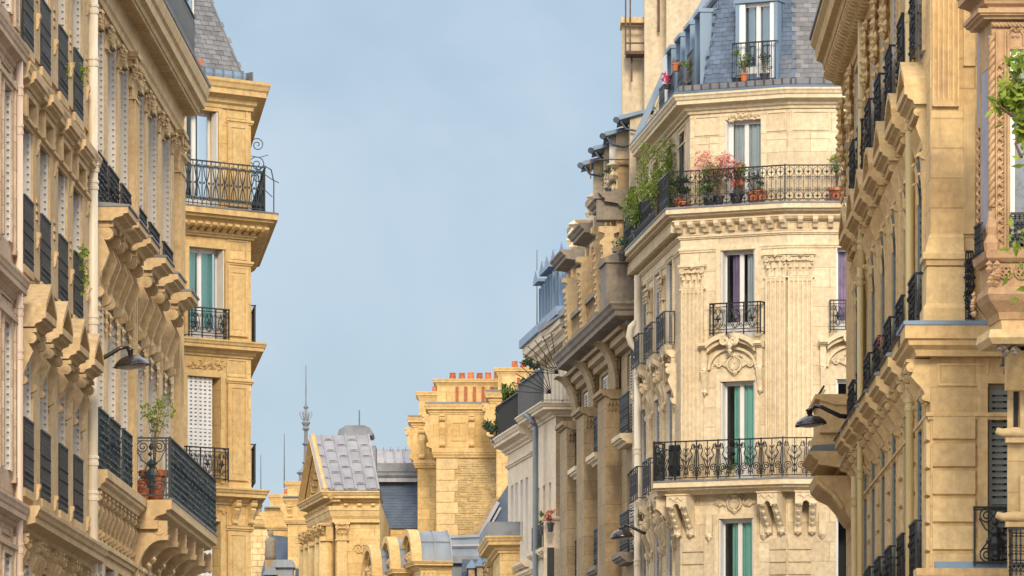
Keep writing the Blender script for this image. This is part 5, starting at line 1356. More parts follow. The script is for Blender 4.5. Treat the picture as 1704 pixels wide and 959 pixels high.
# masonry dormers with sooty cornices
for k, (x0, x1, z0_, z1_) in enumerate(((1002, 1036, zc_, 18.55), (969, 1000, zc_, 18.35), (940, 966, zc_, 18.2))):
    c = Gu((x0 + x1) / 2 + 12, 0); W = 2.3
    d_ = part('masonry_dormer', MB().box(-W / 2, W / 2, -.20, 3, 0, z1_ - z0_).box(-W / 2 + .35, -W / 2 + .75, -.30, -.2, 0, z1_ - z0_).box(W / 2 - .75, W / 2 - .35, -.30, -.2, 0, z1_ - z0_), 'ochre', G, GF.M(c, z0_, 0))
    h0 = z1_
    part('dormer_cornice', MB().prism(prof_y(cprof(0, .46, .75, -.05, 'crown')), -W / 2 - .35, W / 2 + .35, 'x').box(-W / 2 - .25, W / 2 + .25, -.35, 2, .46, .52), 'greystone', d_, GF.M(c, h0, 0))
    part('dormer_top', MB().box(-W / 2 + .1, W / 2 - .2, -.15, 2, .5, 1.25).box(-W / 2, W / 2 - .1, -.25, 2, 1.22, 1.34), 'tan', d_, GF.M(c, h0, 0))
    part('carved_urn', MB().octa((0, -.28, .60), .20, .14, .22).octa((.05, -.30, .95), .26, .16, .22).octa((0, -.25, 1.22), .30, .20, .14).octa((-.1, -.36, .8), .16, .12, .2), 'cream_plain', d_, GF.M(c + W / 2 - .25, h0, 0))
    part('pane', MB().box(-.35, .35, -.24, -.21, .4, 1.9), 'room', d_, GF.M(c, z0_, 0))
# little zinc canopies stepping up beside the mansard, part of the attic of G
for k, (x, y) in enumerate(((1068, 186), (1045, 213), (1025, 237), (1007, 262))):
    Z = 134.2 + k * 1.4; u = (ppt(x, Z)); z = EYE + (HY - y) / FPX * Z
    o = part('zinc_canopy', MB().prism([(-.62, -.22), (.35, .05), (.6, .12), (.6, .18), (-.60, -.10)], -.7, .7, 'y'), 'zinc', G, Matrix.Translation((u.x, u.y + .7, z)))
    part('canopy_gutter', MB().tube([(-.66, -.75, -.22), (-.38, .9, -.10)], .085, 8), 'slatedark', o, Matrix.Translation((u.x, u.y + .7, z)))
    part('gutter_bracket', MB().tube([(-.55, -.72, -.25), (-.40, -.72, -.45), (-.1, -.72, -.50), (.15, -.72, -.42)], .03, 5), 'slatedark', o, Matrix.Translation((u.x, u.y + .7, z)))
    part('attic_wall', MB().box(-.35, .7, -.6, .7, -1.9, -.05), 'plaster', o, Matrix.Translation((u.x + .05, u.y + .75, z)))
aw = ppt(1046, 136.2); zA = EYE + (HY - 282) / FPX * 136.2
part('attic_window', MB().box(-.5, .55, 0, .1, -.1, 1.2), 'white', G, Matrix.Translation((aw.x, aw.y, zA - .35)))
part('pane', MB().box(-.15, .1, -.02, 0, .1, 1.1).box(.2, .42, -.02, 0, .1, 1.1), 'room', G, Matrix.Translation((aw.x, aw.y, zA - .35)))
part('terrace_rail', MB().tube([(-1.0, 0, 0), (.6, 0, 0)], .02, 4).tube([(-1.0, 0, -.5), (-1, 0, 0)], .02, 4).tube([(.5, 0, -.5), (.5, 0, 0)], .02, 4), 'rust', G, Matrix.Translation((aw.x, aw.y - .8, zA + .15)))
plant('terrace_bush', 'dark green bush on the attic terrace beside the stepped zinc canopies', 'shrub', (aw.x - .52, aw.y - .5, zA - .75), .28, .62, nleaf=260, size=.07, mat='leafdark', pot=(.12, .2), potmat='potdark', seed=41, lumps=8)
part('attic_parapet', MB().box(-.75, .6, -.3, .3, -.62, 0).box(-.80, .65, -.36, .3, -.08, .02), 'greystone', G, Matrix.Translation((aw.x - .1, aw.y - .6, zA - .80)))

# ---- G2: white walled building with blue zinc dormers behind G
Z2 = 150.0
K = root('apartment_building', 'white building with a row of tall blue zinc dormers', 'building', (*ppt(935, Z2), 0))
KF = Face(ppt(903, 163), -vpdir(-60)); uk = KF.u(965)
zk = EYE + (HY - 535) / FPX * 156
wall(K, KF, 0, uk, 0, zk - .4, [(KF.u(x) - .35, KF.u(x) + .35, zk - 3.6, zk - 2.2) for x in (926, 936, 947)], 'whitewall')
core(K, [KF.pt(0, -.6), KF.pt(uk, -.6), KF.pt(uk, -8), KF.pt(0, -8)], 0, zk + 1, 'room')
part('cornice', sweep(MB(), [KF.pt(-.3), KF.pt(uk)], cprof(zk - .7, zk - .1, .6, 0, 'slab')), 'whitewall', K)
part('zinc_gutter', sweep(MB(), [KF.pt(-.4), KF.pt(uk)], cprof(zk - .1, zk + .15, .7, 0, 'flat')), 'zinc', K)
part('roof', MB().prism([(.3, 0), (1.3, 3.2), (5, 4.0), (5, 0)], 0, uk, 'x'), 'zinc', K, KF.M(0, zk, 0))
for i, (x, y0, y1) in enumerate(((911, 568, 452), (921.5, 560, 436), (930, 545, 427), (941, 540, 416), (955, 530, 404))):
    u = KF.u(x); zt3 = KF.z(y1, u); z0_ = zk - .3
    W = 1.05; Hh = zt3 - z0_
    o = part('dormer', MB().box(-W / 2, W / 2, -.05, 3, 0, Hh - .35).prism([(-W / 2 - .14, Hh - .38), (W / 2 + .14, Hh - .38), (W / 2 + .14, Hh - .28), (0, Hh + .02), (-W / 2 - .14, Hh - .28)], -.28, 3, 'y'), 'zinc', K, KF.M(u, z0_, .1))
    part('dormer_window', MB().box(-.32, .32, -.10, -.05, .5, Hh - .6), 'room', o, KF.M(u, z0_, .1))
    part('dormer_frame', MB().box(-.38, -.30, -.13, -.05, .3, Hh - .5).box(.30, .38, -.13, -.05, .3, Hh - .5).box(-.03, .03, -.12, -.05, .3, Hh - .5), 'zinc', o, KF.M(u, z0_, .1))
def rod(parent, px, y0, y1, Z, r=.03, name='lightning_rod'):
    p = ppt(px, Z); za, zb = EYE + (HY - y1) / FPX * Z, EYE + (HY - y0) / FPX * Z
    part(name, MB().tube([(p.x, p.y, za), (p.x, p.y, zb)], r, 5, None, r * .4), 'irongrey', parent)
rod(K, 893.5, 416, 640, 165, .03)

# ================================================================== F: the two pale buildings with roof terraces
FV = vpdir(-300)
pf1 = ppt(925, 150.0); F2 = Face(pf1 + FV * 4.9, -FV)
Fb = root('apartment_building', 'slim pale building with rooftop terrace and a plain brown end wall', 'building', (*pf1, 0))
zf = EYE + (HY - 676) / FPX * 150
fw = [(F2.u(x) - .22, F2.u(x) + .22) for x in (896, 905, 915)]
holes = [(a, b, z0_, z0_ + 1.9) for a, b in fw for z0_ in (zf - 4.0, zf - 7.1, zf - 10.2)]
wall(Fb, F2, 0, 4.9, 0, zf, holes, 'whitewall', reveal=.25)
for a, b in fw:
    for z0_ in (zf - 4.0, zf - 7.1, zf - 10.2):
        window(Fb, F2, a, b, z0_, z0_ + 1.9, depth=.15, kick=.2)
        if z0_ == zf - 4.0: rail(Fb, F2, a - .15, b + .15, z0_, .14, .75, 'guard', 'iron', name='window_guard'); sill(Fb, F2, a - .25, b + .25, z0_, .3, .22, 'whitewall')
ew0, ew1 = pf1, Vector((ppt(975, 150).x, 150))
EF = Face(ew0, ew1 - ew0); ueq = (ew1 - ew0).length
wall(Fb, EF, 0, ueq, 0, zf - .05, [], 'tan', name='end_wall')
zw_ = EYE + (HY - 866) / FPX * 150
part('lower_wall', MB().box(-.35, ueq, -.12, 0, 0, zw_ - .05).prism(prof_y(cprof(zw_ - .05, zw_ + .10, .2, 0, 'slab')), -.4, ueq, 'x'), 'whitewall', Fb, EF.M(0, 0, 0))
for z0_ in (zw_ - 1.0 - .3, zw_ - 3.2): part('wall_lantern', MB().box(-.10, .10, -.2, .0, 0, .9), 'iron', Fb, EF.M(-.15, z0_ - .4, .12))
part('overflow_pipe', MB().box(.55, 1.25, -.5, -.3, 0, .22), 'zinc', Fb, EF.M(0, zw_ - 3.4, 0))
core(Fb, [F2.pt(0, -.5), F2.pt(4.9, -.5), ew1 + Vector((0, .3)), ew1 + Vector((0, 9)), F2.pt(0, -9)], 0, zf - .1, 'room')
PFp = [F2.pt(0), pf1, ew1]
sl3 = part('balcony_slab', sweep(MB(), [F2.pt(-.2), pf1, pf1 + (ew1 - pf1) * .55], cprof(zf - .30, zf + .08, .52)), 'whitewall', Fb)
rt2 = rail_path(Fb, [F2.pt(0), pf1, pf1 + (ew1 - pf1) * .50], .42, zf + .08, 1.0, 'bars', 'irongrey')
part('railing_screen', MB().box(0, 5.2, .02, .03, .05, .95), 'blackcloth', rt2[0], Face(offs(PFp, .42)[0], -FV).M(0, zf + .08, 0))
zf3 = zf + .1
part('attic_wall', MB().prism([(*F2.pt(0, -.9),), (*F2.pt(4.5, -.9),), (*(ew1 + Vector((-.2, .7))),), (*(ew1 + Vector((0, 7))),), (*F2.pt(0, -8),)], zf3, zf3 + 2.7, 'z'), 'whitewall', Fb)
part('attic_cornice', sweep(MB(), [F2.pt(-2.5, -.9), F2.pt(4.6, -.9), ew1 + Vector((-.2, .7))], cprof(zf3 + 2.3, zf3 + 2.75, .35)), 'whitewall', Fb)
part('attic_gutter', sweep(MB(), [F2.pt(-2.5, -.9), F2.pt(4.6, -.9)], cprof(zf3 + 2.75, zf3 + 2.95, .40, 0, 'flat')), 'leaddark', Fb)
mb = MB()
for k in range(7): a = radians(100 + k * 13); mb.tube([(0, 0, 0), (1.15 * cos(a), -.3, 1.15 * sin(a))], .014, 4)
part('spike_fan', mb, 'iron', Fb, Matrix.Translation((*ppt(917, 149), EYE + (HY - 655) / FPX * 149)))
part('spike_fan', mb.mesh('sf'), 'iron', Fb, Matrix.Translation((*ppt(929, 149), EYE + (HY - 622) / FPX * 149)))
px_, Zp = 893, 152.5
part('drainpipe', MB().lathe([(.085, 0), (.085, zf - .4)], 8).tube([(0, 0, zf - .4), (-.1, -.1, zf - .2), (-.3, .2, zf - .05)], .08, 6), 'pipegrey', Fb, Matrix.Translation((ppt(px_ - 2, Zp).x, Zp - .35, 0)))
for k, (x, t, sd3, mt, lb) in enumerate(((904, .36, 51, 'leaf', 'upright green window plant in a black pot on the slim pale building'), (910, .30, 52, 'leafbright', 'light green window plant in the middle of the three black pots'), (916, .40, 53, 'flower', 'reddish window plant nearest the brown end wall, in a black pot'))):
    plant('window_plant', lb, 'plant', (*F2.pt(F2.u(x, .25), .25), zf - 4.0 + .35), .13, t, nleaf=110, size=.10, mat=mt, pot=(.11, .26), potmat='potdark', seed=sd3, lumps=6)
plant('flower_pot', 'tiny lilac flowers sticking out beside the grey drainpipe', 'plant', (ppt(885, 152).x, 151.6, EYE + (HY - 705) / FPX * 151.6), .12, .12, nleaf=40, size=.05, mat='mauve', seed=55, lumps=3)
bpy.data.objects[-1] if False else None
# F1
pf0 = F2.pt(-.05); F1 = Face(pf0 + FV * 5.6, -FV)
Fa = root('apartment_building', 'pale building with narrow windows and evergreen roof terrace, left of the grey drainpipe', 'building', (*pf0, 0))
zf1 = EYE + (HY - 712) / FPX * 155.2
fw = [(F1.u(x) - .30, F1.u(x) + .30) for x in (852.5, 860, 868.5, 877)]
rws = (zf1 - 3.9, zf1 - 6.6, zf1 - 9.3)
wall(Fa, F1, 0, 5.6, 0, zf1, [(a, b, z0_, z0_ + 2.5) if z0_ == rws[0] else (a, b, z0_, z0_ + 1.6) for a, b in fw for z0_ in rws], 'whitewall', reveal=.22)
for a, b in fw:
    for z0_ in rws: window(Fa, F1, a, b, z0_, z0_ + (2.5 if z0_ == rws[0] else 1.6), depth=.14, kick=.2, shutters='side')
    sill(Fa, F1, a - .2, b + .2, rws[0] - .02, .22, .18, 'whitewall')
core(Fa, [F1.pt(0, -.5), F1.pt(5.6, -.5), F1.pt(5.6, -9), F1.pt(0, -9)], 0, zf1 - .05, 'room')
part('side_wall', MB().box(0, .02, 0, 9, 0, zf1), 'whitewall', Fa, F1.M(0, 0, 0))
part('cornice', sweep(MB(), [F1.pt(-.3), F1.pt(5.6)], cprof(zf1 - .40, zf1 + .08, .5)), 'whitewall', Fa)
part('string_course', sweep(MB(), [F1.pt(0), F1.pt(5.6)], cprof(zf1 - .85, zf1 - .72, .10, 0, 'band')), 'whitewall', Fa)
part('string_course', sweep(MB(), [F1.pt(0), F1.pt(5.6)], cprof(rws[0] - .45, rws[0] - .30, .14, 0, 'band')), 'whitewall', Fa)
r1 = rail_path(Fa, [F1.pt(0), F1.pt(5.6)], .36, zf1 + .08, 1.0, 'bars', 'iron')
part('railing_screen', MB().box(0.2, 5.5, .02, .03, .05, .95), 'blackcloth', r1[0], F1.M(0, zf1 + .08, .36))
plant('terrace_bush', 'tall dark evergreen on the roof terrace beside the screened railing', 'shrub', (*F1.pt(1.2, .1), zf1 + .1), .55, 1.45, nleaf=1900, size=.13, mat='leaf', pot=(.2, .3), potmat='potdark', seed=61, lumps=24, sq=(.55, 1))
plant('terrace_bush', 'dark evergreen overhanging the far left end of the roof terrace', 'shrub', (*F1.pt(.1, .40), zf1 - .05), .50, .85, nleaf=1000, size=.12, mat='leafdark', pot=(.15, .2), potmat='potdark', seed=62, lumps=9, sq=(.7, 1))
plant('terrace_bush', 'small dark conifer at the high end of the terraces, before the chimneys', 'shrub', (*F1.pt(5.0, .0), zf1 + .35), .32, 1.55, nleaf=900, size=.08, mat='leafdark', pot=(.14, .25), potmat='potdark', seed=63, lumps=9)
# low wing with zinc balustrade under F1
lw = ppt(832, 158.0); lf = ppt(818, 164); LW = Face(lf, lw - lf)
Lb = root('low_building', 'low stone wing with a grey zinc parapet, at the foot of the pale buildings', 'building', (*lw, 0))
zl = EYE + (HY - 893) / FPX * 158
PLW = [lf, lw, lw + Vector((1.4, -.2))]
part('wall', sweep(MB(), PLW, [(-.3, 0), (0, 0), (0, zl), (-.3, zl)]), 'yellow', Lb)
part('cornice', sweep(MB(), PLW, cprof(zl - .5, zl, .45)), 'yellow_plain', Lb)
part('zinc_parapet', sweep(MB(), PLW, cprof(zl, zl + .42, .38, 0, 'flat')), 'leaddark', Lb)
capital(Lb, LW, .2, 1.1, zl - 1.3, zl - .5, .2, 'yellow_plain')
# ================================================================== CENTRE: roofs and chimneys closing the view
def at(px, py, Z): return Vector(((px - CX) / FPX * Z, Z, EYE + (HY - py) / FPX * Z))
def Zh(py, Z): return EYE + (HY - py) / FPX * Z
FR = lambda px, Z: Face(ppt(px, Z), (1, 0))
# ---- temple-fronted building with lead roof
P = root('stone_building', 'stone building with a triangular pediment, carved columns and a pale panelled lead roof', 'building', (*ppt(575, 182), 0))
PV = vpdir(-618); pn = ppt(560, 180.0); pfar = pn + PV * 6.2; pr = Vector((ppt(632, 180).x, 180.0))
PL = Face(pfar, -PV); PFc = Face(pn, (1, 0)); PP = [pfar, pn, pr]
z_c, z_e, z_k = Zh(819, 180), Zh(870, 180), Zh(892, 180)
part('wall', MB().prism([(*pfar,), (*pn,), (*pr,), (pr.x, 196), (pfar.x, 196)], 0, z_c - .3, 'z'), 'yellow', P)
part('cornice', sweep(MB(), PP, cprof(z_c - .45, z_c, .62)), 'yellow_plain', P)
part('architrave', sweep(MB(), PP, [(0, z_e + .0), (.16, z_e), (.16, z_e + .22), (.20, z_e + .24), (.20, z_e + .5), (.10, z_e + .52), (.10, z_c - .4), (0, z_c - .4)]), 'yellow_plain', P)
row(P, PFc, 'modillion', .1, 1.5, 3, z_c - .62, .0, modillion(.14, .2, .4), 'modP', 'yellow_plain')
row(P, PL, 'modillion', .2, 6.0, 12, z_c - .62, .0, modillion(.14, .2, .4), 'modP', 'yellow_plain')
part('console_band', sweep(MB(), PP, cprof(z_c - 1.02, z_c - .5, .30, 0, 'ovolo')), 'yellow_plain', P)
for u in (.3, 1.4, 2.7, 4.5, 5.7):
    part('column', MB().lathe([(.26, 0), (.26, z_k - .75), (.23, z_k)], 12), 'yellow_plain', P, PL.M(u, 0, .30), smooth=True)
    part('capital', cache('capP', lambda: mesh_capital(.56, .62, .42)), 'yellow_plain', P, PL.M(u - .28, z_e - .62, .1))
pilaster(P, PFc, .03, .36, 0, z_e - .6, .10, 'yellow_plain', 0)
capital(P, PFc, -.02, .42, z_e - .62, z_e, .16, 'yellow_plain')
for u in (2.0, 3.6): part('arched_window', MB().prism([(-.42, 0), (.42, 0), (.42, 3.3), (.3, 3.65), (0, 3.82), (-.3, 3.65), (-.42, 3.3)], -.02, .02, 'y'), 'room', P, PL.M(u, z_e - 4.9, .02))
relief(P, PFc, 1.05, z_e - .95, .8, .9, 'yellow_plain', 'shell')
# the roof: ridge runs away from the street, near slope faces us
za = Zh(727, 183.2); zb = z_c + .02
E0, E1 = Vector((*offs(PP, .55)[0], zb)), Vector((*offs(PP, .55)[1], zb)); A0 = (E0 + E1) / 2; A0.z = za
rl = 3.9
Xr = Vector((rl, 0, 0)); A1 = Vector((at(613, 727, A0.y).x, A0.y, za)); E1b = Vector((pr.x - .02, E1.y, zb)); E0b = Vector((pr.x - .02, E0.y, zb))
part('roof', MB().add([E1, E1b, A1, A0, E0, E0b], [(0, 1, 2, 3), (4, 3, 2, 5)]), 'lead', P)
part('gable_face', MB().add([Vector((*offs(PP, .05)[0], zb)), Vector((*offs(PP, .05)[1], zb)), A0 + Vector((.45, 0, -.4))], [(0, 1, 2)]), 'yellow_plain', P)
for a, b in ((E0, A0), (E1, A0)):
    d = b - a; n2 = Vector((0, -d.z, d.y)).normalized()
    part('raking_cornice', MB().tube([a + Vector((.10, 0, -.05)), b + Vector((.10, 0, -.05))], .16, 4).tube([a + Vector((.30, 0, -.22)), b + Vector((.30, 0, -.24))], .12, 4), 'yellow_plain', P)
for k in range(9):
    for a in (E1, E0):
        q = a.lerp(A0, .08 + .1 * k); part('modillion', cache('rm', lambda: MB().box(-.0, .35, -.10, .10, -.12, .08).mesh('modillion')), 'yellow_plain', P, Matrix.Translation(q + Vector((.30, 0, -.42))))
# lead sheets: 5 wide x 5 high on the near slope, with rolls between
nr = (E1b - E1).cross(A0 - E1).normalized(); 
if nr.y > 0: nr = -nr
nc, nrw = 5, 5
for i in range(nc):
    for j in range(nrw):
        def Q(s, t): 
            lo = E1.lerp(E1b, s); hi = A0.lerp(A1, s); return lo.lerp(hi, t)
        s0, s1, t0, t1 = i / nc, (i + 1) / nc, j / nrw, (j + 1) / nrw
        off_ = (.5 / nrw if i % 2 else 0); t0, t1 = t0 + off_, min(1, t1 + off_)
        if t1 - t0 < .05: continue
        c4 = [Q(s0 + .01, t0), Q(s1 - .01, t0), Q(s1 - .01, t1 - .004), Q(s0 + .01, t1 - .004)]
        part('roof_panel', MB().add([c + nr * h for h, cs in ((.02, c4), ) for c in cs] + [c4[0] + nr * .03, c4[1] + nr * .03], [(4, 5, 2, 3), (0, 1, 5, 4)]), 'lead', P)
        cc = Q((s0 + s1) / 2, t0 + .02); part('roof_clip', cache('clip', lambda: MB().octa((0, 0, 0), .14, .05, .035).mesh('roof_clip')), 'lead', P, Matrix.Translation(cc + nr * .045))
for i in range(nc + 1): part('roof_roll', MB().tube([E1.lerp(E1b, i / nc) + nr * .05, A0.lerp(A1, i / nc) + nr * .03], .04, 5), 'lead', P)
# domed lead cap behind the ridge
a = at(560, 727, 186); b = at(622, 727, 186); zc1 = Zh(712, 186); za_ = za; za = Zh(727, 186)
part('roof_lantern', MB().box(a.x + .35, b.x - .25, 185.6, 187.4, za - 1.5, za + .02).prism([(a.x + .05, za), (b.x - .05, za), (b.x, za + .08), (b.x - .12, za + .26), (b.x - .3, za + .36), (a.x + .35, za + .36), (a.x + .1, za + .2)], 185.4, 187.6, 'y').box(b.x - .6, b.x + .08, 185.55, 187.3, za - 1.2, za - .35), 'leaddark', P)
part('lightning_rod', MB().tube([(at(598, 0, 186).x, 186, zc1), (at(598, 0, 186).x, 186, Zh(683, 186))], .03, 4), 'irongrey', P)

# ---- slate roof between the pediment and the chimneys
Z = 196.0
R_ = root('roofed_building', 'steep blue slate roof with zinc ridge, between the lead roof and the yellow chimneys', 'building', (*ppt(660, Z), 0))
x0, x1 = at(616, 0, Z).x, at(700, 0, Z).x; zt1, zt2, zt3, zt4 = Zh(880, Z), Zh(796, Z), Zh(770, Z), Zh(745, Z)
part('wall', MB().box(x0, x1 + 4, Z, Z + 9, 0, zt1), 'yellow', R_)
part('roof', MB().prism([(Z - .1, zt1), (Z + .7, zt2), (Z + .7, zt3), (Z + 1.9, zt4), (Z + 9, zt4), (Z + 9, zt1)], x0, x1 + 3, 'x'), 'slatedark', R_)
tl = math.atan2(.8, zt2 - zt1)
slates(R_, Matrix.Translation((x0, Z - .1, zt1)) @ Matrix.Rotation(-tl, 4, 'X'), [(0, 0), (x1 - x0, 0), (x1 - x0, (zt2 - zt1) * 1.05), (0, (zt2 - zt1) * 1.05)], .24, .115, 'slatedark', joined=True)
part('zinc_band', MB().prism(prof_y(cprof(zt2 - .1, zt3, .30, 0, 'slab')), 0, x1 - x0 + 1, 'x'), 'leaddark', R_, Matrix.Translation((x0, Z + .6, 0)))
for i in range(22): part('lead_tab', cache('tab', lambda: MB().box(0, .10, -.02, 0, 0, .14).mesh('lead_tab')), 'lead', R_, Matrix.Translation((x0 + .09 * i * 1.0, Z + .28, zt2 - .12)))
mb = MB().prism([(Z + .55, zt3), (Z + .55, zt3 + .04), (Z + 1.88, zt4 + .05), (Z + 1.9, zt4)], 0, x1 - x0, 'x', Matrix.Translation((x0, 0, 0))); part('zinc_slope', mb, 'lead', R_)
for i in range(6): part('roof_roll', MB().tube([(x0 + .2 + i * .36, Z + .55, zt3 + .06), (x0 + .1 + i * .36, Z + 1.88, zt4 + .08)], .035, 4), 'lead', R_)
part('ridge_roll', MB().tube([(x0, Z + 1.9, zt4 + .03), (x1, Z + 1.9, zt4 + .03)], .07, 6), 'lead', R_)
for i in range(7): part('ridge_tab', cache('rtab', lambda: MB().box(0, .03, -.08, .08, 0, .13).mesh('ridge_tab')), 'leaddark', R_, Matrix.Translation((x0 + .15 + i * .28, Z + 1.85, zt4 + .03)))

# ---- the big yellow chimney stacks
S_ = root('roofed_building', 'tall yellow stone and brick chimney stacks with orange pots, rising from a slate roof', 'building', (*ppt(775, 190), 0))
def pots(o, xs, ytop, ybot, Z, r=.112):
    for x in xs:
        p = at(x, ybot, Z); h = Zh(ytop, Z) - p.z + random.uniform(-.02, .02)
        part('chimney_pot', MB().lathe([(r * 1.12, 0), (r * 1.08, h * .15), (r * .92, h * .86), (r * 1.0, h * .88), (r * 1.0, h), (r * .8, h), (r * .78, h * .8)], 10), 'chimpot', o, Matrix.Translation((p.x, p.y + .35, p.z - .03)), smooth=False)
def stack(par, Z, X, Y, dep=1.6, mat='yellow', brick=None, brows=None, bx=None, nm='chimney', cons=()):
    """X/Y in photo px. Y = [pots base, cap bottom, upper body bottom, ledge bottom, corbel bottom, moulding bottom, shaft bottom]"""
    (c0, c1), (u0, u1), (l0, l1), (b0, b1), (s0, s1) = X
    y = [Zh(v, Z) for v in Y]; xx = lambda v: at(v, 0, Z).x
    o = part(nm, MB().box(xx(s0), xx(s1), Z, Z + dep, y[6], y[5] + .02), mat, par)
    def boxr(a, b, lo, hi, k): return MB().add(*solid_prof(xx(a), xx(b), Z, Z + dep, lo, hi, k))
    part('chimney_cap', sweep(MB(), [Vector((xx(u0), Z + dep)), Vector((xx(u0), Z)), Vector((xx(u1), Z)), Vector((xx(u1), Z + dep))], cprof(y[1], y[0], xx(u0) - xx(c0), 0, 'crown')).box(xx(u0), xx(u1), Z, Z + dep, y[0] - .3, y[0] + .01), 'yellow_plain', o)
    part('upper_shaft', MB().box(xx(u0) + .01, xx(u1) - .01, Z + .01, Z + dep, y[2] - .02, y[1] + .05), mat, o)
    part('ledge', sweep(MB(), [Vector((xx(b0), Z + dep)), Vector((xx(b0), Z)), Vector((xx(b1), Z)), Vector((xx(b1), Z + dep))], cprof(y[3], y[2], xx(b0) - xx(l0), 0, 'crown')).box(xx(b0), xx(b1), Z, Z + dep, y[3], y[2] + .005), 'yellow_plain', o)
    part('ledge_flashing', MB().box(xx(l0) + .03, xx(l1) - .03, Z - .25, Z + .05, y[2], y[2] + .05), 'leaddark', o)
    part('corbelled_body', MB().box(xx(b0) + .002, xx(b1) - .002, Z + .002, Z + dep, y[4], y[3] + .01), mat, o)
    part('moulding', sweep(MB(), [Vector((xx(s0), Z + dep)), Vector((xx(s0), Z)), Vector((xx(s1), Z)), Vector((xx(s1), Z + dep))], cprof(y[5], y[4], .16, 0, 'slab')), 'yellow_plain', o)
    f = Face(Vector((xx(b0), Z)), (1, 0)); Hc = y[3] - y[4]
    for c in cons: part('console', cache(('sc', round(Hc, 2)), lambda: mesh_console(.20, Hc, .26)), 'yellow_plain', o, f.M(xx(c) - xx(b0) - .1, y[4], 0))
    fs = Face(Vector((xx(b0), Z + dep)), (0, -1)); part('console', cache(('scs', round(Hc, 2), dep), lambda: mesh_console(.5, Hc, .30)), 'yellow_plain', o, fs.M(dep - .55, y[4], 0))
    return o, f, y, xx
o, f, y, xx = stack(S_, 190, ((720, 828), (727, 828), (706, 832), (716, 829), (726, 829)), (631, 642, 672, 690, 746, 762, 905), cons=(736, 785, 826))
pots(o, (753, 768.5, 783.5, 798, 812, 827), 617.5, 631, 190)
for k, x in enumerate((760.5, 775, 789.5, 804, 818)): part('brick_strip', MB().box(-.055, .055, -.03, 0, 0, y[1] - y[2] - .12), 'redbrick', o, f.M(xx(x) - xx(716), y[2] + .08, .01))
for a, b in ((751, 776), (799, 822)): panel(S_, f, xx(a) - xx(716), xx(b) - xx(716), Zh(734, 190), Zh(702, 190), 'yellow_plain', .05, .03)
fb = Face(Vector((xx(726), 190)), (1, 0))
z0_ = y[6]; bw0, bw1 = xx(757) - xx(726), xx(829) - xx(726)
mb = MB(); rr2 = random.Random(5); j = 0; z = z0_
while z < y[5] - .09:
    x = bw0 + (.11 if j % 2 else 0) - .11 * ((j // 3) % 2)
    while x < bw1 - .02:
        e = rr2.uniform(.006, .035) if rr2.random() < .9 else -.01
        mb.box(x + .006, min(x + .205, bw1), -e, .01, z + .006, z + .078); x += .22
    z += .085; j += 1
part('bricks', mb, 'brick', S_, fb.M(0, 0, 0), kind='stuff')
z = y[5] - .02; k = 0
while z - .40 > z0_:      # stone quoins of the pier, long and short
    part('stone_block', MB().box(.004, (.66 if k % 2 else .78), -.045, .01, .006, .392), 'ochre_block', S_, fb.M(0, z - .40, 0)); z -= .40; k += 1
mats = M['ochre_block']
o, f, y, xx = stack(S_, 193.5, ((691, 726), (697, 730), (677, 727), (687, 728), (695, 730)), (652, 664, 694, 711, 766, 779, 905), cons=(702, 724))
pots(o, (724,), 640, 652, 193.5)
o, f, y, xx = stack(S_, 187.5, ((822, 884), (828, 886), (806, 890), (816, 890), (826, 890)), (612, 624, 652, 671, 728, 742, 905), cons=(832,))
pots(o, (856.5, 871), 598.5, 612, 187.5)
for x in (863,): part('brick_strip', MB().box(-.055, .055, -.03, 0, 0, .4), 'redbrick', o, f.M(xx(x) - xx(816), y[2] + .1, .01))
# slate roof the stacks rise from, with the sloping zinc ladder
Z = 186.0
a, b, c, d = at(770, 975, Z), at(838, 975, Z), at(838, 815, Z + 1), at(826, 822, Z + 1)
part('roof', MB().add([at(765, 985, 187.2), at(850, 985, 187.2), at(850, 800, 187.4), at(829, 832, 187.4)], [(0, 1, 2, 3)]), 'slatedark', S_)
part('roof_flashing', MB().tube([at(792, 903, 187.0), at(829, 836, 187.2)], .09, 4).tube([at(800, 905, 187.0), at(833, 845, 187.2)], .05, 4), 'lead', S_)
part('stone_coping', MB().tube([at(783, 905, 187.1), at(826, 830, 187.3)], .10, 4), 'tan', S_)

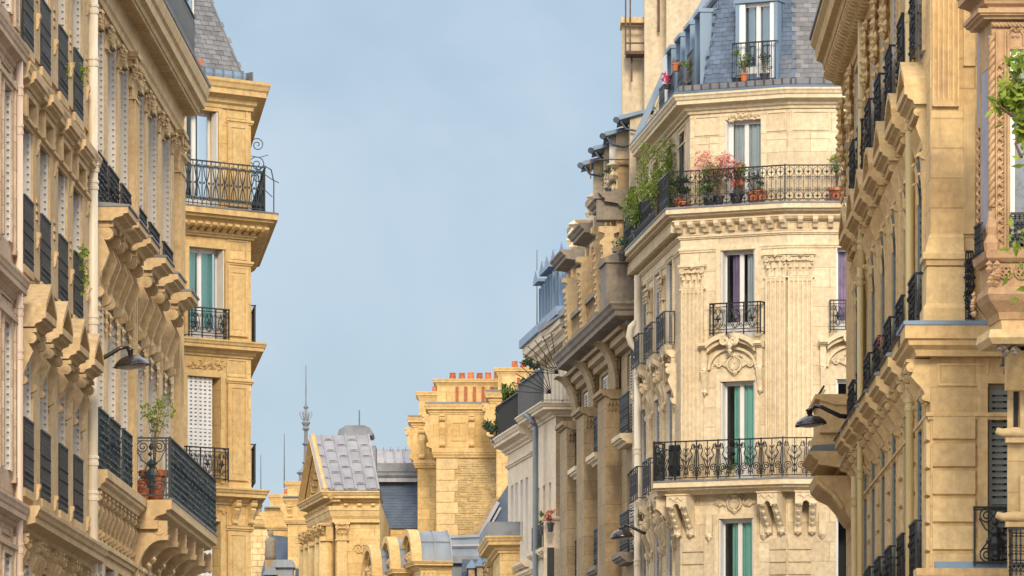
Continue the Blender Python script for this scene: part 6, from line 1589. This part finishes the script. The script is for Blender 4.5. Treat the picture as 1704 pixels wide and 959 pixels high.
# ---- arched dormers with barrel roofs, zinc flats
Dm = root('roofed_building', 'row of three arched stone dormers under curved zinc roofs, low in the centre', 'building', (*ppt(700, 182), 0))
def arched(px, py_top, py_base, px_front, px_end, Z, R, nm='dormer'):
    """barrel vaulted dormer whose front faces the street (left); built square, then turned with the street"""
    c = at(px_front, py_base, Z); xe = (at(px_end, py_base, Z).x - c.x); H = Zh(py_top, Z) - c.z; n = 12
    T = Matrix.Translation(c) @ Matrix.Rotation(radians(10.5), 4, 'Z')
    A = [(R * cos(pi * i / n), H * sin(pi * i / n)) for i in range(n + 1)]
    o = part(nm, MB().add([(.02, y, z) for y, z in A] + [(xe, y, z) for y, z in A], [(i, i + 1, n + 2 + i, n + 1 + i) for i in range(n)]), 'zincgrey', Dm, T, smooth=True)
    for k in range(3): part('standing_seam', MB().tube([(xe * (k * .5), y * 1.02, z * 1.02) for y, z in A], .025, 4), 'lead', o, T)
    part('standing_seam', MB().tube([(0, -R * .8, H * .63), (xe, -R * .8, H * .63)], .02, 4), 'lead', o, T)
    def archb(r0, r1, x0_, x1_): return MB().prism([(r0 * y, r0 * z) for y, z in A] + [(r1 * y, r1 * z) for y, z in A[::-1]], x0_, x1_, 'x')
    part('arch', archb(1.05, .86, -.30, .05), 'yellow_plain', o, T); part('arch', archb(.87, .74, -.16, .05), 'yellow_plain', o, T)
    part('dormer_window', MB().prism([(.76 * y, .76 * z) for y, z in A], 0, .1, 'x'), 'room', o, T)
    mb = MB(); rr = random.Random(int(px))
    for k in range(16): mb.octa((-.15, rr.uniform(-.65, .65) * R, rr.uniform(.0, .35)), .12, .13, .14)
    part('carving', mb, 'yellow_plain', o, T, kind='stuff')
    part('cornice', sweep(MB(), [Vector((0, R + .1)), Vector((0, -R * .98)), Vector((xe, -R * .98))], cprof(-.26, .02, .30)), 'yellow_plain', o, T)
    part('dormer_wall', MB().box(.01, xe, -R * .97, R, -2.5, -.02), 'yellow', o, T)
    mp_ = mesh_pilaster(.5, 1.9, .08, 3); part('pilaster', mp_, 'yellow_plain', o, T @ Matrix.Translation((.02, -R * .97, -2.2)))
arched(708, 884, 938, 690, 743, 176, 1.15)
arched(660, 896, 951, 655, 690, 177.6, 1.15)
arched(628, 909, 962, 625, 662, 178.7, 1.15)
Z = 180
part('flat_roof', MB().prism([(Z, Zh(925, Z)), (Z + .5, Zh(896, Z)), (Z + 5, Zh(896, Z)), (Z + 5, 0), (Z, 0)], at(738, 0, Z).x, at(797, 0, Z).x, 'x'), 'zincgrey', Dm)
part('roof_roll', MB().tube([at(738, 895, Z + .5), at(803, 893, Z + .5)], .08, 6), 'zincgrey', Dm); part('roof_roll', MB().tube([at(740, 909, Z + .1), at(800, 908, Z + .1)], .05, 6), 'lead', Dm)
part('zinc_band', MB().box(at(738, 0, Z).x, at(785, 0, Z).x, Z - .25, Z + .1, Zh(938, Z), Zh(926, Z)), 'leaddark', Dm)
# ---- small pointed dormers
Pd = root('roofed_building', 'dark roof with four little pointed dormers in faded red, beside the low wing', 'building', (*ppt(800, 174), 0))
Z = 174
part('roof', MB().prism([(Z + .7, 0), (Z + .7, Zh(950, Z)), (Z + 2, Zh(925, Z)), (Z + 6, Zh(925, Z)), (Z + 6, 0)], at(768, 0, Z).x, at(845, 0, Z).x, 'x'), 'slatedark', Pd)
for k, (x, y) in enumerate(((785, 933), (799, 930), (812, 923), (824, 921))):
    c = at(x, y, Z - .3 * k); o = part('dormer', MB().box(-.12, .12, 0, 1.4, -1.2, -.18).prism([(-.17, -.22), (.17, -.22), (.0, .02)], -.06, 1.4, 'y'), 'slate' , Pd, Matrix.Translation(c))
    part('dormer_front', MB().box(-.10, .10, -.03, 0, -1.1, -.2), 'terra', o, Matrix.Translation(c)); part('dormer_hood', MB().prism([(-.17, -.26), (.17, -.26), (.17, -.20), (0, .04), (-.17, -.20)], -.14, .0, 'y'), 'zinc', o, Matrix.Translation(c))
# ---- left cluster: chimneys, finial, statue
Lc = root('roofed_building', 'far yellow chimneys with a thin spire, just right of the sunlit corner building', 'building', (*ppt(470, 218), 0))
Z = 222
part('wall', MB().box(at(405, 0, Z).x, at(459, 0, Z).x, Z, Z + 3, 0, Zh(879, Z)), 'brick', Lc)
part('wall_coping', MB().prism(prof_y(cprof(Zh(879, Z), Zh(860, Z), .3, 0, 'ovolo')), at(400, 0, Z).x, at(460, 0, Z).x, 'x').box(at(405, 0, Z).x, at(459, 0, Z).x, 0, 3, Zh(880, Z), Zh(861, Z)), 'yellow_plain', Lc, Matrix.Translation((0, Z, 0)))
fq = Face(ppt(405, Z), (1, 0)); z = Zh(882, Z); k = 0
while z > Zh(965, Z):
    for q in range(5): part('stone_block', cache('qb', lambda: MB().box(.01, .37, -.03, 0, .01, .25).mesh('stone_block')), 'ochre_block', Lc, fq.M(.02 + q * .39 - (.18 if k % 2 else 0), z - .26, 0))
    z -= .26; k += 1
pots(Lc, (425.5, 434, 443, 452), 851, 861, Z, .10)
o, f, y, xx = stack(Lc, 216, ((446, 488), (449, 488), (439, 490), (443, 490), (447, 490)), (823, 832, 846, 852, 874, 882, 985)); pots(o, (476, 486), 812, 823, 216, .10)
o, f, y, xx = stack(Lc, 210, ((473, 512), (478, 515), (470, 512), (476, 514), (479, 515)), (801, 812, 828, 838, 862, 872, 985), cons=(482,)); pots(o, (506,), 790, 801, 210, .12)
part('chimney_shoulder', MB().box(at(503, 0, 211).x, at(528, 0, 211).x, 211, 213, 0, Zh(872, 211)), 'yellow', Lc)
part('roof', MB().add([at(430, 975, 214), at(530, 975, 214), at(530, 900, 216), at(450, 890, 216)], [(0, 1, 2, 3)]), 'slatedark', Lc)
c = at(509, 787, 214)
part('finial', MB().lathe([(.30, -.6), (.28, -.1), (.40, 0), (.34, .05), (.16, .2), (.10, .35), (.18, .42), (.10, .50), (.08, 1.1), (.17, 1.18), (.08, 1.26), (.07, 1.7), (.15, 1.80), (.10, 1.9), (.19, 2.05), (.07, 2.2), (.05, 2.6), (.11, 2.68), (.03, 2.8), (.018, 4.4)], 8), 'leaddark', Lc, Matrix.Translation(c))
mb = MB()
for k in range(6): a = k * pi / 3; mb.tube([(0, 0, 2.1), (.16 * cos(a), .16 * sin(a), 2.2), (.26 * cos(a), .26 * sin(a), 2.42), (.2 * cos(a), .2 * sin(a), 2.5)], .025, 4); mb.tube([(0, 0, 1.85), (.14 * cos(a), .14 * sin(a), 2.0)], .03, 4)
part('finial_leaves', mb, 'leaddark', Lc, Matrix.Translation(c)); part('finial_base', MB().lathe([(.75, -2.2), (.42, -.6), (.30, -.3)], 4), 'tan', Lc, Matrix.Translation(c))
rod(Lc, 434, 757, 855, 223); rod(Lc, 473, 722, 812, 217)
for k, (x0_, x1_, y) in enumerate(((437, 462, 944), (452, 492, 934))):
    a = at(x0_, y, 205 + k); b = at(x1_, y, 205 + k); part('zinc_dormer', MB().prism([(a.x, a.z - .3), (b.x, a.z - .3), (b.x - .1, a.z), (a.x + .15, a.z)], 205, 207, 'y').box(a.x + .1, b.x - .1, 205.2, 207, a.z - 2, a.z - .3), 'zincgrey', Lc)
for k, x in enumerate((497, 507, 516, 524)): a = at(x, 946 - 3 * k, 190); part('small_dormer', MB().prism([(-.13, -.9), (.13, -.9), (.13, -.25), (.05, 0), (-.1, 0), (-.13, -.25)], 0, 1.2, 'y'), 'slate', Lc, Matrix.Translation(a))
st_ = root('statue', 'dark weathered rooftop statue standing far off, left of the thin spire', 'statue', at(450, 930, 212))
c = at(450, 932, 212)
part('figure', MB().lathe([(.20, 0), (.24, .2), (.20, .55), (.23, .75), (.16, .88), (.06, .93), (.06, .96), (.10, 1.0), (.125, 1.08), (.10, 1.17), (.03, 1.2)], 10, sy=.7), 'greystone', st_, Matrix.Translation(c), smooth=True)
part('plinth', MB().box(-.22, .22, -.2, .2, -.5, 0), 'tan', st_, Matrix.Translation(c))
# ================================================================== R: right-hand golden building
RD = -vpdir(950); rc = ppt(1548, 70.0); rf = rc - RD * 21.4; RL = Face(rf, RD); uR = 21.4
RFd = Vector((1, .02)).normalized(); RF = Face(rc, RFd)
R = root('apartment_building', 'golden stone building on the right with carved hoods, cream downpipes and a rusticated corner', 'building', (*rc, 0))
def Ru(px, w=0): return RL.u(px, w)
RWc = [Ru(1535), Ru(1513), Ru(1492), Ru(1473.5), Ru(1457), Ru(1443.5), Ru(1430)]
rowsR = [(2.0, 4.3), (5.25, 8.0), (8.75, 11.35), (12.65, 14.9)]
hw_ = .58
holes = [(c - hw_, c + hw_, a, b) for c in RWc for a, b in rowsR]
wall(R, RL, 0, uR, 0, 15.3, holes, 'ochre_right')
RFw = (RF.u(1643), RF.u(1690), 5.35, 8.05)
wall(R, RF, 0, 2.6, 0, 20, [RFw, (RFw[0], RFw[1], 2, 4.3)], 'ochre_right', reveal=.30)
core(R, [RL.pt(0, -.98), RL.pt(uR - .8, -.98), RF.pt(2.6, -.98), RF.pt(2.6, -9) + Vector((6, 0)), RL.pt(0, -9)], 0, 15.2, 'room')
part('roof', MB().prism([(*RL.pt(0, -.6),), (*RL.pt(uR - .5, -.6),), (*RF.pt(6, -.9),), (*RL.pt(0, -12),)], 15.2, 17.0, 'z').prism([(*RL.pt(0, -1.6),), (*RL.pt(uR - 1, -1.6),), (*RF.pt(6, -1.5),), (*RL.pt(0, -12),)], 17.0, 22.5, 'z'), 'slatedark', R)
for i, c in enumerate(RWc):
    for k, (a, b) in enumerate(rowsR):
        window(R, RL, c - hw_, c + hw_, a, b, depth=.24, shutters='fold', shmat='shuttergrey' if k in (1, 2) else 'shutter')
        surround(R, RL, c - hw_, c + hw_, a, b, 'ochre_rplain', .11, .05)
    rail(R, RL, c - .70, c + .70, 8.78, .14, .86, 'leafy', 'iron', name='window_guard', seed=i % 3)
    rail(R, RL, c - .66, c + .66, 5.25, .13, 1.04, 'leafy', 'iron', name='window_guard', seed=i % 3)
    rail(R, RL, c - .62, c + .62, 12.68, .13, .95, 'leafy', 'iron', name='window_guard', seed=i % 3)
    sl_ = sill(R, RL, c - .92, c + .92, 8.76, .36, .34, 'ochre_rplain'); part('lead_flashing', MB().prism([(-.40, .0), (-.37, .05), (0, .10), (0, 0)], -.94, .94, 'x'), 'leaddark', sl_, RL.M(c, 8.75, 0))
    for s in (-1, 1): console(R, RL, c + s * .66, 7.86, .22, .56, .22, 'ochre_rplain')
    kd = 'tri' if i % 2 == 0 else 'seg'
    hood(R, RL, c - .84, c + .84, 11.90, .30, 'ochre_rplain', kd)
    for s in (-1, 1):
        console(R, RL, c + s * .68, 11.14, .13, .78, .17, 'ochre_rplain')
        part('acanthus', cache('aca', lambda: [m_ := MB(), [leaf_strip(m_, .0, .1, .07, .5, .08), leaf_strip(m_, .05, -.05, .05, .35, .07)]][0].mesh('acanthus')), 'ochre_rplain', R, RL.M(c + s * .55, 10.75, .03))
# piers between bays: stacked blocks with sunk joints on the lower floor, fluted strips above
for i in range(len(RWc)):
    c = (RWc[i] + RWc[i + 1]) / 2 if i < len(RWc) - 1 else RWc[-1] - 1.35
    for k in range(6): part('stone_block', cache('rb', lambda: MB().prism([(-.055, .03), (-.055, .35), (0, .375), (0, .005)], 0, .62, 'x').mesh('stone_block')), 'ochre_block', R, RL.M(c - .31, 5.15 + k * .405, 0))
    pilaster(R, RL, c - .26, c + .26, 9.1, 11.7, .05, 'ochre_rplain', 0); pilaster(R, RL, c - .24, c + .24, 12.6, 14.6, .05, 'ochre_rplain', 0)
    panel(R, RL, c - .30, c + .30, 7.62, 7.9, 'ochre_rplain')
cb = uR - .45
PRc = [RL.pt(0), rc, RF.pt(1.25)]
part('cornice', sweep(MB(), [RL.pt(uR - 1.2), rc, RF.pt(.95)], cprof(8.40, 8.80, .36, 0, 'slab')), 'ochre_rplain', R)
part('lead_flashing', sweep(MB(), [RL.pt(uR - 1.2), rc, RF.pt(.97)], [(0, 8.80), (.38, 8.80), (.38, 8.85), (0, 8.90)]), 'zinc', R)
part('cornice', sweep(MB(), [RL.pt(0), RL.pt(uR - 1.2)], cprof(8.38, 8.60, .18, 0, 'band')), 'ochre_rplain', R)
part('string_course', sweep(MB(), [RL.pt(0), rc, RF.pt(1.2)], cprof(7.56, 7.66, .06, 0, 'band')), 'ochre_rplain', R)
for k, u in enumerate((uR - .12, uR - .42)): console(R, RL, u, 7.80, .20, .58, .32, 'ochre_rplain')
panel(R, RF, .10, .78, 8.02, 8.32, 'ochre_rplain', .03, .02)
# rusticated corner: six big blocks facing us with returns
for k in range(7):
    z1 = Zh(690 + 46 * k - 2, 70.0); z0 = z1 - .36
    part('stone_block', cache('rcb', lambda: MB().prism([(0, 0), (-.05, .02), (-.05, .325), (0, .345)], .03, .60, 'x').mesh('stone_block')), 'ochre_block', R, RF.M(0, z0, 0))
    part('stone_block', cache('rcb2', lambda: MB().prism([(0, 0), (-.05, .02), (-.05, .325), (0, .345)], .0, .55, 'x').mesh('stone_block')), 'ochre_block', R, RL.M(uR - .60, z0, 0))
pilaster(R, RF, .66, .69, 5.0, 8.0, .03, 'ochre_rplain', 0)
surround(R, RF, *RFw, 'ochre_rplain', .10, .04)
fr = window(R, RF, *RFw, depth=.24)
part('shutter', mesh_louvre(.36, 2.6, .085), 'shuttergrey', fr, RF.M(RFw[0] + .03, RFw[2] + .03, -.10))
# the balcony corner rails
part('balcony_railing', mesh_rail(.62, .80, 'volute'), 'iron', R, RF.M(RF.u(1619, .2), Zh(944, 70), .22))
part('ledge', sweep(MB(), [RL.pt(uR - .4), rc, RF.pt(1.6)], cprof(Zh(975, 70), Zh(947, 70), .20, 0, 'slab')), 'ochre_rplain', R)
part('ledge_flashing', MB().prism([(-.18, 0), (-.12, .09), (0, .10), (0, 0)], 0, 1.4, 'x'), 'zinc', R, RF.M(.05, Zh(947, 70), 0))
part('balcony_railing', mesh_rail(.10, .96, 'leafy'), 'iron', R, RF.M(RF.u(1607, .1), 8.86, .10))
sc = MB(); 
for z0_, r0_ in ((.80, .07), (.12, .08)): sc.tube([(a, 0, c) for a, _, c in spiral(.10, z0_, r0_, 1.6, pi, -1, 14)], .012, 4)
part('railing_scroll', sc, 'iron', R, RF.M(RF.u(1607, .1), 8.86, .12))
# plain upper corner with plinth and fluted pilaster
pilaster(R, RF, .02, .38, 11.75, 20, .05, 'ochre_rplain', 5)
part('plinth', sweep(MB(), [RL.pt(uR - .6), rc, RF.pt(.55)], cprof(9.62, 9.80, .10, 0, 'band')), 'ochre_rplain', R)
part('plinth', sweep(MB(), [RL.pt(uR - .6), rc, RF.pt(.55)], [(0, 8.88), (.10, 8.88), (.10, 9.05), (.06, 9.12), (.05, 9.60), (0, 9.62)]), 'ochre_rplain', R)
part('plinth', sweep(MB(), [RL.pt(uR - .45), rc, RF.pt(.45)], [(0, 9.8), (.07, 9.8), (.03, 9.98), (.03, 10.0), (0, 10.05)]), 'ochre_rplain', R)
for z0_ in (10.05, 12.3, 14.2): box_part('corner_strip', R, RF, .44, .60, z0_, z0_ + 1.7, 0, .05, 'ochre_rplain')
# top cornice, modillions, carved brackets, pipes
tcp = [(0, 15.05), (.07, 15.05), (.09, 15.22), (.14, 15.26), (.16, 15.42), (.40, 15.50), (.42, 15.62), (.52, 15.66), (.55, 15.84), (.62, 15.94), (.62, 16.02), (0, 16.02)]
tcn = part('top_cornice', sweep(MB(), [RL.pt(0), RL.pt(uR - .3)], tcp), 'ochre_rplain', R)
part('gutter_edge', sweep(MB(), [RL.pt(0), RL.pt(uR - .3)], [(.5, 16.02), (.65, 16.02), (.65, 16.08), (.5, 16.08)]), 'leaddark', R)
row(R, RL, 'modillion', 0, 20, 56, 15.22, .10, modillion(.13, .22, .30), 'modR', 'ochre_rplain')
for px, zt5 in ((1408.5, 14.9), (1423, 15.05), (1450, 15.05), (1466, 15.05), (1482, 15.05)):
    u = max(Ru(px), .05) if px < 1410 else Ru(px)
    part('carved_bracket', cache('cbR', lambda: [m_ := MB(), [m_.octa((.25 + rx_ * .2, -.08 - .05 * ry_, .9 * rz_), .12, .08, .11) for rx_, ry_, rz_ in [(sin(q * 2.1), abs(cos(q * 1.3)), q / 13) for q in range(14)]]][0].mesh('carved_bracket')), 'ochre_rplain', R, RL.M(u, zt5 - .95, 0))
    part('carved_bracket', cache('cbR2', lambda: [m_ := MB(), [m_.octa((.25 + .07 * sin(q * 2), -.08 - .03 * cos(q * 3), -.12 * q), .12 - .01 * q, .08 - .007 * q, .09) for q in range(8)]][0].mesh('carved_bracket')), 'ochre_rplain', R, RL.M(u, zt5 - 1.0, 0))
for (px, w, z0, z1, r, bands) in ((1434, .12, 9.2, 15.3, .065, (13.9, 11.6)), (1514, .10, 0, 19, .062, (13.4, 8.9 - .9, 5.5, 11.9)), (1431.5, .16, 0, 11.2, .05, (11.0, 7.9)), (1422, .14, 0, 8.0, .055, (7.6, 5.4))):
    downpipe(R, RL, Ru(px, w), z0, z1, w, r, 'pipegold', bands)
# the far projecting loggia over its great corbel
u0 = Ru(1414.5); u1 = u0 + 1.6
lz = Zh
part('loggia_pier', MB().box(0, 2.4, -.58, 0, 8.95, 9.55).prism(prof_y(cprof(9.42, 9.60, .66, 0, 'slab')), -.05, 2.45, 'x'), 'ochre_rplain', R, RL.M(.2, 0, 0))
box_part('loggia_panel', R, RL, .3, 2.5, 8.72, 8.98, 0, .64, 'ochre_rplain')
part('loggia_slab', MB().prism(prof_y(cprof(8.20, 8.62, .78, 0, 'crown')), 0, 2.7, 'x'), 'ochre_rplain', R, RL.M(.1, 0, 0)); part('lead_flashing', MB().prism([(-.78, 8.62), (-.70, 8.72), (0, 8.76), (0, 8.62)], 0, 2.7, 'x'), 'leaddark', R, RL.M(.1, 0, 0))
part('loggia_corbel', MB().prism([(0, 7.45), (-.05, 7.47), (-.12, 7.56), (-.20, 7.70), (-.34, 7.86), (-.54, 7.96), (-.64, 8.06), (-.66, 8.22), (0, 8.22)], 0, 2.3, 'x').tube([(2.31, -.60 + .0, 8.10), (2.33, -.52, 8.02), (2.33, -.36, 7.9), (2.33, -.2, 7.66)], .05, 6), 'ochre_rplain', R, RL.M(.3, 0, 0))
part('terrace_rail', MB().tube([(0, 0, 0), (0, -.0, .16), (2.2, 0, .16)], .012, 4).tube([(2.2, 0, .16), (2.25, -.1, 0)], .02, 4), 'iron', R, RL.M(.2, 9.6, .50) )
part('cable', MB().tube([(1.3, -.42, 8.75), (1.5, -.40, 8.5), (2.3, -.25, 8.35), (3.5, -.22, 8.5)], .02, 5), 'pipe', R, RL.M(.6, 0, 0), smooth=True)
trailing('window_plant', 'small dried reddish plant on the third black window guard of the right-hand building', RL, 1469, 560, 590, .12, 26, 71, mat='flower', size=.05, spread=.05)
street_lamp('dark street lamp reaching left from the right-hand building, above its corbelled loggia', RL, 1347, 702, .80, 1414, 692, .27, w_wall=.14, du=.1)

# ================================================================== S: russet oriel building at the right edge
SZ = 66.0; S2 = root('oriel_building', 'russet carved stone oriel window on its deep brackets at the right edge', 'building', (*ppt(1700, SZ), 0))
sw0 = ppt(1676, 67.3); SF = Face(sw0, (1, 0))
wall(S2, SF, 0, 4, 0, 21, [], 'ochre_right')
core(S2, [Vector((sw0.x + .02, 67.4)), Vector((sw0.x + 12, 67.4)), Vector((sw0.x + 12, 70)), Vector((sw0.x + .95, 70))], 0, 23, 'ochre_right', 'side_wall')
def oz(py): return Zh(py, SZ)
q0, q1, q2 = ppt(1629, 67.0), ppt(1650, SZ), ppt(1790, SZ)
qb = Vector((q0.x + .05, 67.35)); PO = [q0, q1, q2]; OC = Face(q0, q1 - q0); OF = Face(q1, (1, 0)); lc = (q1 - q0).length
rw = (OF.u(1681), OF.u(1760), oz(412), oz(82))
wall(S2, OF, 0, 1.0, oz(425), oz(20), [rw], 'terra', reveal=.12, name='oriel_wall')
wall(S2, OC, 0, lc, oz(425), oz(20), [(lc * .22, lc * .70, oz(372), oz(108))], 'terra', reveal=.12, name='oriel_wall')
part('inner_wall', MB().prism([(*q0,), (q1.x, q1.y + .14), (q2.x, q2.y + .14), (q2.x, 67.3), (q0.x, 67.3)], oz(415), oz(25), 'z'), 'greyc', S2)
window(S2, OF, *rw, depth=.06, room=False, kick=.02); window(S2, OC, lc * .22, lc * .70, oz(372), oz(108), depth=.05, room=False, kick=.02)
part('oriel_cornice', sweep(MB(), PO, cprof(oz(20), oz(-40), .34, 0, 'crown')), 'terra', S2); part('oriel_cornice', sweep(MB(), PO, cprof(oz(34), oz(18), .20, 0, 'slab')), 'terra', S2)
def rope(pts_len, r, turns):
    mb = MB(); n = int(turns * 6)
    for s in (0, pi): mb.tube([(r * .55 * cos(2 * pi * turns * i / n + s), r * .55 * sin(2 * pi * turns * i / n + s), pts_len * i / n) for i in range(n + 1)], r * .62, 6)
    return mb
part('twisted_column', rope(oz(60) - oz(345), .042, 11), 'terra', S2, OF.M(0, oz(345), .02), smooth=True)
part('column_base', MB().lathe([(.09, 0), (.10, .1), (.06, .2), (.08, .3), (.05, .42), (.06, .5)], 8), 'terra', S2, OF.M(0, oz(418), .01))
part('rope_moulding', rope(1.0, .035, 10), 'terra', S2, OF.M(0, oz(42), .03) @ Matrix.Rotation(radians(90), 4, 'Y'), smooth=True)
def tracery(n, p):
    mb = MB()
    for i in range(n):
        z = i * p; mb.tube([(-.045, 0, z), (-.02, -.03, z + p * .5), (.045, -.01, z + p * .9)], .018, 5); mb.tube([(.045, 0, z), (.02, -.03, z + p * .4), (-.045, -.01, z + p * .8)], .018, 5); mb.octa((0, -.03, z + p * .55), .025, .02, .035)
        mb.octa((.035, -.02, z + p * .25), .022, .02, .025); mb.octa((-.035, -.02, z + p * .7), .022, .02, .025)
    return mb
part('carved_band', tracery(20, .115), 'terra', S2, OF.M(OF.u(1663.5), oz(405), .0))
for x in (1656.5, 1671, 1676): box_part('moulding_strip', S2, OF, OF.u(x), OF.u(x) + .016, oz(415), oz(52), 0, .035, 'terra')
part('carved_band', tracery(14, .115), 'terra', S2, OC.M(.06, oz(405), .0)); 
part('carved_band', tracery(4, .10), 'terra', S2, OF.M(OF.u(1678), oz(47), .0) @ Matrix.Rotation(radians(90), 4, 'Y'))
for k in range(2): part('blind_arch', MB().tube([(-.10, 0, -.08), (-.10, -.01, .06), (-.05, -.01, .13), (0, -.01, .15), (.05, -.01, .13), (.10, -.01, .06), (.10, 0, -.08)], .018, 5).octa((-.03, -.01, .04), .03, .02, .03).octa((.03, -.01, .04), .03, .02, .03), 'terra', S2, OF.M(OF.u(1690) + k * .22, oz(66), .0))
part('balcony_railing', mesh_rail(.62, .42, 'dense'), 'iron', S2, OF.M(OF.u(1681), oz(410), .06)); part('balcony_railing', mesh_rail(lc * .5, .42, 'dense'), 'iron', S2, OC.M(lc * .2, oz(420), .08))
# stepped base
part('oriel_base', sweep(MB(), PO, [(-.35, oz(436)), (.02, oz(436)), (.07, oz(430)), (.09, oz(418)), (-.35, oz(414))]), 'terra', S2)
part('oriel_base', sweep(MB(), PO, [(-.35, oz(478)), (-.02, oz(478)), (-.02, oz(436)), (-.35, oz(436))]), 'terra', S2)
for k in range(4):
    for q in range(4): a = q * pi / 2; part('quatrefoil', cache(('qf', q), lambda: MB().tube([(.035 * cos(a) + .032 * cos(t * pi / 4), -.02, .035 * sin(a) + .032 * sin(t * pi / 4)) for t in range(9)], .012, 4).mesh('quatrefoil')), 'terra', S2, OF.M(OF.u(1674) + k * .20, oz(453), -.01))
    part('quatrefoil_ring', cache('qfr', lambda: MB().tube([(.085 * cos(t * pi / 6), -.015, .085 * sin(t * pi / 6)) for t in range(13)], .014, 4).mesh('quatrefoil_ring')), 'terra', S2, OF.M(OF.u(1674) + k * .20, oz(453), -.01))
mb = MB(); rr3 = random.Random(9)
for k in range(16): mb.octa((rr3.uniform(-.07, .07), rr3.uniform(-.09, -.02), rr3.uniform(-.16, .14)), .05, .04, .05)
part('carved_beast', mb, 'terra', S2, OF.M(.02, oz(455), .0)); part('carved_beast', mb.mesh('cb'), 'terra', S2, OC.M(.05, oz(492), .0))
part('oriel_base', sweep(MB(), PO, [(-.5, oz(530)), (-.12, oz(530)), (-.10, oz(518)), (.02, oz(500)), (.06, oz(490)), (.04, oz(478)), (-.5, oz(478))]), 'terra', S2)
part('oriel_base', sweep(MB(), PO, [(-.6, oz(548)), (-.16, oz(548)), (-.14, oz(530)), (-.6, oz(530))]), 'ochre_rplain', S2)
part('oriel_base', sweep(MB(), PO, [(-.7, oz(572)), (-.02, oz(572)), (.04, oz(562)), (.02, oz(548)), (-.7, oz(540))]), 'ochre_rplain', S2)
mb = MB()
for k in range(60): mb.octa((rr3.uniform(0, 1.0), rr3.uniform(-.06, .06), rr3.uniform(-.09, .06)), .045, .05, .045)
part('carved_leaf_band', mb, 'greystone', S2, OF.M(.10, oz(577), -.14))
part('oriel_base', MB().prism([(.0, oz(640)), (-.12, oz(640)), (-.55, oz(590)), (-.62, oz(580)), (0, oz(572))], .25, 1.6, 'x'), 'ochre_rplain', S2, OF.M(.0, 0, -.9))
for k, (py, s) in enumerate(((604, 1), (618, .8))): box_part('bracket_ledge', S2, SF, -.10 + .05 * k, 1.2, Zh(py + 6, 67.3), Zh(py - 4, 67.3), 0, .30 - .1 * k, 'greystone')
mb = MB()
for k in range(40): mb.octa((rr3.uniform(0, .7), rr3.uniform(-.2, 0), rr3.uniform(-.10, .06)), .05, .05, .05)
part('carved_leaf_band', mb, 'terra', S2, SF.M(.08, Zh(627, 67.3), 0))
for py in (722, 862):
    part('stone_hook', MB().tube([(.25, -.10, 0), (.0, -.14, .01), (-.12, -.14, .0), (-.20, -.12, .03)], .075, 7, None, .045), 'ochre_rplain', S2, SF.M(.05, Zh(py, 67.3), 0), smooth=True)
    box_part('hood_moulding', S2, SF, -.03, .22, Zh(py + 16, 67.3), Zh(py + 4, 67.3), 0, .14, 'ochre_rplain'); box_part('hood_moulding', S2, SF, .16, .22, Zh(py + 4, 67.3), Zh(py - 70, 67.3), 0, .10, 'ochre_rplain')
box_part('window_recess', S2, SF, .08, .14, Zh(712, 67.3), Zh(652, 67.3), 0, .02, 'room')
part('balcony_railing', mesh_rail(.5, .62, 'dense'), 'iron', S2, SF.M(SF.u(1684, .3), Zh(960, 67.3), .3)); part('balcony_railing', mesh_rail(.3, .62, 'dense'), 'iron', S2, Matrix(((0, 1, 0, SF.pt(SF.u(1684, .3)).x), (-1, 0, 0, 67.3), (0, 0, 1, Zh(960, 67.3)), (0, 0, 0, 1))))
# ---- tree at the right edge: trunk outside the frame, one leafy limb reaching in
tl = at(1760, 160, 60.5); tb = Vector((tl.x + .3, tl.y, 0))
Tt = root('street_tree', 'leafy tree branch with bright green leaves in front of the oriel window', 'tree', tb)
part('trunk', MB().tube([tb, tb + Vector((.05, 0, 3)), tb + Vector((-.05, 0, 6)), tb + Vector((.1, .05, 8.5)), Vector((tl.x + .5, tl.y, tl.z + 2.2))], .14, 9, None, .05).tube([tb + Vector((-.02, 0, 6.4)), at(1745, 230, 60.5), at(1712, 205, 60.4), at(1680, 190, 60.3), at(1664, 176, 60.2)], .05, 6, None, .010).tube([at(1712, 205, 60.4), at(1690, 240, 60.4), at(1700, 262, 60.3)], .02, 5).tube([at(1712, 205, 60.4), at(1690, 150, 60.4), at(1688, 110, 60.3)], .02, 5).tube([tb + Vector((0, 0, 7.4)), tb + Vector((1.4, .3, 9.6)), tb + Vector((1.9, .3, 11))], .06, 6, None, .02).tube([tb + Vector((0, 0, 7.8)), tb + Vector((.2, -.9, 9.4)), tb + Vector((.3, -1.2, 10.6))], .05, 6, None, .02), 'stem', Tt)
ctr = [(1701, 106, .14), (1711, 125, .17), (1699, 150, .12), (1677, 158, .10), (1689, 165, .15), (1709, 170, .18), (1703, 195, .17), (1713, 215, .14), (1669, 172, .07), (1731, 150, .25), (1739, 200, .25), (1734, 110, .22), (1712, 228, .12)]
CT = [(at(x, y, 60.4), r) for x, y, r in ctr] + [(tb + Vector((1.2 * cos(k), 1.1 * sin(k) - .2, 9.5 + 1.3 * sin(k * 2.3))), .5) for k in range(14) if cos(k) > -.2]
def pf(q):
    c, r = q.choice(CT[13:]) if q.random() < .85 else q.choice(CT[:13]); return c + Vector([max(-1.6, min(1.6, q.gauss(0, .6))) * r for _ in range(3)])
part('crown', leaves(4200, pf, .13, 77), 'leafbright', Tt)
